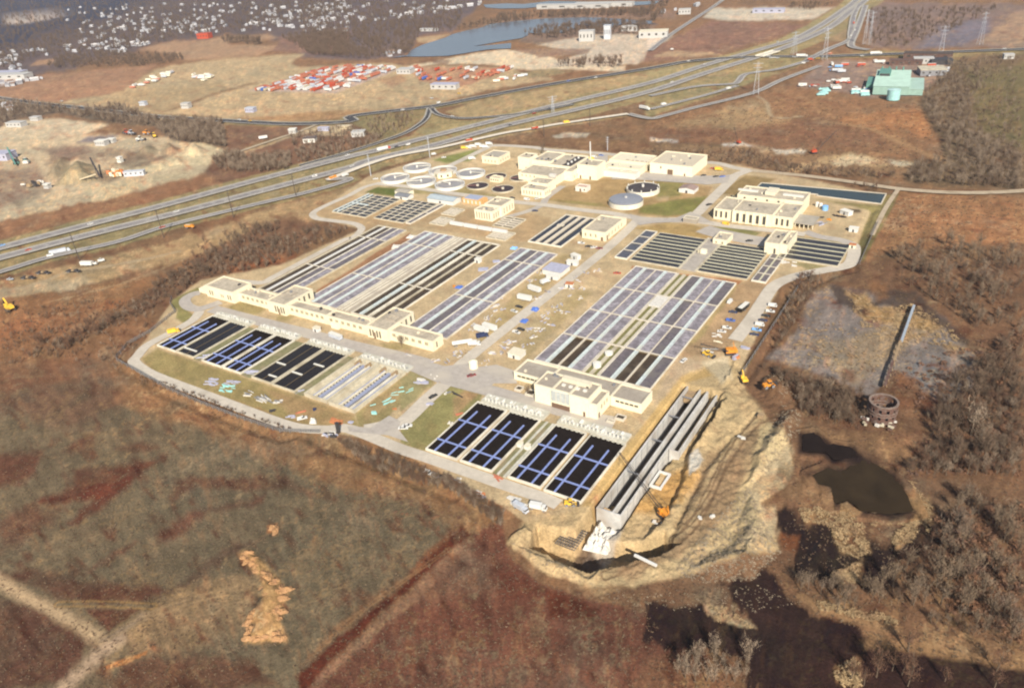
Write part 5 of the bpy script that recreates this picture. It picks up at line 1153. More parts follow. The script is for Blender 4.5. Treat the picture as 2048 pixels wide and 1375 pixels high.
rim(-2.0, 2.0, -5.0, 5.0, 0, 1.2, .9).obj('footing', m_whitew, t)
q = MB(); q.box(-1.1, 1.1, -2.6, 2.6, .0, .7); q.obj('inner_block', mat('tan_block', (.5,.36,.2)), t)
# tarps draped over the forms at the near end
def tarp(label, pts, m, z=.3, name='tarp', cat='tarpaulin', amp=.9, n=9):
    (x0, y0), (x1, y1), (x2, y2), (x3, y3) = pts; q = MB(); V = []
    for j in range(n+1):
        for i in range(n+1):
            u, v = i/n, j/n; x = (x0*(1-u)+x1*u)*(1-v)+(x3*(1-u)+x2*u)*v; y = (y0*(1-u)+y1*u)*(1-v)+(y3*(1-u)+y2*u)*v
            e = min(u, 1-u, v, 1-v)*2; zz_ = z + amp*max(0, float(fbm(np.array([x*.45]), np.array([y*.45]), 3, 77)[0])+.55)*min(1, e*3) - (0 if e else .5); V.append((x, y, zz_))
    q.v = V
    for j in range(n):
        for i in range(n): a = j*(n+1)+i; q.f.append((a, a+1, a+n+2, a+n+1)); q.m.append(0)
    return tag(q.obj(name, m), label, cat)
tarp('crumpled white plastic sheeting over the near end of the channel', [(-117.5,213), (-107,215), (-107,229.6), (-118.5,229.6)], m_plas, -8.5, amp=5.0, n=14)
t = thing('rebar_mat', 'rusty grey reinforcing mat on the pit floor left of the sheeting', 'rebar', (-122, 213, -4.9))
for k in range(9):
    q = MB(); q.bar((-5+k*1.1, -6, .2+.05*(k%2)), (-5+k*1.1, 6, .3), .22); q.obj('bar', m_steel, t)
for k in range(9):
    q = MB(); q.bar((-5.2, -6+k*1.5, .5), (4.2, -6+k*1.5, .5), .22); q.obj('bar', m_darkst, t)
# crane and diggers
def crawler_crane(label, x, y, z, rz, boom, m, s=1.0, el=.5):
    t = thing('crawler_crane', label, 'crane', (x, y, z), rz); t.scale = (s,)*3
    for sy in (-1, 1):
        q = MB(); q.box(-3, 3, sy*1.9-.5, sy*1.9+.5, 0, 1.1); q.cyl(0, 0, 0, 0, 0); o = MB(); o.box(-3, 3, sy*1.9-.5, sy*1.9+.5, .05, 1.1); o.obj('track', m_darkst, t)
    q = MB(); q.box(-3.4, 2.2, -1.7, 1.7, 1.3, 3.4); q.box(-3.8, -2.4, -1.9, 1.9, 1.4, 3.0); q.obj('house', m, t)
    q = MB(); q.box(.6, 2.6, 1.0, 2.2, 1.5, 4.0); c = q.obj('cab', m, t); q = MB(); q.box(1.4, 2.66, .96, 2.24, 2.5, 3.6); q.obj('window', m_glass, c)
    L = boom; ca, sa = math.cos(el), math.sin(el)
    for (dy, dz) in ((-.7, -.5), (.7, -.5), (-.7, .5), (.7, .5)):
        a = (1.8, dy, 2.0+dz*.4); b = (1.8+L*ca, dy*.4, 2.0+L*sa+dz*.5); q = MB(); q.bar(a, b, .11); q.obj('boom_chord', m_darkst, t)
    n = int(L/2.2); q = MB()
    for i in range(n):
        for dy in (-.6, .6):
            f0, f1 = i/n, (i+1)/n; s0, s1 = (-.5, .5) if i % 2 else (.5, -.5)
            q.bar((1.8+L*ca*f0, dy*(1-.5*f0), 2+L*sa*f0+s0*.8), (1.8+L*ca*f1, dy*(1-.5*f1), 2+L*sa*f1+s1*.8), .09)
    q.obj('boom_lacing', m_darkst, t)['kind'] = 'stuff'
    q = MB(); q.bar((-2.4, 0, 3.2), (-1.4, 0, 7.5), .3); q.obj('gantry', m, t)
    q = MB(); q.bar((-1.4, 0, 7.5), (1.8+L*ca, 0, 2+L*sa+.4), .08); q.obj('boom_rope', m_darkst, t)
    q = MB(); tip = (1.8+L*ca, 0, 2+L*sa); q.bar(tip, (tip[0], 0, max(.5, tip[2]-9)), .09); q.obj('hoist_rope', m_darkst, t)
    return t
def excavator(label, x, y, z, rz, m, s=1.0):
    t = thing('excavator', label, 'excavator', (x, y, z), rz); t.scale = (s,)*3
    for sy in (-1, 1): q = MB(); q.box(-2.3, 2.3, sy*1.35-.35, sy*1.35+.35, 0, .95); q.obj('track', m_darkst, t)
    q = MB(); q.box(-2.4, 1.2, -1.45, 1.45, 1.1, 2.3); q.obj('house', m, t)
    q = MB(); q.box(.1, 1.5, .4, 1.5, 1.2, 3.1); c = q.obj('cab', m, t); q = MB(); q.box(.6, 1.56, .36, 1.54, 2.0, 2.9); q.obj('window', m_glass, c)
    q = MB(); q.bar((1, -.2, 1.8), (4.2, -.2, 4.6), .5, .6); q.obj('boom', m, t)
    q = MB(); q.bar((4.2, -.2, 4.6), (6.6, -.2, 1.6), .38, .45); q.obj('dipper_arm', m_darkst, t)
    q = MB(); q.box(6.0, 7.2, -.8, .5, .5, 1.6); q.obj('bucket', m_darkst, t)
    return t
def loader(label, x, y, z, rz, m, s=1.0):
    t = thing('wheel_loader', label, 'loader', (x, y, z), rz); t.scale = (s,)*3
    q = MB(); q.box(-2.8, .4, -1.1, 1.1, 1.0, 2.2); q.obj('body', m, t)
    q = MB(); q.box(-.6, .9, -.9, .9, 2.2, 3.4); q.obj('cab', m_glass, t); q = MB(); q.box(-.7, 1.0, -1, 1, 3.4, 3.6); q.obj('cab_roof', m, t)
    for wx in (-1.8, 1.6):
        for wy in (-1.2, 1.2): wheel(t, wx, wy, .8, .6)
    q = MB(); q.bar((.8, -.7, 1.6), (3.4, -.7, .8), .3); q.obj('lift_arm', m, t); q = MB(); q.bar((.8, .7, 1.6), (3.4, .7, .8), .3); q.obj('lift_arm', m, t)
    q = MB(); q.box(3.2, 4.4, -1.5, 1.5, .2, 1.3); q.obj('bucket', m_darkst, t)
    return t
WHEEL = {}
def wheel(t, x, y, r, w):
    k = (r, w)
    if k not in WHEEL:
        q = MB(); n = 12; kk = 0
        for s in (-w/2, w/2):
            for i in range(n): q.v.append((r*math.cos(2*math.pi*i/n), s, r*math.sin(2*math.pi*i/n)))
        for i in range(n): q.f.append((i, (i+1) % n, n+(i+1) % n, n+i)); q.m.append(0)
        q.f.append(tuple(range(n))); q.m.append(1); q.f.append(tuple(range(2*n-1, n-1, -1))); q.m.append(1)
        WHEEL[k] = q.mesh('wheel', [m_rubber, m_steel])
    return place(WHEEL[k], 'wheel', t, (x, y, r))
VM = {}
def vmesh(key, f, m):
    k = (key, m.name)
    if k not in VM: q = MB(); f(q); VM[k] = q.mesh(key.split(':')[1], m)
    return VM[k]
def taper(q, x0, x1, y, z0, x0t, x1t, yt, z1, mi=0):
    n = len(q.v); q.v += [(x0,-y,z0),(x1,-y,z0),(x1,y,z0),(x0,y,z0),(x0t,-yt,z1),(x1t,-yt,z1),(x1t,yt,z1),(x0t,yt,z1)]
    for f in ((0,1,5,4),(1,2,6,5),(2,3,7,6),(3,0,4,7),(4,5,6,7)): q.f.append(tuple(n+i for i in f)); q.m.append(mi)
PAINT = dict(white=m_whitew, red=m_red, orange=m_orange, yellow=m_yellow, blue=m_blue, lblue=m_lblue, navy=m_navy, maroon=m_maroon, tan=m_tan, black=m_black, silver=m_silver, rust=m_redor, green=m_greend, cream=m_cream2)
def car(kind, col, x, y, rz, label, group=None, z=.02, simple=False):
    m = PAINT[col]; name = dict(car='car', van='van', pickup='pickup_truck', semi='lorry', truck='truck', trailer='trailer', dump='dump_truck', tanker='tanker_trailer')[kind]
    cat = dict(car='car', van='van', pickup='pickup', semi='lorry', truck='truck', trailer='trailer', dump='dump truck', tanker='tanker')[kind]
    if simple and kind in ('car', 'van', 'pickup'):
        k = ('simple'+kind, col)
        if k not in VM:
            q = MB(); h = 1.9 if kind == 'van' else .95
            taper(q, -2.5, 2.5, .92, .3, -2.45, 2.4, .9, h); taper(q, -1.6, 1.2, .85, h, -1.1, .6, .72, h+.55, 1); q.box(-1.05, .55, -.7, .7, h+.55, h+.6)
            for wx in (-1.6, 1.6): q.box(wx-.35, wx+.35, -.98, .98, .0, .62, 2)
            VM[k] = q.mesh(name, [m, m_glass, m_rubber])
        o = place(VM[k], name, None, (x, y, z), rz); tag(o, label, cat, group); return o
    t = thing(name, label, cat, (x, y, z), rz, group)
    if kind == 'car':
        place(vmesh('car:body', lambda q: (taper(q, -2.55, 2.55, .93, .35, -2.5, 2.45, .9, .95), q.box(-2.6,-2.4,-.85,.85,.35,.6), q.box(2.4,2.62,-.85,.85,.35,.6)), m), 'body', t)
        place(vmesh('car:windows', lambda q: taper(q, -1.7, 1.25, .86, .95, -1.2, .5, .7, 1.38), m_glass), 'windows', t); place(vmesh('car:roof', lambda q: q.box(-1.15,.45,-.68,.68,1.38,1.44), m), 'roof', t)
        for wx in (-1.6, 1.6):
            for wy in (-.84, .84): wheel(t, wx, wy, .34, .22)
    elif kind == 'van':
        place(vmesh('van:body', lambda q: (taper(q, -2.7, 2.6, 1.0, .4, -2.65, 1.9, .92, 2.1)), m), 'body', t)
        place(vmesh('van:windows', lambda q: (q.box(1.2, 2.2, -1.0, 1.0, 1.25, 1.8)), m_glass), 'windows', t)
        for wx in (-1.7, 1.7):
            for wy in (-.9, .9): wheel(t, wx, wy, .38, .25)
    elif kind == 'pickup':
        place(vmesh('pk:body', lambda q: (taper(q, -2.7, 2.7, .97, .45, -2.65, 2.6, .95, 1.0), q.box(-2.65,-.3,-.95,-.85,1.0,1.35), q.box(-2.65,-.3,.85,.95,1.0,1.35), q.box(-2.65,-2.55,-.85,.85,1.0,1.35)), m), 'body', t)
        place(vmesh('pk:cab', lambda q: (taper(q, -.3, 1.3, .9, 1.0, -.25, .7, .78, 1.75)), m_glass), 'windows', t); place(vmesh('pk:roof', lambda q: q.box(-.25,.65,-.76,.76,1.75,1.82), m), 'roof', t)
        for wx in (-1.7, 1.7):
            for wy in (-.88, .88): wheel(t, wx, wy, .4, .25)
    elif kind in ('semi',):
        place(vmesh('semi:trailer_box', lambda q: q.box(-8.5, 4.2, -1.27, 1.27, 1.1, 3.9), m), 'trailer_box', t)
        place(vmesh('semi:cab', lambda q: (taper(q, 4.8, 7.6, 1.2, .7, 4.85, 6.6, 1.15, 3.0)), m_red if label.find('red cab') >= 0 else m), 'cab', t)
        for wx in (-7.4, -6.2, 4.4, 5.6, 7.0):
            for wy in (-1.1, 1.1): wheel(t, wx, wy, .5, .35)
    elif kind == 'truck':
        place(vmesh('tr:cargo_box', lambda q: q.box(-3.8, 1.6, -1.2, 1.2, 1.0, 3.2), m), 'cargo_box', t)
        place(vmesh('tr:cab', lambda q: taper(q, 1.8, 3.9, 1.15, .6, 1.85, 3.3, 1.1, 2.5), m), 'cab', t); place(vmesh('tr:win', lambda q: q.box(2.6, 3.7, -1.12, 1.12, 1.6, 2.2), m_glass), 'windows', t)
        for wx in (-2.6, 2.8):
            for wy in (-1.05, 1.05): wheel(t, wx, wy, .48, .35)
    elif kind == 'trailer':
        place(vmesh('tl:body', lambda q: q.box(-5, 5, -1.4, 1.4, .8, 3.4), m), 'body', t); place(vmesh('tl:roof', lambda q: q.box(-5.1, 5.1, -1.45, 1.45, 3.4, 3.5), m_white), 'roof', t)
        for wx in (-1.2, .2):
            for wy in (-1.2, 1.2): wheel(t, wx, wy, .42, .3)
    elif kind == 'tanker':
        q = MB(); n = 12
        for s in (-6, 6):
            for i in range(n): q.v.append((s, 1.35*math.cos(2*math.pi*i/n), 2.3+1.2*math.sin(2*math.pi*i/n)))
        for i in range(n): q.f.append((i, (i+1) % n, n+(i+1) % n, n+i)); q.m.append(0)
        q.f += [tuple(range(n)), tuple(range(n, 2*n))]; q.m += [0, 0]; q.obj('tank', m, t)
        for wx in (-4.6, -3.4, 4):
            for wy in (-1.1, 1.1): wheel(t, wx, wy, .5, .35)
    elif kind == 'dump':
        place(vmesh('du:cab', lambda q: taper(q, 1.8, 4.0, 1.2, .7, 1.85, 3.4, 1.1, 2.8), m), 'cab', t)
        place(vmesh('du:dump_bed', lambda q: taper(q, -3.9, 1.5, 1.15, 1.1, -4.3, 1.6, 1.4, 2.9), m), 'dump_bed', t)
        place(vmesh('du:load', lambda q: taper(q, -3.9, 1.3, 1.2, 2.9, -2.6, .2, .4, 3.4), m_dirt), 'load', t)
        for wx in (-3, -1.8, 2.9):
            for wy in (-1.1, 1.1): wheel(t, wx, wy, .52, .35)
    return t
def along(key, x, y):
    P = ROADS[key]; best = None
    for a, b in zip(P, P[1:]):
        L = math.hypot(b[0]-a[0], b[1]-a[1]); t = max(0, min(1, ((x-a[0])*(b[0]-a[0])+(y-a[1])*(b[1]-a[1]))/L/L)); d = math.hypot(x-a[0]-t*(b[0]-a[0]), y-a[1]-t*(b[1]-a[1]))
        if best is None or d < best[0]: best = (d, math.atan2(b[1]-a[1], b[0]-a[0]))
    return best[1]
def vehicles(table, simple=False, group=None):
    for ln in table.strip().splitlines():
        pos, kind, col, ang, label = [s.strip() for s in ln.split('|')]
        z, x, y = PTS(pos)[0]; X, Y = W(z, x, y, .8)
        rz = along(ang, X, Y) if not ang.lstrip('-').replace('.', '').isdigit() else float(ang)
        car(kind, col, X, Y, rz, label, group, simple=simple)
G_PARK = 'vehicles parked in the works'
vehicles('''
K 1680,420|van|white|1.5|white van parked alone beside the upper right corner of the grid
K 1790,480|trailer|black|1.4|black flat trailer parked in the dirt lot left of the right road
K 1705,503|car|navy|0.1|navy car in the dirt lot, just below the white van
K 1685,572|pickup|blue|0.1|blue pickup in the dirt lot, left of the right road
K 1655,633|pickup|white|0.2|white pickup with a dark bed in the dirt lot, above the maroon-sided one
K 1612,662|car|white|0.2|white car lowest in the dirt lot by the grid
K 2030,452|van|white|0.1|white van at the top of the row along the right fence
K 2010,498|pickup|white|0.2|white pickup second in the row along the right fence
K 1975,533|car|black|0.1|black car third in the row along the right fence
K 1950,570|car|navy|0.2|navy car fourth in the row along the right fence
K 1925,608|van|white|0.1|long white van in the middle of the row along the right fence
K 1900,650|pickup|lblue|0.1|light blue pickup near the bottom of the row along the fence
K 1880,686|car|navy|0.1|dark blue car at the bottom of the row along the fence
H 920,1015|tanker|white|0.75|long white tanker trailer near the end of the long building
H 1020,1015|truck|white|0.5|white truck beside the long white tanker
H 1075,905|trailer|white|-0.1|white trailer on the grass beside the straight road, left one of two
H 1145,885|trailer|white|-0.1|white trailer on the grass beside the straight road, right one of two
H 1085,952|truck|navy|0.8|dark blue-grey truck between the tanker and the two trailers
H 1345,742|car|white|-0.2|white car at the road edge halfway up the straight road
H 1385,706|car|black|-0.1|black car just above the white car halfway up the straight road
H 1430,645|trailer|white|0|white site trailer left of the straight road
H 1512,572|trailer|white|-0.2|narrow white trailer left of the straight road, farther up
H 1600,507|truck|white|1.2|white box truck beside the grey roofed site shed
H 1362,915|pickup|white|-0.1|white pickup on the right side of the straight road
H 1400,890|car|black|-0.1|black car behind the white pickup on the right of the straight road
H 1895,186|pickup|white|0.2|white pickup parked in front of the flat-roofed hall
H 1955,212|car|black|0.3|black car in front of the flat-roofed hall
H 1998,220|car|white|0.6|white car in front of the flat-roofed hall
H 2042,228|car|maroon|0.4|dark maroon car nearest the road by the flat-roofed hall
I 1175,803|pickup|white|0.9|white and black pickup on the scrap lawn below the drained tanks
I 1865,868|car|white|0.5|white car on the green lawn, left one of the two
I 1892,852|car|white|0.5|white car on the green lawn, right one of the two
I 1405,255|trailer|silver|-0.1|small silver trailer on the lawn before the long building
I 300,216|truck|yellow|0.9|yellow truck on the loop road by the leftmost tank
J 532,184|car|maroon|0.9|maroon car standing on the paved junction
J 246,340|car|black|1.3|black car on the link road beside the green lawn
J 210,908|pickup|white|-0.1|white pickup first in the line below the black tanks
J 262,928|car|silver|-0.2|silver car second in the line below the black tanks
J 312,944|car|black|-0.2|black car third in the line below the black tanks
J 900,1178|truck|silver|-0.2|silver truck on the verge near the yellow tractor
J 1030,1172|truck|white|0.2|white truck with debris near the start of the excavation
E 110,512|car|black|-0.2|black car on the north road beside the office block
E 240,527|van|white|0|white van on the north road beside the office block
E 332,515|car|white|0.9|white car turning into the access road
E 312,627|car|navy|0.3|dark car on the lawn corner south of the north road
E 1032,240|truck|yellow|0.1|yellow truck before the stepped workshop, left end
E 1095,247|car|maroon|0.1|maroon car beside the yellow truck before the stepped workshop
E 1205,256|car|maroon|0.1|maroon car under the middle of the stepped workshop wall
E 1265,262|van|yellow|0.1|yellow van at the right end of the stepped workshop
E 1490,286|truck|yellow|0.1|yellow truck before the left half of the big box hall
E 1555,284|car|black|0.1|black car before the box hall's dark door
E 1665,300|van|yellow|0.2|yellow van before the right half of the big box hall
E 1695,312|car|maroon|0.2|maroon car beside the yellow van before the box hall
E 1812,311|car|black|0.8|black car off the right corner of the big box hall
E 1922,322|car|black|0.8|black car in the lot at the yard's right end
E 1980,322|car|blue|0.8|blue car in the lot at the yard's right end
E 1950,265|truck|yellow|0.2|yellow truck in the lot at the yard's right end
E 1895,250|car|red|0.2|red car in the lot at the yard's right end
E 840,148|van|white|0.1|white van behind the incinerator building
E 900,133|car|blue|0|blue car behind the incinerator building
E 805,172|truck|yellow|0.9|yellow truck behind the incinerator building
E 1862,572|car|black|1.0|black car driving on the road past the digester lawn
F 860,366|van|yellow|-0.1|yellow van in front of the H-shaped laboratory
F 1020,480|car|black|0.6|black car on the paved yard before the boxy building
F 745,233|car|black|0.9|dark car rounding the bend left of the laboratory
K 1300,900|car|white|1.4|white car at the bottom right corner of the grid
K 755,185|car|red|0.3|red and white car near the top left corner of the grid
K 360,290|pickup|white|0.4|white pickup with red trim on the right side of the straight road
''')
vehicles('''
D 120,295|car|white|h_near|white car on the near carriageway left of the orange truck
D 425,210|car|white|h_near|white car on the near carriageway above the white clarifiers
D 390,120|car|white|h_far|white car on the far carriageway behind the clarifiers
D 885,36|van|white|h_near|white van ahead of the red-cabbed lorry
D 790,52|car|black|h_near|black car just ahead of the red-cabbed lorry
Q 540,140|car|white|h_far|white car on the far carriageway at far left
Q 1055,65|car|white|h_near|white car on the near carriageway past the second dark pole
Q 170,295|car|red|h_near|red car on the near carriageway at far left
Q 12,268|car|lblue|h_far|pale blue car at the left edge on the far carriageway
Q 300,330|van|white|frontage|white van leading the silver lorry on the frontage road
Q 520,385|trailer|white|0.4|long pale trailer beside the frontage road
Q 562,378|van|white|0.5|white van parked between trailer and truck by the frontage road
Q 605,360|van|white|1.0|white van parked by the leaning pole beside the frontage road
Q 970,160|car|red|frontage|red car on the frontage road at the second dark pole
Q 60,470|pickup|silver|0.4|silver pickup in the dirt lot at the left edge
A 1840,1028|van|white|h_near|white van on the near carriageway above the orange loader
A 1200,695|car|white|highroad|white car on the dark upper road, left of two together
A 1400,698|car|white|highroad|white car on the dark upper road beside a yellow one
A 1462,705|car|yellow|highroad|yellow car on the dark upper road
A 478,621|car|white|highroad|white car at the upper road's far left bend
A 360,590|car|white|0.3|white car at the edge of the tan field
B 810,600|van|white|highroad|white van where the ramp leaves the dark upper road
B 600,641|car|white|highroad|white car left of the ramp on the dark upper road
B 770,573|car|white|0.2|white car in the tan field above the ramp
B 930,545|car|yellow|0.2|yellow car in the tan field above the ramp
B 1730,452|car|white|highroad|white car on the dark upper road below the white sand
B 1570,472|car|blue|highroad|blue car on the dark upper road below the white sand
B 1370,661|car|red|h_far|red car on the far carriageway above the yellow truck
B 1230,731|car|black|h_near|black car on the near carriageway above the white strip
B 890,679|car|white|ramploop|white car on the looping ramp
B 275,905|car|white|ramp|white car on the ramp merging with the highway
C 300,350|car|white|h_far|white car on the far carriageway short of the bridge
C 120,447|car|white|h_near|white car on the near carriageway left of the bridge
C 210,332|car|white|highroad|white car on the upper road left of the bridge
C 700,228|car|white|h_far|white car on the highway climbing past the bridge
C 1160,305|car|white|highroad|white car on the cross road right of the pylon
C 1940,266|car|white|highroad|white car near the right end of the cross road
C 790,312|car|white|highroad|white car under the pylon on the cross road
C 920,318|car|yellow|highroad|yellow car at the crossing below the pylon
C 880,328|truck|red|highroad|red truck at the crossing below the pylon
C 840,345|van|white|highroad|white van turning below the pylon
C 120,270|van|white|0.5|white van alone in the brown field by the highway
''', simple=True)
g6 = 'white and coloured cars queued on the ramp at the top right'
vehicles('\n'.join('C %d,%d|%s|%s|upramp|small %s vehicle in the queue on the ramp at top right' % a for a in
   ((1100,195,'van','white','white'),(1108,178,'car','white','white'),(1122,165,'van','white','white'),(1116,128,'truck','red','red'),(1120,105,'car','blue','blue'),(1124,85,'car','white','white'),(1128,72,'car','white','white'),(1140,50,'car','white','white'),(1146,40,'car','white','white'))), True, g6)
g7 = 'white cars on the crossroad before the bridge'
vehicles('\n'.join('C %d,%d|car|%s|highroad|small pale car waiting on the crossroad before the bridge' % a for a in ((662,316,'white'),(680,314,'white'),(698,316,'silver'),(650,306,'white'))), True, g7)
vehicles('''
D 690,75|semi|white|h_near|white lorry with a red cab on the near carriageway
Q 365,310|semi|silver|frontage|silver lorry following a white van on the frontage road
C 1240,294|semi|white|highroad|white lorry on the cross road right of the pylon
C 835,308|semi|white|highroad|white lorry on the cross road left of the pylon
B 1560,717|truck|yellow|newpave|bright yellow truck on the road under construction
B 2018,636|semi|white|turn|white lorry at the loop of the side road
C 430,486|truck|white|service|white truck on the slip road by the curved ramp
C 75,573|truck|white|service|white truck on the slip road left of the curved ramp
D 272,308|dump|orange|newpave|orange dump truck by the fresh concrete strip
D 370,290|truck|white|newpave|white truck on the fresh concrete strip near the orange one
Q 1135,160|dump|orange|0.4|orange dump truck on the verge right of the second pole
B 990,822|dump|red|newpave|red dump truck on the fresh concrete strip
B 1375,752|dump|red|newpave|red dump truck at the far end of the fresh strip
A 1540,808|trailer|white|0.9|long white trailer on the green strip by the side track
''')
car('dump', 'rust', *W('C', 985, 300), 1.2, 'rust-red dump truck parked under the tall pylon')
X, Y = W('L', 965, 870); crawler_crane('orange crawler crane with a long dark lattice boom over the channel', X, Y, -4.8, 2.62, 34, m_orange, 1.0, .32)
X, Y = W('R', 680, 400); crawler_crane('orange crawler crane at the head of the excavation, boom to the left', X, Y, 0, 3.7, 16, m_orange, 1.0, .35)
X, Y = W('C', 485, 785); crawler_crane('small red-orange crane on the far scrap bank, left one', X, Y, 0, 2.4, 22, m_red, .7, .9)
X, Y = W('C', 900, 838); crawler_crane('small red-orange crane on the far scrap bank, right one', X, Y, 0, .75, 30, m_red, .85, .75)
X, Y = W('R', 920, 880); excavator('yellow digger on the track at the top of the spoil heap', X, Y, .3, 2.2, m_yellow)
X, Y = W('R', 1330, 1070); loader('orange bulldozer working on top of the rounded spoil heap', X, Y, 3.6, .8, m_orange, 1.1)
X, Y = W('R', 300, 440); loader('yellow loader beside the white sheets above the excavation', X, Y, 0, -.2, m_yellow, 1.0)
X, Y = W('J', 1268, 1152); loader('bright yellow tractor at the corner of the last black tank', X, Y, 0, .5, m_yellow, .9)
X, Y = W('Q', 60, 655); excavator('dark and yellow digger in the orange field at the left edge', X, Y, 0, 3.0, m_yellow, 1.6)
for i, s in enumerate(('Q 260,440', 'Q 170,470', 'Q 440,430')):
    z, x, y = PTS(s)[0]; X, Y = W(z, x, y); t = thing('flatbed_load', ['low dark flatbed of steel, middle of the three by the frontage road', 'low dark flatbed of steel, left of the three by the frontage road', 'low dark flatbed of steel, right of the three by the frontage road'][i], 'flatbed', (X, Y, 0), .45)
    q = MB(); q.box(-6, 6, -1.3, 1.3, .8, 1.2); q.obj('bed', m_darkst, t)
    for k in range(3): q = MB(); q.box(-4+k*3, -2+k*3, -1.1, 1.1, 1.2, 2.2); q.obj('load', m_wood if k % 2 else m_darkst, t)
    for wx in (-4.5, -3.3, 4): 
        for wy in (-1, 1): wheel(t, wx, wy, .5, .3)
for i, (s, m, c) in enumerate((('A 740,782', m_red, 'red'), ('A 860,785', m_orange, 'orange'), ('A 905,802', m_yellow, 'yellow'), ('A 770,786', m_silver, 'grey'), ('A 820,822', m_white, 'white'))):
    z, x, y = PTS(s)[0]; X, Y = W(z, x, y); loader('%s machine parked in the upper gravel yard' % c, X, Y, 0, random.uniform(0, 3), m, 1.6)

# ================================================================== SITE CLUTTER
def stack(label, z, x, y, n, m, sx, sy, sz, rz=.6, name='material_stack', cat='stack', spread=1.0, part='beam', h0=0):
    X, Y = W(z, x, y); t = thing(name, label, cat, (X, Y, h0), rz); rr = random.Random(hash((x, y)) & 0xffff)
    for i in range(n):
        ms = m[i % len(m)] if isinstance(m, (list, tuple)) else m
        q = MB(); dx, dy = rr.uniform(-1, 1)*spread, rr.uniform(-1, 1)*spread*.7; L = sx*rr.uniform(.4, 1.05); w = sy*rr.uniform(.5, 1.1); hh = sz*rr.uniform(.5, 1.3)
        q.box(-L/2, L/2, -w/2, w/2, 0, hh); o = q.obj(part, ms, t); o.location = (dx, dy, rr.uniform(0, .15)); o.rotation_euler.z = rr.uniform(-.35, .35)
    return t
m_aq = mat('aqua_steel', (.28,.55,.52), noise=.15); m_rustp = mat('rusty_plate', (.45,.17,.07), noise=.3); m_lil = mat('lilac_galvanised', (.36,.36,.44), noise=.2)
stack('pile of pale aqua steel frames on the front lawn', 'I', 665, 605, 14, m_aq, 5, .6, .6, .3, spread=4.5)
stack('grey stack of steel racks left of the aqua pile', 'I', 570, 560, 14, m_lil, 6, .6, .5, .2, spread=4.5)
stack('bluish steel frames just above the aqua pile', 'I', 695, 565, 9, m_lil, 5, .6, .5, .2, spread=3)
stack('open steel frames right of the aqua pile', 'I', 790, 635, 9, [m_steel, m_plas], 6, .4, .6, .1, spread=3.2)
stack('white and grey steel frames farthest right on the front lawn', 'I', 910, 680, 14, [m_plas, m_steel], 7, .5, .6, -.1, spread=4.5)
stack('little heap of pale scrap next to the white frames', 'I', 1010, 695, 7, [m_plas, m_steel], 3, .7, .6, .4, spread=2.5)
stack('orange plank stack near the parked pickup', 'I', 1168, 766, 4, m_redor, 6, .7, .5, 1.1, spread=.8)
stack('dark bundle below the drained tanks', 'I', 975, 755, 5, m_darkst, 4, .6, .5, .8, spread=1.5)
stack('navy drum cluster beside the pickup on the scrap lawn', 'I', 1262, 750, 4, m_navy, 1.2, 1.2, 1.6, .8, spread=1)
stack('grey pallets left of the pickup on the scrap lawn', 'I', 1105, 795, 6, m_lil, 3, 1, .4, .4, spread=2)
tarp('white tarpaulin heap below the drained tanks', [W('I',1222,845), W('I',1275,845), W('I',1272,815), W('I',1230,812)], m_plas, .4, amp=1.6)
stack('rust-orange plates by the road fork', 'I', 1415, 832, 9, m_rustp, 5.5, 1.6, .5, .1, spread=3)
stack('pale plywood sheets at the road fork', 'I', 1500, 830, 4, m_lil, 4.5, 2, .3, .1, spread=1.5)
q = MB(); q.box(-.7, .7, -.7, .7, 0, 6.0); q.box(-.9, .9, -.9, .9, 6, 6.3); o = q.obj('black_bin', m_darkst); X, Y = W('I', 1425, 905); o.location = (X, Y, 0); tag(o, 'tall black box standing across the road from the rust plates', 'container')
stack('wreck of white and grey scrap under the road fork', 'I', 1370, 925, 9, [m_plas, m_lil, m_darkst], 3.5, 1.2, 1, .2, spread=3)
stack('scattered aqua pipes on the right scrap lawn', 'I', 1720, 705, 8, m_aq, 4, .4, .4, 1.2, spread=6)
stack('pale aqua frames high on the right scrap lawn', 'I', 1860, 620, 6, m_aq, 5, .4, .4, .9, spread=5)
stack('aqua crate at the foot of the right scrap lawn', 'I', 1672, 775, 4, m_aq, 3, 1, .8, .2, spread=1)
stack('red-orange litter on the right scrap lawn', 'I', 1800, 740, 4, m_rustp, 1.5, .6, .4, .2, spread=2)
stack('grey crates near the junction, by the cross road', 'I', 1990, 560, 7, [m_lil, m_plas], 4, 1.2, .6, .2, spread=3)
stack('lilac steel bundle at the near end of the grass strip, left pair', 'I', 500, 392, 8, m_lil, 6, .5, .5, .5, spread=2.5, h0=.5)
stack('lilac steel bundle at the near end of the grass strip, middle pair', 'I', 820, 500, 10, m_lil, 7, .5, .5, .5, spread=3, h0=.5)
stack('lilac steel bundle beside the last brown tank', 'I', 1160, 625, 6, m_lil, 4, .5, .5, .9, spread=1.6)
stack('orange safety barrier heap on the lawn left of the black tanks', 'J', 430, 475, 6, m_redor, 4, .5, .6, 1.1, spread=2)
stack('orange boards at the foot of the double grass strip', 'J', 730, 955, 6, m_redor, 5, 1, .5, -.2, spread=2)
stack('white drums on the lawn left of the black tanks', 'J', 370, 548, 5, m_plas, 1, 1, .9, 0, spread=1.5)
stack('pale grey pile on the upper green lawn', 'J', 222, 402, 6, m_lil, 2.5, .8, .6, .4, spread=1.5)
stack('white crates at the top of the green lawn', 'J', 345, 318, 5, [m_plas, m_steel], 1.6, .8, .6, .4, spread=2)
stack('long black beam lying on the green lawn', 'J', 430, 335, 2, [m_darkst, m_darkst], 9, .6, .5, -.1, spread=.4)
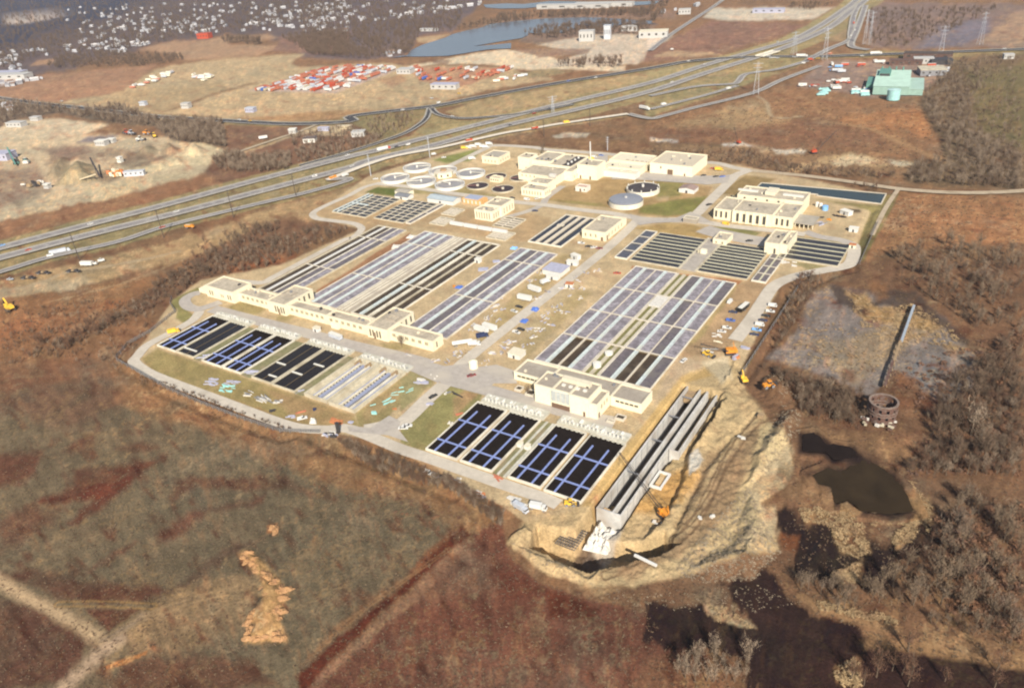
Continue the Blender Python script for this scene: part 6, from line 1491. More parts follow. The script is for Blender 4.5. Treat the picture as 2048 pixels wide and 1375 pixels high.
stack('grey crates on the lawn left of the link road', 'J', 170, 235, 7, [m_lil, m_plas], 4, 1.4, .7, .1, spread=2.5)
stack('white sacks on the lawn left of the junction', 'J', 240, 200, 5, m_plas, 1.4, .8, .6, .1, spread=3)
stack('pile of twisted scrap on the verge below the black tanks', 'J', 612, 1082, 10, [m_plas, m_lil, m_rustp], 3, .8, .8, .3, spread=2.6)
stack('white sheet stack on the verge before the last tanks', 'J', 880, 1125, 6, m_plas, 6, 2, .4, -.2, spread=3)
stack('mixed rubble on the verge below the first black tank', 'J', 420, 975, 8, [m_plas, m_steel], 2.5, .8, .6, .3, spread=3)
q = MB(); q.cyl(0, 0, 0, 4.2, 2.6, n=24); q.cyl(0, 0, 4.2, 5.2, 2.6, .4, n=24); X, Y = W('J', 548, 130); o = q.obj('round_tank', m_cream2); o.location = (X, Y, 0); tag(o, 'cream dome-topped round tank standing on the junction', 'tank')
def hut(label, z, x, y, w, d, h, wm, rm, rz=0):
    X, Y = W(z, x, y); t = thing('site_hut', label, 'hut', (X, Y, 0), rz); q = MB(); q.box(-w/2, w/2, -d/2, d/2, 0, h); q.obj('wall', wm, t)
    q = MB(); q.box(-w/2-.3, w/2+.3, -d/2-.3, d/2+.3, h, h+.3); q.obj('roof', rm, t); q = MB(); q.box(-.6, .6, -d/2-.1, -d/2, 0, 2.1); q.obj('door', m_darkst, t); return t
hut('pale flat-topped hut right of the junction, dark on one side', 'H', 1368, 1112, 8, 7, 3, m_white, m_coping, 0)
hut('white hut and skip before the long building', 'I', 1278, 212, 4, 3, 2.8, m_whitew, m_coping)
hut('grey-blue roofed site shed left of the straight road', 'H', 1690, 425, 15, 13, 3.4, m_white, m_lil, 0)
hut('white site cabin below the grey-blue roofed shed', 'H', 1665, 478, 9, 4, 3, m_whitew, m_white, 0)
hut('white site cabin at the upper end of the straight road, left one', 'H', 1825, 365, 8, 3.5, 3, m_whitew, m_white, 0.1)
hut('white site cabin at the upper end of the straight road, farther one', 'H', 1850, 315, 7, 3.5, 3, m_whitew, m_white, -.3)
hut('orange-trimmed cabin by the straight road', 'H', 1800, 545, 5, 3.5, 2.6, m_white, m_rustp, .2)
hut('small white cabin between the drained tank and the trough tank', 'H', 1052, 345, 4, 3.5, 3, m_whitew, m_white)
hut('white cabin near the end of the moat yard', 'F', 1730, 418, 6, 4, 3, m_whitew, m_white)
hut('tiny cream gatehouse at the bend of the far right road', 'F', 1722, 530, 4, 3, 2.6, m_cream2, m_rustp)
for lb, z, x, y, m in (('bright blue tarpaulin by the trough tanks', 'H', 895, 550, m_blue), ('light blue tarpaulin near the top of the sandy gap', 'H', 1345, 232, m_lblue), ('blue tarpaulin on the rubble right of the straight road, upper', 'H', 1515, 735, m_blue), ('blue tarpaulin on the rubble right of the straight road, lower', 'H', 1425, 828, m_blue)):
    X, Y = W(z, x, y); tarp(lb, [(X-2.4,Y-2.4),(X+2.4,Y-2.2),(X+2.2,Y+2.4),(X-2.2,Y+2.2)], m, .5, amp=1.6)
stack('orange crate next to the bright blue tarpaulin', 'H', 852, 545, 3, m_orange, 2, 1.4, 1.2, 0, spread=.5)
stack('stack of dark slabs in the sandy gap, lower', 'H', 1095, 405, 6, m_lil, 9, 5, .5, .7, spread=.8)
stack('stack of dark slabs in the sandy gap, upper', 'H', 1192, 340, 4, m_lil, 5, 4, .5, .7, spread=.8)
tarp('bright white plastic sheet beside the leftmost tank', [W('H',455,150), W('H',540,155), W('H',560,128), W('H',480,125)], m_plas, .4, amp=1.2)
tarp('cream plastic sheet between the two left tank groups', [W('H',335,235), W('H',400,240), W('H',420,205), W('H',350,205)], m_plas, .4, amp=1.2)
i = 0
rr = random.Random(5)
desc = ('white timber', 'grey pipe', 'pale board', 'mixed scrap', 'white rubble', 'lilac steel')
for (z, x, y) in [('H',a,b) for a,b in ((1530,640),(1620,590),(1740,560),(1800,620),(1880,640),(1700,730),(1760,760),(1640,760),(1870,500),(1930,430),(1540,900),(1460,900),(1480,1010),(1240,1090),(1160,1090),(1290,1000),(2010,420),(1560,910),(1190,745),(1210,825),(460,1105),(800,1160),(1110,1170),(1600,820),(1680,700),(1740,690),(1820,560),(1780,520),(1900,560),(1840,470),(1500,960),(1420,1040),(1580,790),(1650,860),(1330,1010),(1260,1040),(700,1150),(880,1120),(1130,800),(1260,730),(1180,700),(1010,860),(990,900),(940,1080),(860,1085),(1240,640),(1340,520),(1480,500),(1560,430))]:
    m = [m_plas, m_steel, m_whitew, m_lil][i % 4]; stack('%s heap' % desc[i % 6], z, x, y, rr.randint(6, 12), [m, m_plas, m_lil, m_wood], rr.uniform(1.5, 3.5), .5, .45, rr.uniform(0, 3), spread=rr.uniform(1.5, 4), name='debris_heap', cat='debris'); i += 1
for o in list(COL.objects):
    if o.name.startswith('debris_heap'): o['label'] = 'low heap of pale building debris beside the straight road'; o['group'] = 'debris heaps along the straight road'
for j, (z, x, y, mm, lb) in enumerate((('F',1480,248,m_whitew,'white upright tank behind the laboratory yard, left one'), ('F',1505,256,m_whitew,'white upright tank behind the laboratory yard, middle one'), ('F',1535,272,m_lblue,'light blue upright tank behind the laboratory yard'))):
    X, Y = W(z, x, y); q = MB(); q.cyl(0, 0, 0, 3.4, 1.4 if j < 2 else 2.4, n=16); q.cyl(0, 0, 3.4, 3.9, 1.4 if j < 2 else 2.4, .3, n=16); o = q.obj('upright_tank', mm); o.location = (X, Y, 0); tag(o, lb, 'tank')
stack('grey scaffolding frames in the laboratory yard', 'F', 1505, 365, 10, [m_lil, m_steel], 5, .5, .7, 1.2, spread=4)
stack('black pipe piles in the laboratory yard', 'F', 1625, 320, 8, m_darkst, 6, .6, .7, -.4, spread=4)
stack('orange machine parts in the laboratory yard', 'F', 1560, 342, 4, m_orange, 2, .8, .9, .4, spread=1.5)
stack('dark pipes near the laboratory wall', 'F', 1510, 325, 5, m_darkst, 4, .5, .6, 0, spread=2)
hut('white tent-like trailer at the edge of the laboratory yard', 'F', 1680, 302, 8, 5, 3, m_whitew, m_white, -.5)
stack('pale stone heap at the tip of the small five-lane tank', 'F', 1285, 640, 10, m_plas, 4, 1, .6, .1, spread=5)
stack('white planks by the parking lot above the excavation', 'R', 460, 90, 8, m_plas, 3, .6, .4, .2, spread=3)
stack('long cream beam above the yellow loader', 'R', 480, 205, 2, m_cream2, 6, 1, .8, 0, spread=.4)
stack('white sheets around the yellow loader', 'R', 370, 360, 7, m_plas, 4, 1.4, .5, .1, spread=4)
stack('dull red tank and crates behind the left-booming crane', 'R', 790, 480, 5, [m_rustp, m_lil], 5, 1.8, 1.6, .9, spread=1)
stack('grey-blue crate on the grass right of the crane', 'R', 930, 320, 4, m_lil, 4, 1.4, .8, .1, spread=1.5)
stack('white bags on the haul road by the channel', 'L', 1160, 920, 3, m_plas, 1.6, 1.2, 1, .1, spread=1, h0=-1)
stack('white bags just right of the others on the haul road', 'L', 1225, 910, 3, m_plas, 1.6, 1.2, 1, .1, spread=1, h0=-1)
stack('white sheet scraps high on the haul road', 'L', 1390, 480, 4, m_plas, 2.5, 1.2, .6, .1, spread=1.5)
stack('timber and white blocks behind the orange crane', 'L', 930, 905, 5, [m_plas, m_wood], 2.6, .8, .8, .1, spread=2, h0=-4.6)
X, Y = W('L', 855, 1162); q = MB(); q.bar((-5, 0, .6), (5, 0, .6), .9, .9); o = q.obj('pipe', m_whitew); o.location = (X, Y, .2); o.rotation_euler.z = -.12; tag(o, 'long bright white pipe lying on the haul road', 'pipe')
q = MB(); q.box(-1.4, 1.4, -1.4, 1.4, 0, 2); o = q.obj('crate', m_wood); X, Y = W('L', 1490, 365); o.location = (X, Y, -.4); tag(o, 'brown square timber platform beside the haul road', 'platform')

# brick tower and pipeline over the ash pond
t = thing('brick_silo', 'round roofless red brick tower with open windows beside the ash pond', 'tower', (-26.5, 351, 0))
m_rim = mat('sooty_stone', (.20,.15,.12), noise=.3); R0 = 6.6; t.scale = (1, 1, .76); q = MB(); n = 24; bandz = [(-.5, 2.6), (5.2, 7.2), (10.2, 12.0)]
for (a, b) in bandz: q.ring(0, 0, a, b, R0-.6, R0, n)
q.obj('wall_band', m_brickr, t)
for (a, b) in ((2.6, 5.2), (7.2, 10.2)):
    for i in range(12):
        a0 = 2*math.pi*(i+.15)/12; a1 = 2*math.pi*(i+.75)/12; q = MB()
        for (ra, rb) in ((R0-.6, R0),):
            P = [(ra*math.cos(a0), ra*math.sin(a0)), (rb*math.cos(a0), rb*math.sin(a0)), (rb*math.cos((a0+a1)/2), rb*math.sin((a0+a1)/2)), (rb*math.cos(a1), rb*math.sin(a1)), (ra*math.cos(a1), ra*math.sin(a1))]
            q.prism(P, a, b)
        q.obj('pier', m_brickr, t)
q = MB(); q.ring(0, 0, 12.0, 12.4, R0-.8, R0+.15, n); q.obj('rim', m_rim, t); q = MB(); q.ring(0, 0, 5.0, 5.3, R0-.8, R0+.2, n); q.ring(0, 0, 7.1, 7.4, R0-.8, R0+.2, n); q.obj('string_course', m_rim, t)
q = MB(); q.cyl(0, 0, -.5, 2.0, R0-.6, n=n); q.obj('inner_floor', m_darkst, t)
stack('collapsed stone rubble round the foot of the brick tower', 'P', 850, 1085, 30, [m_conc, m_brickr, m_plas], 2.2, 1.1, 1, .1, name='rubble', cat='rubble', spread=7.5, part='stone')
t = thing('slurry_pipeline', 'long straight pipeline on trestles reaching out over the grey ash pond', 'pipeline', (-29.5, 377, 0))
for y0, y1, r, m, nm in ((0, 26, .6, m_brickr, 'brick_casing'), (26, 50, .55, m_wood, 'pipe'), (50, 97, .65, mat('pale_blue_steel', (.30,.34,.38)), 'pipe')):
    q = MB(); q.bar((0, y0, 2.2), (-.4, y1, 2.4), r*2, r*1.6); q.obj(nm, m, t)
for k in range(17):
    q = MB(); q.bar((-.9, 3+k*5.8, -.5), (0, 3+k*5.8, 1.8), .3); q.bar((.9, 3+k*5.8, -.5), (0, 3+k*5.8, 1.8), .3); q.obj('trestle', m_wood, t)
q = MB(); q.box(-1.3, -.6, 50, 97, 2.2, 2.4); q.obj('walkway', m_brickr, t)

# ------------------------------------------------------------------ fences
def fence(label, s, gap=5, h=2.4):
    P = WP(s); t = thing('fence', label, 'fence', (P[0][0], P[0][1], 0)); o0 = P[0]
    pq = MB(); pq.box(-.09, .09, -.09, .09, -.6, h); pme = pq.mesh('post', m_steel)
    for a, b in zip(P, P[1:]):
        L = math.hypot(b[0]-a[0], b[1]-a[1]); n = max(1, int(L/gap))
        for i in range(n): place(pme, 'post', t, (a[0]+(b[0]-a[0])*i/n-o0[0], a[1]+(b[1]-a[1])*i/n-o0[1], 0))
        q = MB()
        q.bar((a[0]-o0[0], a[1]-o0[1], h-.1), (b[0]-o0[0], b[1]-o0[1], h-.1), .1); q.obj('top_rail', m_steel, t)
        q = MB(); q.bar((a[0]-o0[0], a[1]-o0[1], h/2), (b[0]-o0[0], b[1]-o0[1], h/2), .03, h*.85); q.obj('mesh_panel', m_mesh, t)
    return t
m_mesh = bpy.data.materials.new('chain_link'); m_mesh.use_nodes = True
_n = m_mesh.node_tree; _b = _n.nodes['Principled BSDF']; _b.inputs['Base Color'].default_value = (.2,.19,.18,1); _b.inputs['Alpha'].default_value = .38
fence('chain-link fence along the lower left edge of the works', 'Q 1030,590 1020,625 1050,670 900,790 765,865 700,945 700,960 790,1010 1000,1130 1200,1215 1420,1300 1674,1385 I 1300,905')
fence('chain-link fence running down the right edge of the works', 'P 845,-10 740,228 640,255 N 0,0'.replace(' 640,255 N 0,0', ''))
fence('chain-link fence beside the cars parked along the right road', 'P 420,325 300,510 90,832')

# ------------------------------------------------------------------ poles and pylons
def pole(label, x0, y0, h, m, zt='X'):
    X, Y = W(zt, x0, y0); t = thing('power_pole', label, 'pole', (X, Y, 0)); q = MB(); q.cyl(0, 0, -1, h, .38, .2, n=8); q.obj('shaft', m, t)
    for k in range(3): q = MB(); q.bar((-1.8, 0, h-1.2-k*2.2), (1.8, 0, h-1.2-k*2.2), .22); q.obj('crossarm', m, t)
pole('tall dark power pole at the far left beside the frontage road', 159, 519, 24, m_pole)
pole('second tall dark power pole beside the frontage road', 327, 473, 24, m_pole)
pole('third tall dark power pole near the orange dump truck', 467, 433, 25, m_pole)
pole('tall dark pole left of the white clarifiers', 592, 392, 22, m_pole)
pole('pale steel pole above the left white clarifier', 742, 352, 22, m_silver)
pole('pale steel pole above the cluster of clarifiers', 860, 315, 22, m_silver)
pole('pale pole in the scrubby strip beyond the workshop', 1215, 300, 14, m_silver)
pole('dark pole on the roadside above the workshop', 1088, 272, 18, m_pole)
pole('dark pole beyond the workshop, farther along the road', 1180, 250, 18, m_pole)
def pylon(label, x, y, h, w=3.2, z='C'):
    X, Y = W(z, x, y); t = thing('lattice_pylon', label, 'pylon', (X, Y, 0), random.uniform(0, 1)); c = [(-w,-w),(w,-w),(w,w),(-w,w)]
    for a in c: q = MB(); q.bar((a[0], a[1], 0), (a[0]*.2, a[1]*.2, h), .2); q.obj('leg', m_silver, t)
    q = MB(); n = 7
    for k in range(n):
        f0, f1 = 1-.8*k/n, 1-.8*(k+1)/n; z0, z1 = h*k/n, h*(k+1)/n
        for i in range(4): a, b = c[i], c[(i+1) % 4]; q.bar((a[0]*f0, a[1]*f0, z0), (b[0]*f1, b[1]*f1, z1), .1)
    q.obj('bracing', m_silver, t)['kind'] = 'stuff'
    for k in range(3): q = MB(); q.bar((-6+k, 0, h*(.95-.13*k)), (6-k, 0, h*(.95-.13*k)), .3); q.obj('crossarm', m_silver, t)
pylon('tall pale lattice pylon standing over the crossroads', 955, 330, 44)
pylon('lattice pylon left of the crossroads', 787, 298, 32)
pylon('lattice pylon at the start of the white dirt track', 580, 515, 38)
pylon('lattice pylon beside the ramp at the top right, left of two', 1172, 245, 50, 2.0)
pylon('lattice pylon beside the ramp at the top right, right of two', 1198, 248, 48, 2.0)
pylon('lattice pylon far along the cross road', 1592, 290, 36, 3)
pylon('lattice pylon near the right edge above the cross road', 1805, 245, 44, 3)
pylon('lattice pylon right of the farther ash ditch', 1480, 660, 20, 1.6, 'B')

# highway bridge over the cross road
X, Y = W('C', 645, 300); t = thing('road_bridge', 'low concrete bridge carrying the highway over the cross road', 'bridge', (X, Y, 0), along('h_near', X, Y))
q = MB(); q.box(-24, 24, -6.2, 6.2, 1.4, 2.0); q.box(-24, 24, -6.6, -6.2, 1.4, 3.0); q.box(-24, 24, 6.2, 6.6, 1.4, 3.0); q.obj('deck', m_concw, t)
for k in range(5):
    q = MB(); q.box(-18+k*9-.6, -18+k*9+.6, -5.5, 5.5, 0, 1.4); q.obj('pier', m_darkst, t)

# ================================================================== FAR BUILDINGS
m_gr2 = mat('lighter_green_roof', (.33,.46,.39), noise=.12, scale=.1)
X0, Y0 = W('C', 1225, 472)
def up(z, x, y, h=0): return W(z, x, y, h)
t = thing('green_plant', 'large pale green sheet-metal plant with a stepped roof at upper right', 'factory', (-153, 1022, 0), math.radians(7.2))
q = MB(); q.box(0, 38, 0, 94, 0, 9.5); q.obj('wall', m_green, t)
for k in range(8):
    q = MB(); q.quad([(-.5, -.5+k*11.9, 9.5), (38.5, -.5+k*11.9, 9.5), (38.5, 5.4+k*11.9, 11.0), (-.5, 5.4+k*11.9, 11.0)]); q.quad([(-.5, 5.4+k*11.9, 11.0), (38.5, 5.4+k*11.9, 11.0), (38.5, -.5+(k+1)*11.9, 9.5), (-.5, -.5+(k+1)*11.9, 9.5)]); q.obj('roof', m_gr2, t)
q = MB(); q.box(38.2, 53, 1, 62, 0, 6.5); q.obj('wing', m_green, t); q = MB(); q.box(37.9, 53.5, .5, 62.5, 6.5, 7.1); q.obj('wing_roof', m_gr2, t)
q = MB(); q.box(-9, -.3, 30, 70, 0, 6); q.obj('annex', m_greend, t)
q = MB(); q.box(3, 16, 52, 82, 10.2, 14); q.obj('roof_house', m_greend, t); q = MB(); q.box(4, 15, 51.6, 52, 10.6, 13.5); q.obj('dark_opening', m_darkst, t)
for k in range(4): q = MB(); q.cyl(5+k*8, 88, 9, 15, .8, n=8); q.obj('stack_pipe', m_greend, t)
t = thing('aqua_tank', 'round aqua storage tank in front of the green plant', 'tank', (-127.5, 1003, 0)); q = MB(); q.cyl(0, 0, 0, 11, 7.0, n=28); q.obj('shell', m_aqua, t); q = MB(); q.cyl(0, 0, 11, 12, 7.2, 1, n=28); q.obj('roof', mat('aqua_roof', (.36,.52,.50)), t)
m_fw = mat('weathered_white_siding', (.42,.41,.385), noise=.15)
def farbox(label, z, x, y, w, d, h, rz, wm, rm, cat='building', group=None, n=4):
    X, Y = W(z, x, y); t = thing('far_building', label, cat, (X, Y, 0), rz, group); q = MB(); q.box(-w/2, w/2, -d/2, d/2, -1, h); q.obj('wall', wm, t)
    q = MB(); q.box(-w/2-.4, w/2+.4, -d/2-.4, d/2+.4, h, h+.6); q.obj('roof', rm, t)
    for i in range(n): q = MB(); q.box(-w/2+(i+.3)*w/n, -w/2+(i+.6)*w/n, -d/2-.15, -d/2, h*.35, h*.7); q.obj('window', m_glass, t)
    return t
farbox('white shed behind the green plant', 'C', 1495, 342, 24, 14, 6, .2, m_fw, m_fw)
farbox('long brown building beyond the green plant', 'C', 1520, 318, 60, 16, 7, .05, m_brickr, mat('dark_roof', (.08,.06,.05)))
farbox('low russet building left of the dark ones beyond the plant', 'C', 1400, 350, 40, 14, 5, .1, m_brickr, m_brickr)
farbox('grey concrete yard building right of the green plant', 'C', 1540, 400, 30, 26, 6, .3, m_steel, m_conc)
farbox('black-roofed shed right of the green plant', 'C', 1590, 345, 26, 18, 5, .3, m_darkst, m_darkst)
farbox('white house alone at the right edge above the woods', 'C', 1960, 318, 12, 9, 5, .3, m_fw, m_fw)
farbox('white and grey house in the scrub above the ramp', 'B', 345, 790, 15, 11, 4.5, .5, m_fw, m_fw)
farbox('dark-roofed house left of the white one in the scrub', 'B', 60, 825, 14, 10, 4, .5, m_white, mat('dull_roof', (.13,.10,.09)))
farbox('white gable house at the track above the scrub', 'A', 1716, 778, 9, 7, 5, .5, m_fw, m_white)
farbox('blue-grey sheds among the track clutter', 'B', 140, 760, 14, 5, 3, .3, m_lil, m_lil)
farbox('yellowish shed at the end of the track', 'B', 262, 750, 18, 5, 3, .5, m_tan, m_tan)
farbox('white works hut in the gravel yard', 'A', 600, 845, 14, 9, 5, .3, m_fw, m_white)
farbox('white rounded works building beside the hut in the gravel yard', 'A', 655, 830, 10, 6, 4, .3, m_fw, m_white)
farbox('small white kiosk among the gravel heaps', 'A', 705, 945, 5, 5, 5, .3, m_white, m_white)
farbox('white hut at the foot of the gravel works', 'A', 280, 1095, 6, 5, 3.5, .3, m_fw, m_white)
farbox('long grey screening shed in the gravel works', 'A', 790, 1022, 22, 5, 4, .55, m_silver, m_silver)
farbox('blue-roofed factory at the left edge', 'A', 20, 925, 26, 18, 7, .4, m_lil, m_lil)
farbox('long white warehouse at the far left, front one', 'A', 60, 455, 90, 22, 7, .3, m_fw, m_fw)
farbox('long white warehouse at the far left, behind', 'A', 50, 440, 80, 20, 7, .3, m_fw, m_lil)
farbox('white building under the white field at the left', 'A', 100, 735, 26, 12, 5, .3, m_fw, m_fw)
farbox('small white building by the scrub at the left', 'A', 213, 700, 14, 9, 4, .3, m_fw, m_fw)
farbox('pale farm shed in the tan field, left one', 'A', 840, 612, 10, 7, 4, .3, m_silver, m_silver)
farbox('pale farm shed in the tan field, middle one', 'A', 1093, 628, 12, 9, 6, .3, m_fw, m_fw)
farbox('pale farm shed in the tan field, right one', 'A', 1470, 652, 13, 9, 5, .3, m_lil, m_silver)
farbox('large white block in the quarry by the lake', 'B', 1680, 235, 26, 20, 16, .3, m_fw, m_fw)
farbox('tall crusher building in the quarry by the lake', 'B', 1800, 225, 12, 12, 22, .3, m_silver, m_silver)
farbox('white farmhouse on the far shore of the lake', 'B', 1930, 178, 30, 14, 8, .2, m_fw, m_fw)
farbox('white boathouse on the near sandy bank', 'B', 755, 180, 40, 10, 4, .1, m_fw, m_fw)
farbox('red barn in the pale field below the far town', 'A', 1200, 222, 30, 18, 10, .3, m_red, m_red)
farbox('long white roofs at the far shore of the back lake', 'B', 1600, 46, 180, 20, 8, .1, m_fw, m_fw)
farbox('long white roofs right of the others at the back lake', 'B', 1780, 36, 140, 20, 8, .1, m_fw, m_fw)
farbox('white hall in the yard beyond the container park', 'B', 850, 515, 40, 14, 6, .2, m_fw, m_lil)
farbox('white shed at the corner of the container park', 'B', 620, 425, 24, 18, 6, .2, m_fw, m_fw)
farbox('white sawmill sheds at the top of the right fields', 'C', 190, 75, 24, 16, 9, .3, m_fw, m_fw)
farbox('pale long building on the white ground at the top', 'C', 650, 66, 60, 16, 6, .1, m_lil, m_lil)
farbox('cream buildings at the left end of the brown fields', 'C', 20, 200, 50, 24, 10, .3, m_fw, m_coping)
def conveyor(label, s, h0, h1, m):
    (a, b) = WP(s); t = thing('conveyor', label, 'conveyor', (0,0,0)); q = MB(); q.bar((a[0], a[1], h0), (b[0], b[1], h1), 1.5, 1.1); q.obj('belt_housing', m, t)
    for f in (.3, .6, .9):
        x, y, z = a[0]+(b[0]-a[0])*f, a[1]+(b[1]-a[1])*f, h0+(h1-h0)*f; q = MB(); q.bar((x-1.5, y, -.5), (x, y, z), .3); q.bar((x+1.5, y, -.5), (x, y, z), .3); q.obj('trestle', m_darkst, t)
conveyor('dark inclined conveyor over the large gravel heap', 'A 590,1045 548,985', 2, 12, m_darkst)
conveyor('tan conveyor low on the large gravel heap', 'A 470,1060 570,1045', 2, 5, m_tan)
conveyor('green conveyor at the left edge of the gravel works', 'A 95,975 60,910', 3, 10, m_greend)
stack('orange-white screening machine at the foot of the large gravel heap', 'A', 690, 1020, 24, [m_orange, m_tan, m_cream, m_rustp], 5, 2, 3.5, .4, name='screening_plant', cat='machine', spread=13, part='hopper')
stack('black and green machinery at the left edge of the gravel works', 'A', 120, 950, 12, [m_darkst, m_greend, m_plas], 6, 2.5, 3, .4, name='screening_plant', cat='machine', spread=14, part='hopper')
stack('dark trestle machinery at the lower left of the gravel works', 'A', 170, 1085, 12, [m_darkst, m_wood, m_plas], 6, 1.5, 3, .4, name='screening_plant', cat='machine', spread=13, part='hopper')

# ---- many small far things: shared meshes, one object each
def inpoly(P, x, y):
    ins = False; n = len(P)
    for i in range(n):
        a, b = P[i], P[(i+1) % n]
        if (a[1] > y) != (b[1] > y) and x < (b[0]-a[0])*(y-a[1])/(b[1]-a[1])+a[0]: ins = not ins
    return ins
def sample(s, n, rnd, world=False):
    P = WP(s) if world else PP(s); xs = [p[0] for p in P]; ys = [p[1] for p in P]; out = []
    while len(out) < n:
        x, y = rnd.uniform(min(xs), max(xs)), rnd.uniform(min(ys), max(ys))
        if inpoly(P, x, y): out.append((x, y) if world else W('X', x, y))
    return out
def house_mesh(wm, rm, w, d, h):
    q = MB(); q.box(-w/2, w/2, -d/2, d/2, -1, h)
    for x in (-w/2, w/2): q.quad([(x, -d/2, h), (x, d/2, h), (x, 0, h+d*.32)])
    for s in (-1, 1): q.quad([(-w/2-.4, s*(d/2+.4), h-.1), (w/2+.4, s*(d/2+.4), h-.1), (w/2+.4, 0, h+d*.32+.1), (-w/2-.4, 0, h+d*.32+.1)], 1)
    return q.mesh('house', [wm, rm])
m_rf = [mat('pale_house_roof', (.5,.48,.46)), mat('grey_house_roof', (.22,.21,.22)), mat('brown_house_roof', (.18,.12,.09))]
m_hw = mat('far_house_siding', (.36,.36,.37), noise=.3, scale=.02)
HM = [house_mesh(m_hw, m_hw, 9, 7, 4), house_mesh(m_hw, m_rf[0], 12, 8, 4.5), house_mesh(m_hw, m_rf[1], 10, 7.5, 4), house_mesh(m_hw, m_rf[0], 20, 9, 5), house_mesh(m_hw, m_rf[2], 10, 7.5, 4)]
rnd = random.Random(3)
TOWN = [('A 380,260 560,210 860,250 850,290 700,310 560,290 400,290', 52, 'white house in the dense cluster at the edge of the far left town'), ('A 620,130 1200,90 1300,190 1000,190 700,180', 55, 'small pale house scattered through the far left town'),
        ('A 1380,120 2048,110 2048,185 1500,190', 42, 'pale house in the far town left of the lake'), ('A 1150,20 2048,20 2048,90 1300,80', 40, 'distant pale house at the top of the far town'),
        ('B 0,100 200,120 150,160 30,165', 12, 'white house in the village edge above the container park'), ('B 550,110 700,60 1000,10 1100,20 880,60 640,110', 26, 'white house on the hill road above the lake'),
        ('B 470,320 560,290 600,310 520,335', 5, 'white cottage at the left tip of the lake'), ('A 0,340 100,330 140,420 0,420', 14, 'white house at the left edge above the long warehouses'),
        ('A 0,595 70,600 60,640 0,650', 9, 'white house in the scrub at the left edge'), ('A 0,480 280,455 290,470 0,520', 12, 'white trailer in the row beside the long warehouses')]
k = 0
for s, n, lb in TOWN:
    for (x, y) in sample(s, max(5, int(n*.75)), rnd):
        k_ = rnd.uniform(.7, 1.0); o = place(HM[rnd.choice((0,0,1,2,2,2,3,4,4))], 'house', None, (x, y, -.3), rnd.uniform(0, 3.1), (k_, k_, k_)); tag(o, lb, 'house', lb.replace('white house', 'white houses').replace('pale house', 'pale houses').replace('cottage', 'cottages').replace('trailer', 'trailers')); k += 1
q = MB(); q_n = 0
def houses_stuff():
    V, F, Mi = [], [], []
    for s, n in (('A 300,40 1300,10 2048,0 2048,110 1300,200 700,250 500,210', 150), ('B 0,0 1000,0 900,60 600,110 0,160', 60), ('A -200,330 380,250 500,290 300,340 -200,420', 24), ('C 0,30 300,20 200,80 0,90', 6)):
        for (x, y) in sample(s, n, rnd):
            w, d, h = rnd.uniform(3, 6.5), rnd.uniform(2.8, 4.5), rnd.uniform(2.5, 4); b = len(V); c, s_ = math.cos(rnd.uniform(0, 3)), math.sin(rnd.uniform(0, 3))
            a = rnd.uniform(0, 3.1); c, s_ = math.cos(a), math.sin(a)
            for z in (-1, h):
                for (u, v) in ((-w, -d), (w, -d), (w, d), (-w, d)): V.append((x+u*c-v*s_, y+u*s_+v*c, z))
            V.append((x-w*c, y-w*s_, h+2)); V.append((x+w*c, y+w*s_, h+2)); mi = rnd.choice((0, 0, 1, 2))
            for f in ((0,1,5,4),(1,2,6,5),(2,3,7,6),(3,0,4,7)): F.append(tuple(b+i for i in f)); Mi.append(0)
            for f in ((4,5,9,8),(6,7,8,9)): F.append(tuple(b+i for i in f)); Mi.append(mi)
            for f in ((7,4,8),(5,6,9)): F.append(tuple(b+i for i in f)); Mi.append(0)
    q = MB(); q.v, q.f, q.m = V, F, Mi; return q
o = houses_stuff().obj('distant_houses', [m_hw, m_rf[0], m_rf[1]]); tag(o, 'countless tiny pale houses spread through the far wooded town', 'houses'); o['kind'] = 'stuff'
# container park
cb = MB(); cb.box(-6.1, 6.1, -1.3, 1.3, .9, 3.9); cb.box(-5.6, -3.4, -1.1, 1.1, 0, .9)
CM = {c: cb.mesh('container', PAINT[c]) for c in ('rust', 'white', 'silver', 'red', 'blue', 'tan', 'navy')}
pkA = 'A 1480,530 1900,400 2048,385 B 545,388 556,408 210,535 0,530'; pkB = 'B 620,388 1250,400 1000,485 700,470'
PA, PB = WP(pkA), WP(pkB); cand = []
ang = math.atan2(W('A', 1900, 400)[1]-W('A', 1480, 530)[1], W('A', 1900, 400)[0]-W('A', 1480, 530)[0])
for P, dens, nm in ((PA, .85, 'left'), (PB, .6, 'right')):
    xs = [p[0] for p in P]; ys = [p[1] for p in P]; cx, cy = sum(xs)/len(xs), sum(ys)/len(ys)
    for i in range(-60, 61):
        for j in range(-60, 61):
            u, v = i*13.2, j*7.2+(2 if j % 2 else 0); x, y = cx+u*math.cos(ang)-v*math.sin(ang), cy+u*math.sin(ang)+v*math.cos(ang)
            patch = vnoise(np.array([u/60]), np.array([v/35]), 4)[0]
            if inpoly(P, x, y) and rnd.random() < dens*(1.3 if patch > .45 else .55 if nm == 'left' else .15): cand.append((x+rnd.uniform(-1,1), y+rnd.uniform(-1,1), nm, patch))
rnd.shuffle(cand); rest = []
cand.sort(key=lambda p: p[1]); 
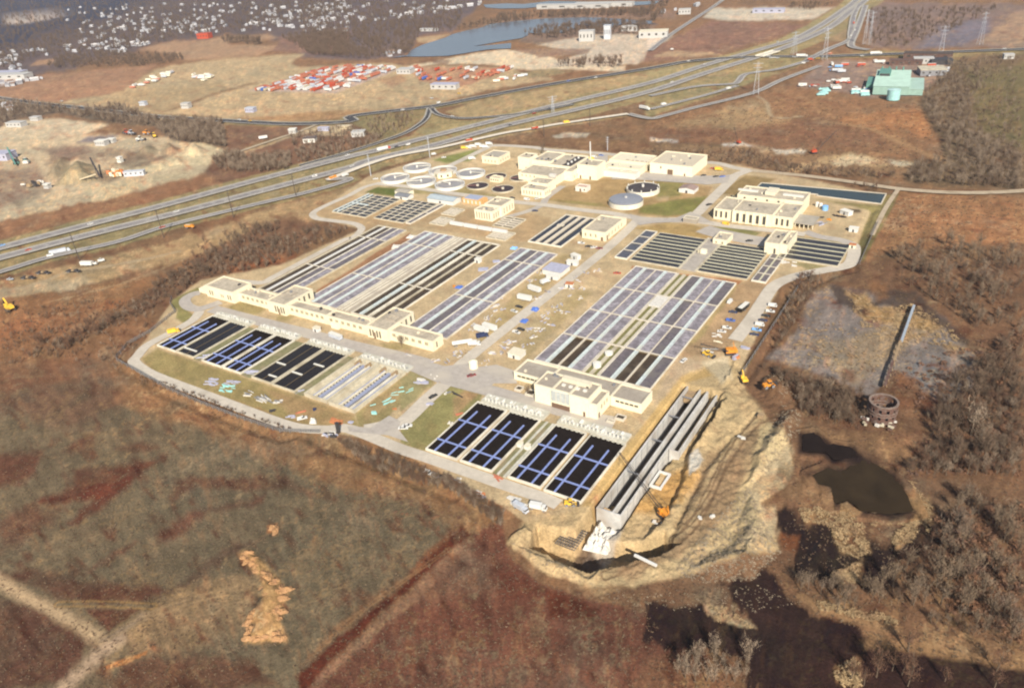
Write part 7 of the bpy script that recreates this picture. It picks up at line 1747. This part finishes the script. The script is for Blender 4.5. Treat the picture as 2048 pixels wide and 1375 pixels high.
for i, (x, y, nm, patch) in enumerate(cand):
    c = rnd.choices(('rust','white','silver','red','blue','tan'), (8,5,3,2,.5,1) if nm == 'left' else (13,1.5,1.2,2,.3,.4))[0]
    if i < 290:
        o = place(CM[c], 'container', None, (x, y, 0), ang+rnd.choice((0, 0, 0, math.pi/2))); cn = {'rust': 'orange', 'silver': 'grey'}.get(c, c)
        tag(o, '%s container standing in the %s part of the container park' % (cn, nm), 'container', '%s containers in the %s part of the park' % (cn, nm))
    else: rest.append((x, y, c))
cols = ['rust', 'white', 'silver', 'red', 'blue', 'tan']; q = MB()
for (x, y, c) in rest:
    a = ang; n = len(q.v)
    for z in (.2, 3.9):
        for (u, v) in ((-6.1,-1.5),(6.1,-1.5),(6.1,1.5),(-6.1,1.5)): q.v.append((x+u*math.cos(a)-v*math.sin(a), y+u*math.sin(a)+v*math.cos(a), z))
    for f in ((0,1,5,4),(1,2,6,5),(2,3,7,6),(3,0,4,7),(4,5,6,7)): q.f.append(tuple(n+k for k in f)); q.m.append(cols.index(c))
if q.v: o = q.obj('distant_containers', [PAINT[c] for c in cols]); tag(o, 'rows of orange and white containers filling the back of the park', 'containers'); o['kind'] = 'stuff'
print('containers', len(cand))
# cars and crates round the green plant, pale trucks in the yard of the tan field
gY = 'vehicles and crates in the yard of the green plant'
for s, n in (('C 940,430 1100,430 1100,462 940,462', 12), ('C 1110,340 1290,330 1290,360 1110,370', 7), ('C 950,350 1080,350 1080,400 950,400', 9), ('C 1120,470 1190,475 1190,525 1120,525', 8), ('C 985,475 1060,475 1060,495 985,495', 6), ('C 830,460 960,460 960,485 830,480', 6), ('C 1520,350 1660,330 1640,400 1520,470', 14)):
    for (x, y) in sample(s, n, rnd): car(rnd.choice(('car','van','trailer','trailer')), rnd.choice(('white','white','white','silver','red','lblue')), x, y, rnd.choice((.3, .35, 1.9)), 'small vehicle parked in the yard around the green plant', gY, simple=True)
for s, n, c in (('C 935,480 975,480 975,520 935,520', 6, m_aqua), ('C 1115,490 1185,495 1185,525 1115,525', 8, m_aqua)):
    for (x, y) in sample(s, n, rnd):
        q = MB(); q.box(-5, 5, -1.5, 1.5, 0, 1.6); q.box(-4, 4, -1.1, 1.1, 1.6, 2.3); o = q.obj('steel_rack', c); o.location = (x, y, 0); o.rotation_euler.z = .4; tag(o, 'aqua steel rack in the storage yard before the green plant', 'rack', 'aqua racks before the green plant')
gZ = 'pale trucks and crates in the tan field depot'
for s, n in (('A 730,515 820,490 900,440 1010,420 1020,440 880,490 760,520', 22), ('A 1100,470 1130,440 1290,440 1280,460 1150,480', 14), ('B 1090,480 1180,455 1320,440 1320,450 1180,485', 8)):
    for (x, y) in sample(s, n, rnd): car('trailer', rnd.choice(('white','white','silver','rust','cream')), x, y, rnd.choice((.3, .5, 1.9)), 'pale trailer in the depot on the tan field', gZ, simple=True)
g8 = 'white tank trucks parked on the green beyond the clarifiers'
for i, (x, y) in enumerate(((1378,72),(1418,62),(1462,48),(1500,62),(1550,40),(1522,66),(1350,74))):
    X, Y = W('D', x, y); car('truck', 'white' if i < 6 else 'yellow', X, Y, .5, 'white truck in the row parked beyond the mown green' if i < 6 else 'yellow truck at the left end of the row beyond the mown green', g8 if i < 6 else None)
for lb, x, y, w in (('white flatbed on the path beyond the clarifiers', 1410, 160, 0), ('white car beside the road behind the clarifiers', 1178, 146, 0), ('white van at the corner behind the clarifiers', 1098, 120, 0), ('white car at the end of the west road', 620, 322, 0)):
    X, Y = W('D', x, y); car('van' if 'van' in lb else 'truck' if 'flat' in lb else 'car', 'white', X, Y, .7, lb)

# ---- moat with its kerb
P = WP('F 1095,88 1950,165 1915,236 1440,192 1440,150 1065,118'); P = [(-178.5,668.5),(-79,674.8),(-78.5,649.5),(-128,652),(-128,655),(-178.8,653)]
t = thing('moat_basin', 'long dark rectangular water basin behind the laboratory', 'basin', (0,0,0))
q = MB(); q.quad([(p[0], p[1], .3) for p in P]); q.obj('water_surface', m_moat, t)
for i in range(len(P)):
    a, b = P[i], P[(i+1) % len(P)]; q = MB(); q.bar((a[0], a[1], .35), (b[0], b[1], .35), .8, .7); q.obj('kerb', m_concw2, t)
# ================================================================== VEGETATION
m_twig2 = mat('weathered_twigs', (.20,.143,.092), noise=.35, scale=.25, stain=(.19,.14,.10), scale2=.06)
def tree_parts(seed, h=10.0, twigs=190, spread=.30, tri=True):
    r = random.Random(seed); tr = MB(); cr = MB(); tips = []
    def seg(a, b, ra, rb, n=5):
        a, b = Vector(a), Vector(b); d = (b-a).normalized(); u = d.cross(Vector((0,0,1)) if abs(d.z) < .95 else Vector((1,0,0))).normalized(); v = d.cross(u); k = len(tr.v)
        for p, rad in ((a, ra), (b, rb)):
            for i in range(n): an = 2*math.pi*i/n; tr.v.append(tuple(p+u*math.cos(an)*rad+v*math.sin(an)*rad))
        for i in range(n): tr.f.append((k+i, k+(i+1) % n, k+n+(i+1) % n, k+n+i)); tr.m.append(0)
    top = Vector((r.uniform(-.3,.3), r.uniform(-.3,.3), h*.55)); seg((0,0,-.4), top, h*.02, h*.012)
    seg(top, top+Vector((r.uniform(-.5,.5), r.uniform(-.5,.5), h*.3)), h*.012, h*.004); tips.append(top+Vector((0,0,h*.3)))
    for i in range(8):
        z = h*r.uniform(.18, .6); a = r.uniform(0, 6.28); p = Vector((top.x*z/(h*.55), top.y*z/(h*.55), z)); L = h*r.uniform(.22, .42)
        d = Vector((math.cos(a)*spread*2, math.sin(a)*spread*2, r.uniform(.6, 1.2))).normalized(); m = p+d*L*.55; e = m+(d+Vector((0,0,.35))).normalized()*L*.45
        seg(p, m, h*.009, h*.005, 4); seg(m, e, h*.005, h*.002, 3); tips += [m, e, p+d*L*.3]
    for i in range(twigs):
        p = r.choice(tips)+Vector((r.gauss(0,.05), r.gauss(0,.05), r.gauss(0,.05)))*h; a = r.uniform(0, 6.28)
        d = Vector((math.cos(a)*r.uniform(.2,.9), math.sin(a)*r.uniform(.2,.9), r.uniform(.3, 1.3))).normalized()*h*r.uniform(.07, .2); w = d.cross(Vector((r.uniform(-1,1), r.uniform(-1,1), .3))).normalized()*h*.0062
        k = len(cr.v); cr.v += [tuple(p-w), tuple(p+w), tuple(p+d)]; cr.f.append((k, k+1, k+2)); cr.m.append(0)
    return tr, cr
TV = []
for sd, h, tw in ((1, 10, 260), (2, 10, 220), (3, 10, 300), (4, 10, 260), (5, 10, 240)):
    a, b = tree_parts(sd, h, tw); TV.append((a, b))
TM = [(a.mesh('trunk', m_bark), {m.name: b.mesh('crown', m) for m in (m_twig, m_twigp, m_twigr, m_twig2)}) for a, b in TV]
rt_ = random.Random(21)
NTREE = [0]
def tree(x, y, s, m, label, group, z=0):
    v = rt_.choice(TM); t = thing('bare_tree', label, 'tree', (x, y, z), rt_.uniform(0, 6.28), group); t.scale = (s*rt_.uniform(.85,1.2),)*2+(s,); NTREE[0] += 1
    place(v[0], 'trunk', t); place(v[1][m.name], 'crown', t); return t
GROVES = [
 ('O 1340,600 1500,560 1700,250 1980,400 2026,1150 1700,1050 1500,1000 1250,860 1270,700', 56, .75, 1.35, m_twig2, 'pale bare tree in the thicket at the lower right'),
 ('O 650,760 1000,790 1230,760 1250,900 1000,960 760,860', 22, .6, 1.0, m_twig2, 'pale bare tree on the rim below the marsh'),
 ('O 0,1140 250,1170 430,1200 470,1375 0,1375', 18, .6, 1.1, m_twigp, 'bare tree at the bottom edge below the dark shaded ground'),
 ('O 1100,1100 2026,1230 2026,1375 1000,1375', 14, .7, 1.2, m_twigr, 'russet bare tree at the bottom right edge'),
 ('P 960,100 1400,110 1640,170 1640,520 1400,560 1150,420 960,260 900,150', 44, .8, 1.4, m_twig2, 'pale bare tree in the wood beyond the ash pond'),
 ('P 1150,960 1640,700 1640,1375 1300,1375 1100,1150', 34, .9, 1.6, m_twig, 'bare tree on the slope right of the brick tower'),
 ('P 560,900 760,900 790,1080 640,1100 520,1050', 14, .7, 1.2, m_twig, 'bare tree left of the brick tower'),
 ('G 0,330 100,220 400,100 700,40 760,110 500,240 250,330 180,500 60,520', 40, .6, 1.05, m_twig, 'bare tree in the line behind the long building'),
 ('Q 880,530 1080,420 1180,540 1000,600 900,600', 18, .6, 1.0, m_twig, 'bare tree in the clump left of the long building'),
 ('Q 200,850 600,690 760,690 620,780 300,940', 24, .5, .9, m_twigr, 'low bare tree in the hedge across the left field'),
]
for s, n, lo, hi, m, lb in GROVES:
    for (x, y) in sample(s, n, rt_): tree(x, y, rt_.uniform(lo, hi), m, lb, lb.replace('tree', 'trees'))
# single trees
for z, x, y, s, lb in (('G', 1945, 1165, .9, 'dark evergreen bush before the right end of the long building'), ('I', 1862, 300, .01, ''), ('E', 390, 130, 1.6, 'large bare tree left of the incinerator building'), ('J', 960, 330, .7, 'small dark tree at the left of the tall pump building'), ('P', 570, 930, 1.1, 'lone pale tree at the edge of the ash pond'), ('P', 1360, 1150, 1.8, 'tall white-limbed tree right of the brick tower'), ('H', 560, 720, .5, '')):
    if lb: X, Y = W(z, x, y); t = tree(X, Y, s, m_twigp if 'white' in lb or 'pale' in lb else m_twig, lb, None)
print('trees', NTREE)

# masses nobody could count: points carrying instanced bare trees and tufts
def template(parts, mats, name):
    q = MB()
    for mi, p in enumerate(parts):
        k = len(q.v); q.v += p.v; q.f += [tuple(i+k for i in f) for f in p.f]; q.m += [mi]*len(p.f)
    return bpy.data.objects.new(name, q.mesh(name, mats))
def tuft(seed, n=16, w=.8, h=.7):
    r = random.Random(seed); q = MB()
    for i in range(n):
        a = r.uniform(0, 6.28); p = Vector((r.gauss(0, w*.5), r.gauss(0, w*.5), -.1)); d = Vector((math.cos(a)*.5, math.sin(a)*.5, r.uniform(.6, 1.2)))*h; e = Vector((-math.sin(a), math.cos(a), 0))*w*.22
        k = len(q.v); q.v += [tuple(p-e), tuple(p+e), tuple(p+d)]; q.f.append((k, k+1, k+2)); q.m.append(0)
    return q
def scatter(name, label, cat, pts, scales, temps):
    me = bpy.data.meshes.new(name); me.vertices.add(len(pts)); me.vertices.foreach_set('co', np.array(pts, np.float32).ravel()); me.update()
    a = me.attributes.new('sc', 'FLOAT_VECTOR', 'POINT'); a.data.foreach_set('vector', np.array(scales, np.float32).ravel())
    b = me.attributes.new('kd', 'INT', 'POINT'); b.data.foreach_set('value', RNG.integers(0, len(temps), len(pts)).astype(np.int32))
    c = me.attributes.new('rt', 'FLOAT_VECTOR', 'POINT'); R3 = np.zeros((len(pts), 3), np.float32); R3[:,2] = RNG.uniform(0, 6.28, len(pts)); R3[:,0] = RNG.normal(0, .06, len(pts)); c.data.foreach_set('vector', R3.ravel())
    o = bpy.data.objects.new(name, me); COL.objects.link(o); tag(o, label, cat); o['kind'] = 'stuff'
    ng = bpy.data.node_groups.new(name, 'GeometryNodeTree'); ng.interface.new_socket('Geometry', in_out='INPUT', socket_type='NodeSocketGeometry'); ng.interface.new_socket('Geometry', in_out='OUTPUT', socket_type='NodeSocketGeometry')
    gi = ng.nodes.new('NodeGroupInput'); go = ng.nodes.new('NodeGroupOutput'); j = ng.nodes.new('GeometryNodeJoinGeometry')
    def named(nm, ty): n = ng.nodes.new('GeometryNodeInputNamedAttribute'); n.data_type = ty; n.inputs[0].default_value = nm; return n.outputs[0]
    s_, r_, k_ = named('sc', 'FLOAT_VECTOR'), named('rt', 'FLOAT_VECTOR'), named('kd', 'INT')
    for i, tp in enumerate(temps):
        oi = ng.nodes.new('GeometryNodeObjectInfo'); oi.inputs[0].default_value = tp; oi.inputs[1].default_value = True
        cp = ng.nodes.new('FunctionNodeCompare'); cp.data_type = 'INT'; cp.operation = 'EQUAL'; ng.links.new(k_, cp.inputs[2]); cp.inputs[3].default_value = i
        ip = ng.nodes.new('GeometryNodeInstanceOnPoints'); ng.links.new(gi.outputs[0], ip.inputs['Points']); ng.links.new(cp.outputs[0], ip.inputs['Selection'])
        ng.links.new(oi.outputs['Geometry'], ip.inputs['Instance']); ng.links.new(s_, ip.inputs['Scale']); ng.links.new(r_, ip.inputs['Rotation']); ng.links.new(ip.outputs[0], j.inputs[0])
    ng.links.new(j.outputs[0], go.inputs[0]); md = o.modifiers.new('scatter', 'NODES'); md.node_group = ng
    return o
DARKP = WP('O -200,880 0,870 250,900 460,1020 300,790 270,750 520,690 650,850 760,930 1000,1000 1110,1040 1130,1120 2026,1250 2300,1300 2300,1500 470,1500 430,1200 200,1130 0,1140')
def pts_in(specs, seed=1, dark=False):
    r = random.Random(seed); P, S = [], []
    for s, n, lo, hi in specs:
        for (x, y) in sample(s, n, r):
            if inpoly(plant_poly, x, y) or (dark and inpoly(DARKP, x, y)): continue
            k = r.uniform(lo, hi); P.append((x, y, -.6)); S.append((k*r.uniform(.8, 1.3), k*r.uniform(.8, 1.3), k))
    return P, S
T1 = [template((TV[i][0], TV[i][1]), [m_bark, m_twig], 'wood_tree') for i in (0, 2)]; T2 = [template((TV[i][0], TV[i][1]), [m_bark, m_twigp], 'pale_wood_tree') for i in (1, 3)]; T3 = [template((TV[4][0], TV[4][1]), [m_bark, m_twigr], 'russet_wood_tree')]
P, S = pts_in([('C 1480,545 1640,330 1800,340 1850,450 1750,560 1850,760 2030,880 2030,1040 1850,1020 1400,1000 1450,890 1640,880 1600,740 1520,640', 950, .4, .95), ('C 1840,310 2030,300 2030,880 1880,760 1760,560', 300, .3, .7),
   ('A 0,600 180,600 480,640 700,620 900,690 1300,710 1330,860 1000,820 900,740 640,720 350,660 100,690 0,740', 800, .6, 1.15), ('A 1240,940 1380,890 1500,930 1700,900 1700,990 1500,1010 1280,1000', 330, .55, 1.0),
   ('A 1700,800 2048,740 B 300,740 480,800 430,850 0,960 A 2048,900 1750,960', 360, .4, .8), ('B 380,700 640,660 700,680 560,790 420,800', 110, .4, .8), ('A 1000,700 1250,720 1330,860 1050,820', 160, .6, 1.0)], 5)
scatter('bare_wood', 'grey bare woods beyond the highway and at the upper right', 'wood', P, S, T1+T2)
P, S = pts_in([('A 270,400 350,330 560,310 1050,330 1090,350 900,385', 420, .8, 1.4), ('A 0,0 1200,0 2048,0 2048,90 1400,190 1000,230 830,280 560,300 200,340 0,420', 2600, .8, 1.5), ('B 0,0 1000,20 900,180 700,200 640,320 400,345 60,320 0,250', 1900, .8, 1.4),
   ('A 1640,215 2048,190 2048,340 1820,320', 520, .8, 1.4), ('B 1300,200 1500,160 1900,130 2048,140 2048,200 1700,200 1450,230', 260, .9, 1.7), ('B 900,180 1200,100 2048,60 2048,100 1400,105 1000,170', 300, .9, 1.8), ('B 1500,370 1880,350 1900,395 1500,395', 60, .9, 1.5),
   ('C 0,20 100,20 60,110 0,120', 40, 1, 2), ('A 1300,235 1500,240 1560,262 1320,262', 60, 1, 2), ('C 1200,60 1900,50 1700,150 1400,260 1200,260', 260, .6, 1.3), ('C 700,30 1000,30 860,60', 40, .8, 1.4)], 6)
scatter('far_wood', 'grey-purple bare woodland filling the distance', 'wood', P, S, T1)
P, S = pts_in([('O 1270,700 1450,560 1650,250 2026,350 2026,1150 1500,1020 1250,860', 180, .25, .6), ('P 900,120 1640,160 1640,560 1380,560 1200,440 960,300', 300, .3, .8), ('P 1100,980 1640,560 1640,1375 950,1375 1150,1200', 520, .3, .8),
   ('Q 0,1000 300,860 700,680 900,540 1150,350 1500,170 1674,120 1674,330 1350,420 1120,540 1000,600 700,760 300,930', 600, .25, .55), ('G 200,330 700,200 1200,60 1450,80 1300,170 900,340 600,480 300,500', 330, .3, .7), ('P 420,250 560,310 480,380 380,560 260,720 300,560', 120, .3, .7),
   ('I 60,500 1100,880 1060,900 600,740 60,560', 150, .15, .35), ('N 180,70 800,290 1080,470 1050,540 800,350 350,220', 460, .25, .6), ('P 200,780 450,840 740,960 760,1120 440,1040 380,960 280,830', 260, .3, .75),
   ('C 0,830 550,830 760,900 1400,960 1380,985 560,940 300,860 0,860', 300, .3, .7), ('F 1060,120 1440,100 1900,150 1900,120 1300,70 1080,40', 60, .3, .7), ('X 0,620 250,600 340,640 250,720 240,745 0,700', 220, .2, .5)], 7)
scatter('scrub', 'low leafless scrub round the works and the ash pond', 'scrub', P, S, T3+T1+T2[:1])
tf = [template((tuft(i, 14, .9, .8),), [m], 'tuft') for i, m in enumerate((m_brush, m_tuft, m_brush, m_tuft))]
P, S = pts_in([('X 0,640 250,740 640,870 800,905 1000,1040 1050,1150 1300,1220 1450,1300 1480,1375 0,1375', 11000, .15, .5), ('X 1180,1190 1560,1110 1600,900 1500,760 1600,560 1720,520 2048,520 2048,1375 1500,1375 1350,1250', 5000, .2, .6), ('Q 0,600 900,450 1180,330 1000,600 700,760 0,1010', 2500, .2, .5), ('C 0,660 600,530 1480,560 1640,900 1400,960 0,830', 2000, .4, 1.1), ('X 1660,470 1780,390 2048,390 2048,530 1720,510', 2000, .3, .8)], 8, True)
scatter('dry_brush', 'tufts of dry grass and brush over the rough fields', 'brush', P, S, tf)
def clump(seed, n=34):
    r = random.Random(seed); q = MB()
    for i in range(n):
        a = r.uniform(0, 6.28); el = r.uniform(.1, 1.3); p = Vector((math.cos(a)*math.cos(el), math.sin(a)*math.cos(el), math.sin(el)*.55))*r.uniform(.6, 1); e = Vector((r.uniform(-1,1), r.uniform(-1,1), r.uniform(-.4,.4)))*.34; f_ = Vector((r.uniform(-1,1), r.uniform(-1,1), r.uniform(-.3,.6)))*.34
        k = len(q.v); q.v += [tuple(p-e), tuple(p+e), tuple(p+f_)]; q.f.append((k, k+1, k+2)); q.m.append(0)
    return q
m_reed = mat('dry_reeds', (.36,.25,.13), noise=.35, scale=.3, stain=(.27,.17,.09), scale2=.1)
m_bram = mat('rusty_bramble', (.17,.085,.045), noise=.4, scale=.3, stain=(.12,.07,.05), scale2=.1)
rc = [template((clump(i),), [m_reed], 'reed') for i in (1, 2)]
P, S = pts_in([('P 640,340 780,380 850,450 1050,430 1240,540 1330,690 1100,640 900,640 760,560 700,440', 420, .5, 1.5), ('P 420,560 700,520 900,700 800,840 600,800 380,650', 190, .4, 1.1), ('O 720,330 890,330 1080,350 1100,450 1130,580 1060,620 950,560 900,430 760,410', 260, .5, 1.4),
   ('O 1280,470 1420,370 1400,480 1360,530 1270,550', 90, .5, 1.3), ('O 900,720 1080,640 1060,770 960,760', 90, .5, 1.4), ('O 1300,150 1400,180 1500,330 1480,470 1390,400 1370,250', 150, .4, 1.1), ('O 930,1270 1060,1180 1080,1375 980,1350', 50, .6, 1.6), ('O 1100,380 1300,370 1340,420 1150,430', 60, .4, 1.0), ('O 780,850 1300,960 1290,1010 850,920', 120, .4, 1.1), ('O 180,880 300,900 460,1015 250,980', 60, .4, 1.0)], 9)
scatter('reed_clumps', 'tan clumps of dry reeds round the ponds and over the ash', 'reeds', P, S, rc)
m_clod = mat('broken_clods', (.29,.225,.15), noise=.35, scale=.4, stain=(.36,.30,.21), scale2=.15)
rk = [template((clump(i, 26),), [m_clod], 'clod') for i in (8, 9)]
P, S = pts_in([('L 1000,1200 1450,700 1560,350 1700,330 1720,430 1500,700 1440,760 1500,900 1600,1100 1450,1250 1150,1270', 1500, .25, .9), ('L 560,1290 1000,1330 1450,1270 1700,1380 1400,1440 1000,1420 700,1380', 230, .2, .55), ('L 100,1050 240,1110 540,1250 620,1220 560,1290 300,1200', 200, .2, .6), ('L 1500,130 1600,120 1700,250 1620,310 1480,200', 160, .2, .7), ('L 800,900 1050,700 1250,560 1330,500 1100,960 1000,1000', 260, .15, .5)], 12)
_z = terrain_height(np.array([p[0] for p in P]), np.array([p[1] for p in P])); P = [(p[0], p[1], float(z)-.1) for p, z in zip(P, _z)]
scatter('spoil_rubble', 'loose clods and rubble scattered over the pale spoil heaps', 'rubble', P, S, rk)
rb = [template((clump(i),), [m_bram], 'bramble') for i in (5, 6)]
P, S = pts_in([('P 900,800 1640,560 1640,1375 950,1375 1150,1100', 420, .6, 2.2), ('O 1500,350 2026,300 2026,1100 1600,950', 420, .6, 2.2), ('P 200,780 450,840 740,960 760,1120 440,1040', 200, .4, 1.4), ('Q 300,860 900,530 1150,350 1674,120 1674,350 1000,600', 500, .4, 1.2), ('X 240,760 640,880 1000,1050 900,1070 600,960', 240, .3, 1.0)], 10)
scatter('bramble_patches', 'russet bramble and shrub patches on the slopes round the works', 'shrubs', P, S, rb)
# drifts of soil thrown up in the near left field
gH = 'orange soil mounds in the near left field'
mm = MB(); n = 18
def mound(seed, r=1.0):
    rr = random.Random(seed); q = MB(); rings = 5; n = 12
    for j in range(rings+1):
        f = j/rings
        for i in range(n): a = 2*math.pi*i/n; rad = r*(1-f)**.8*(1+.3*rr.uniform(-1,1)) if j < rings else 0; q.v.append((rad*math.cos(a), rad*math.sin(a)*.75, r*.42*f*(1+.4*rr.uniform(-1,1))-.1))
    for j in range(rings):
        for i in range(n): q.f.append((j*n+i, j*n+(i+1) % n, (j+1)*n+(i+1) % n, (j+1)*n+i)); q.m.append(0)
    return q
m_soil = mat('orange_subsoil', (.36,.20,.09), noise=.3, scale=1.2, stain=(.33,.18,.09), bump=.4)
SM = [mound(i).mesh('soil_mound', m_soil) for i in range(4)]
for (x, y) in ((1280,690),(1300,665),(1330,700),(1345,735),(1375,770),(1400,800),(1440,810),(1470,850),(1500,855),(1380,850),(1400,890),(1430,930),(1400,920),(1480,900),(1330,980),(1310,1000),(1360,1000),(1440,970),(1460,1010),(1320,1060),(1300,1110),(1340,1110),(1390,1100),(1420,1060),(1450,1110),(1480,1110),(1425,530),(1440,545),(1290,705),(1320,720),(1350,760),(1390,790),(1420,830),(1400,860),(1450,870),(1410,910),(1450,950),(1350,960),(1300,1025),(1370,1030),(1410,990),(1300,1080),(1360,1080),(1440,1090),(1470,970)):
    X, Y = W('M', x, y); o = place(rt_.choice(SM), 'soil_mound', None, (X, Y, -.2), rt_.uniform(0, 6), (rt_.uniform(1.7,2.9), rt_.uniform(1.6,2.6), rt_.uniform(2.0,3.4))); tag(o, 'orange heap of subsoil in the curved row across the near left field', 'mound', gH)
# haze: the pale November air
q = MB(); HZ = 24000; q.box(-HZ, HZ, -3000, 2*HZ, -12, H0+25, bottom=True)
hz = q.obj('haze', bpy.data.materials.new('haze')); hz['kind'] = 'stuff'; tag(hz, 'thin pale haze over the whole landscape', 'haze')
hm = hz.data.materials[0]; hm.use_nodes = True; nt = hm.node_tree; nt.nodes.remove(nt.nodes['Principled BSDF']); pv = nt.nodes.new('ShaderNodeVolumePrincipled')
pv.inputs['Color'].default_value = (.84,.88,1.0,1); pv.inputs['Density'].default_value = 5.2e-5; pv.inputs['Anisotropy'].default_value = .2
nt.links.new(pv.outputs[0], nt.nodes['Material Output'].inputs['Volume'])
# ------------------------------------------------------------------ tell look-alikes apart by where they stand
ORD = 'first second third fourth fifth sixth seventh eighth ninth tenth eleventh twelfth thirteenth fourteenth fifteenth sixteenth seventeenth eighteenth nineteenth twentieth'.split()
def ordw(i):
    if i < 20: return ORD[i]
    return {2: 'twenty', 3: 'thirty', 4: 'forty'}[(i+1)//10]+'-'+ORD[(i+1) % 10-1] if (i+1) % 10 else {3: 'thirtieth', 4: 'fortieth'}[(i+1)//10]
def project(p):
    v = np.array([p[0], p[1], p[2]-H0]); w = v@_fw
    return 1024+FPX*(v@_rt)/w, 687.5-FPX*(v@_up)/w
SHORT = {
 'bare tree at the bottom edge below the dark shaded ground': 'bare tree at bottom edge below the shaded ground',
 'white house in the dense cluster at the edge of the far left town': 'white house in the dense far left cluster',
 'small pale house scattered through the far left town': 'small pale house in far left town',
 'white house in the village edge above the container park': 'white house above the container park',
 'white cottage at the left tip of the lake': 'white cottage at left tip of lake',
 'white house at the left edge above the long warehouses': 'white house above the long warehouses',
 'white house in the scrub at the left edge': 'white house in scrub at left edge',
 'white trailer in the row beside the long warehouses': 'white trailer beside the long warehouses',
 'small vehicle parked in the yard around the green plant': 'small vehicle parked around the green plant',
 'aqua steel rack in the storage yard before the green plant': 'aqua steel rack before the green plant',
 'pale trailer in the depot on the tan field': 'pale trailer in the tan field depot',
 'orange heap of subsoil in the curved row across the near left field': 'orange soil heap in the near left field',
 'low heap of pale building debris beside the straight road': 'pale debris heap beside the straight road',
 'white truck in the row parked beyond the mown green': 'white truck parked beyond the mown green',
 'bare tree in the line behind the long building': 'bare tree in line behind long building',
 'low bare tree in the hedge across the left field': 'low bare tree in left field hedge',
 'pale bare tree in the thicket at the lower right': 'pale bare tree in lower right thicket',
 'russet bare tree at the bottom right edge': 'russet bare tree at bottom right edge',
}
from collections import defaultdict
_g = defaultdict(list)
for o in COL.objects:
    if o.parent is None and 'label' in o.keys() and 'group' in o.keys(): _g[(o['group'], o['label'])].append(o)
for (g, lb), os_ in _g.items():
    if len(os_) < 2: continue
    base = SHORT.get(lb, lb)
    if base.endswith('part of the container park'): base = base.replace('container standing in the ', 'container in ').replace(' part of the container park', ' park')
    if 'in the queue on the ramp' in base: base = base.replace(' in the queue', '')
    if len(base.split()) > 9: print('LONG', len(os_), base)
    pr_ = sorted(((project(o.location), o) for o in os_), key=lambda a: -a[0][1])
    n = len(pr_); per = n if n <= 9 else max(6, min(16, int(round(n**.5*1.3))))
    rows = [pr_[i:i+per] for i in range(0, n, per)]
    for ri, row in enumerate(rows):
        row.sort(key=lambda a: a[0][0])
        for ci, (_, o) in enumerate(row):
            o['label'] = '%s, %s from left' % (base, ordw(ci)) if len(rows) == 1 else '%s, %s from left, %s row up' % (base, ordw(ci), ordw(ri))
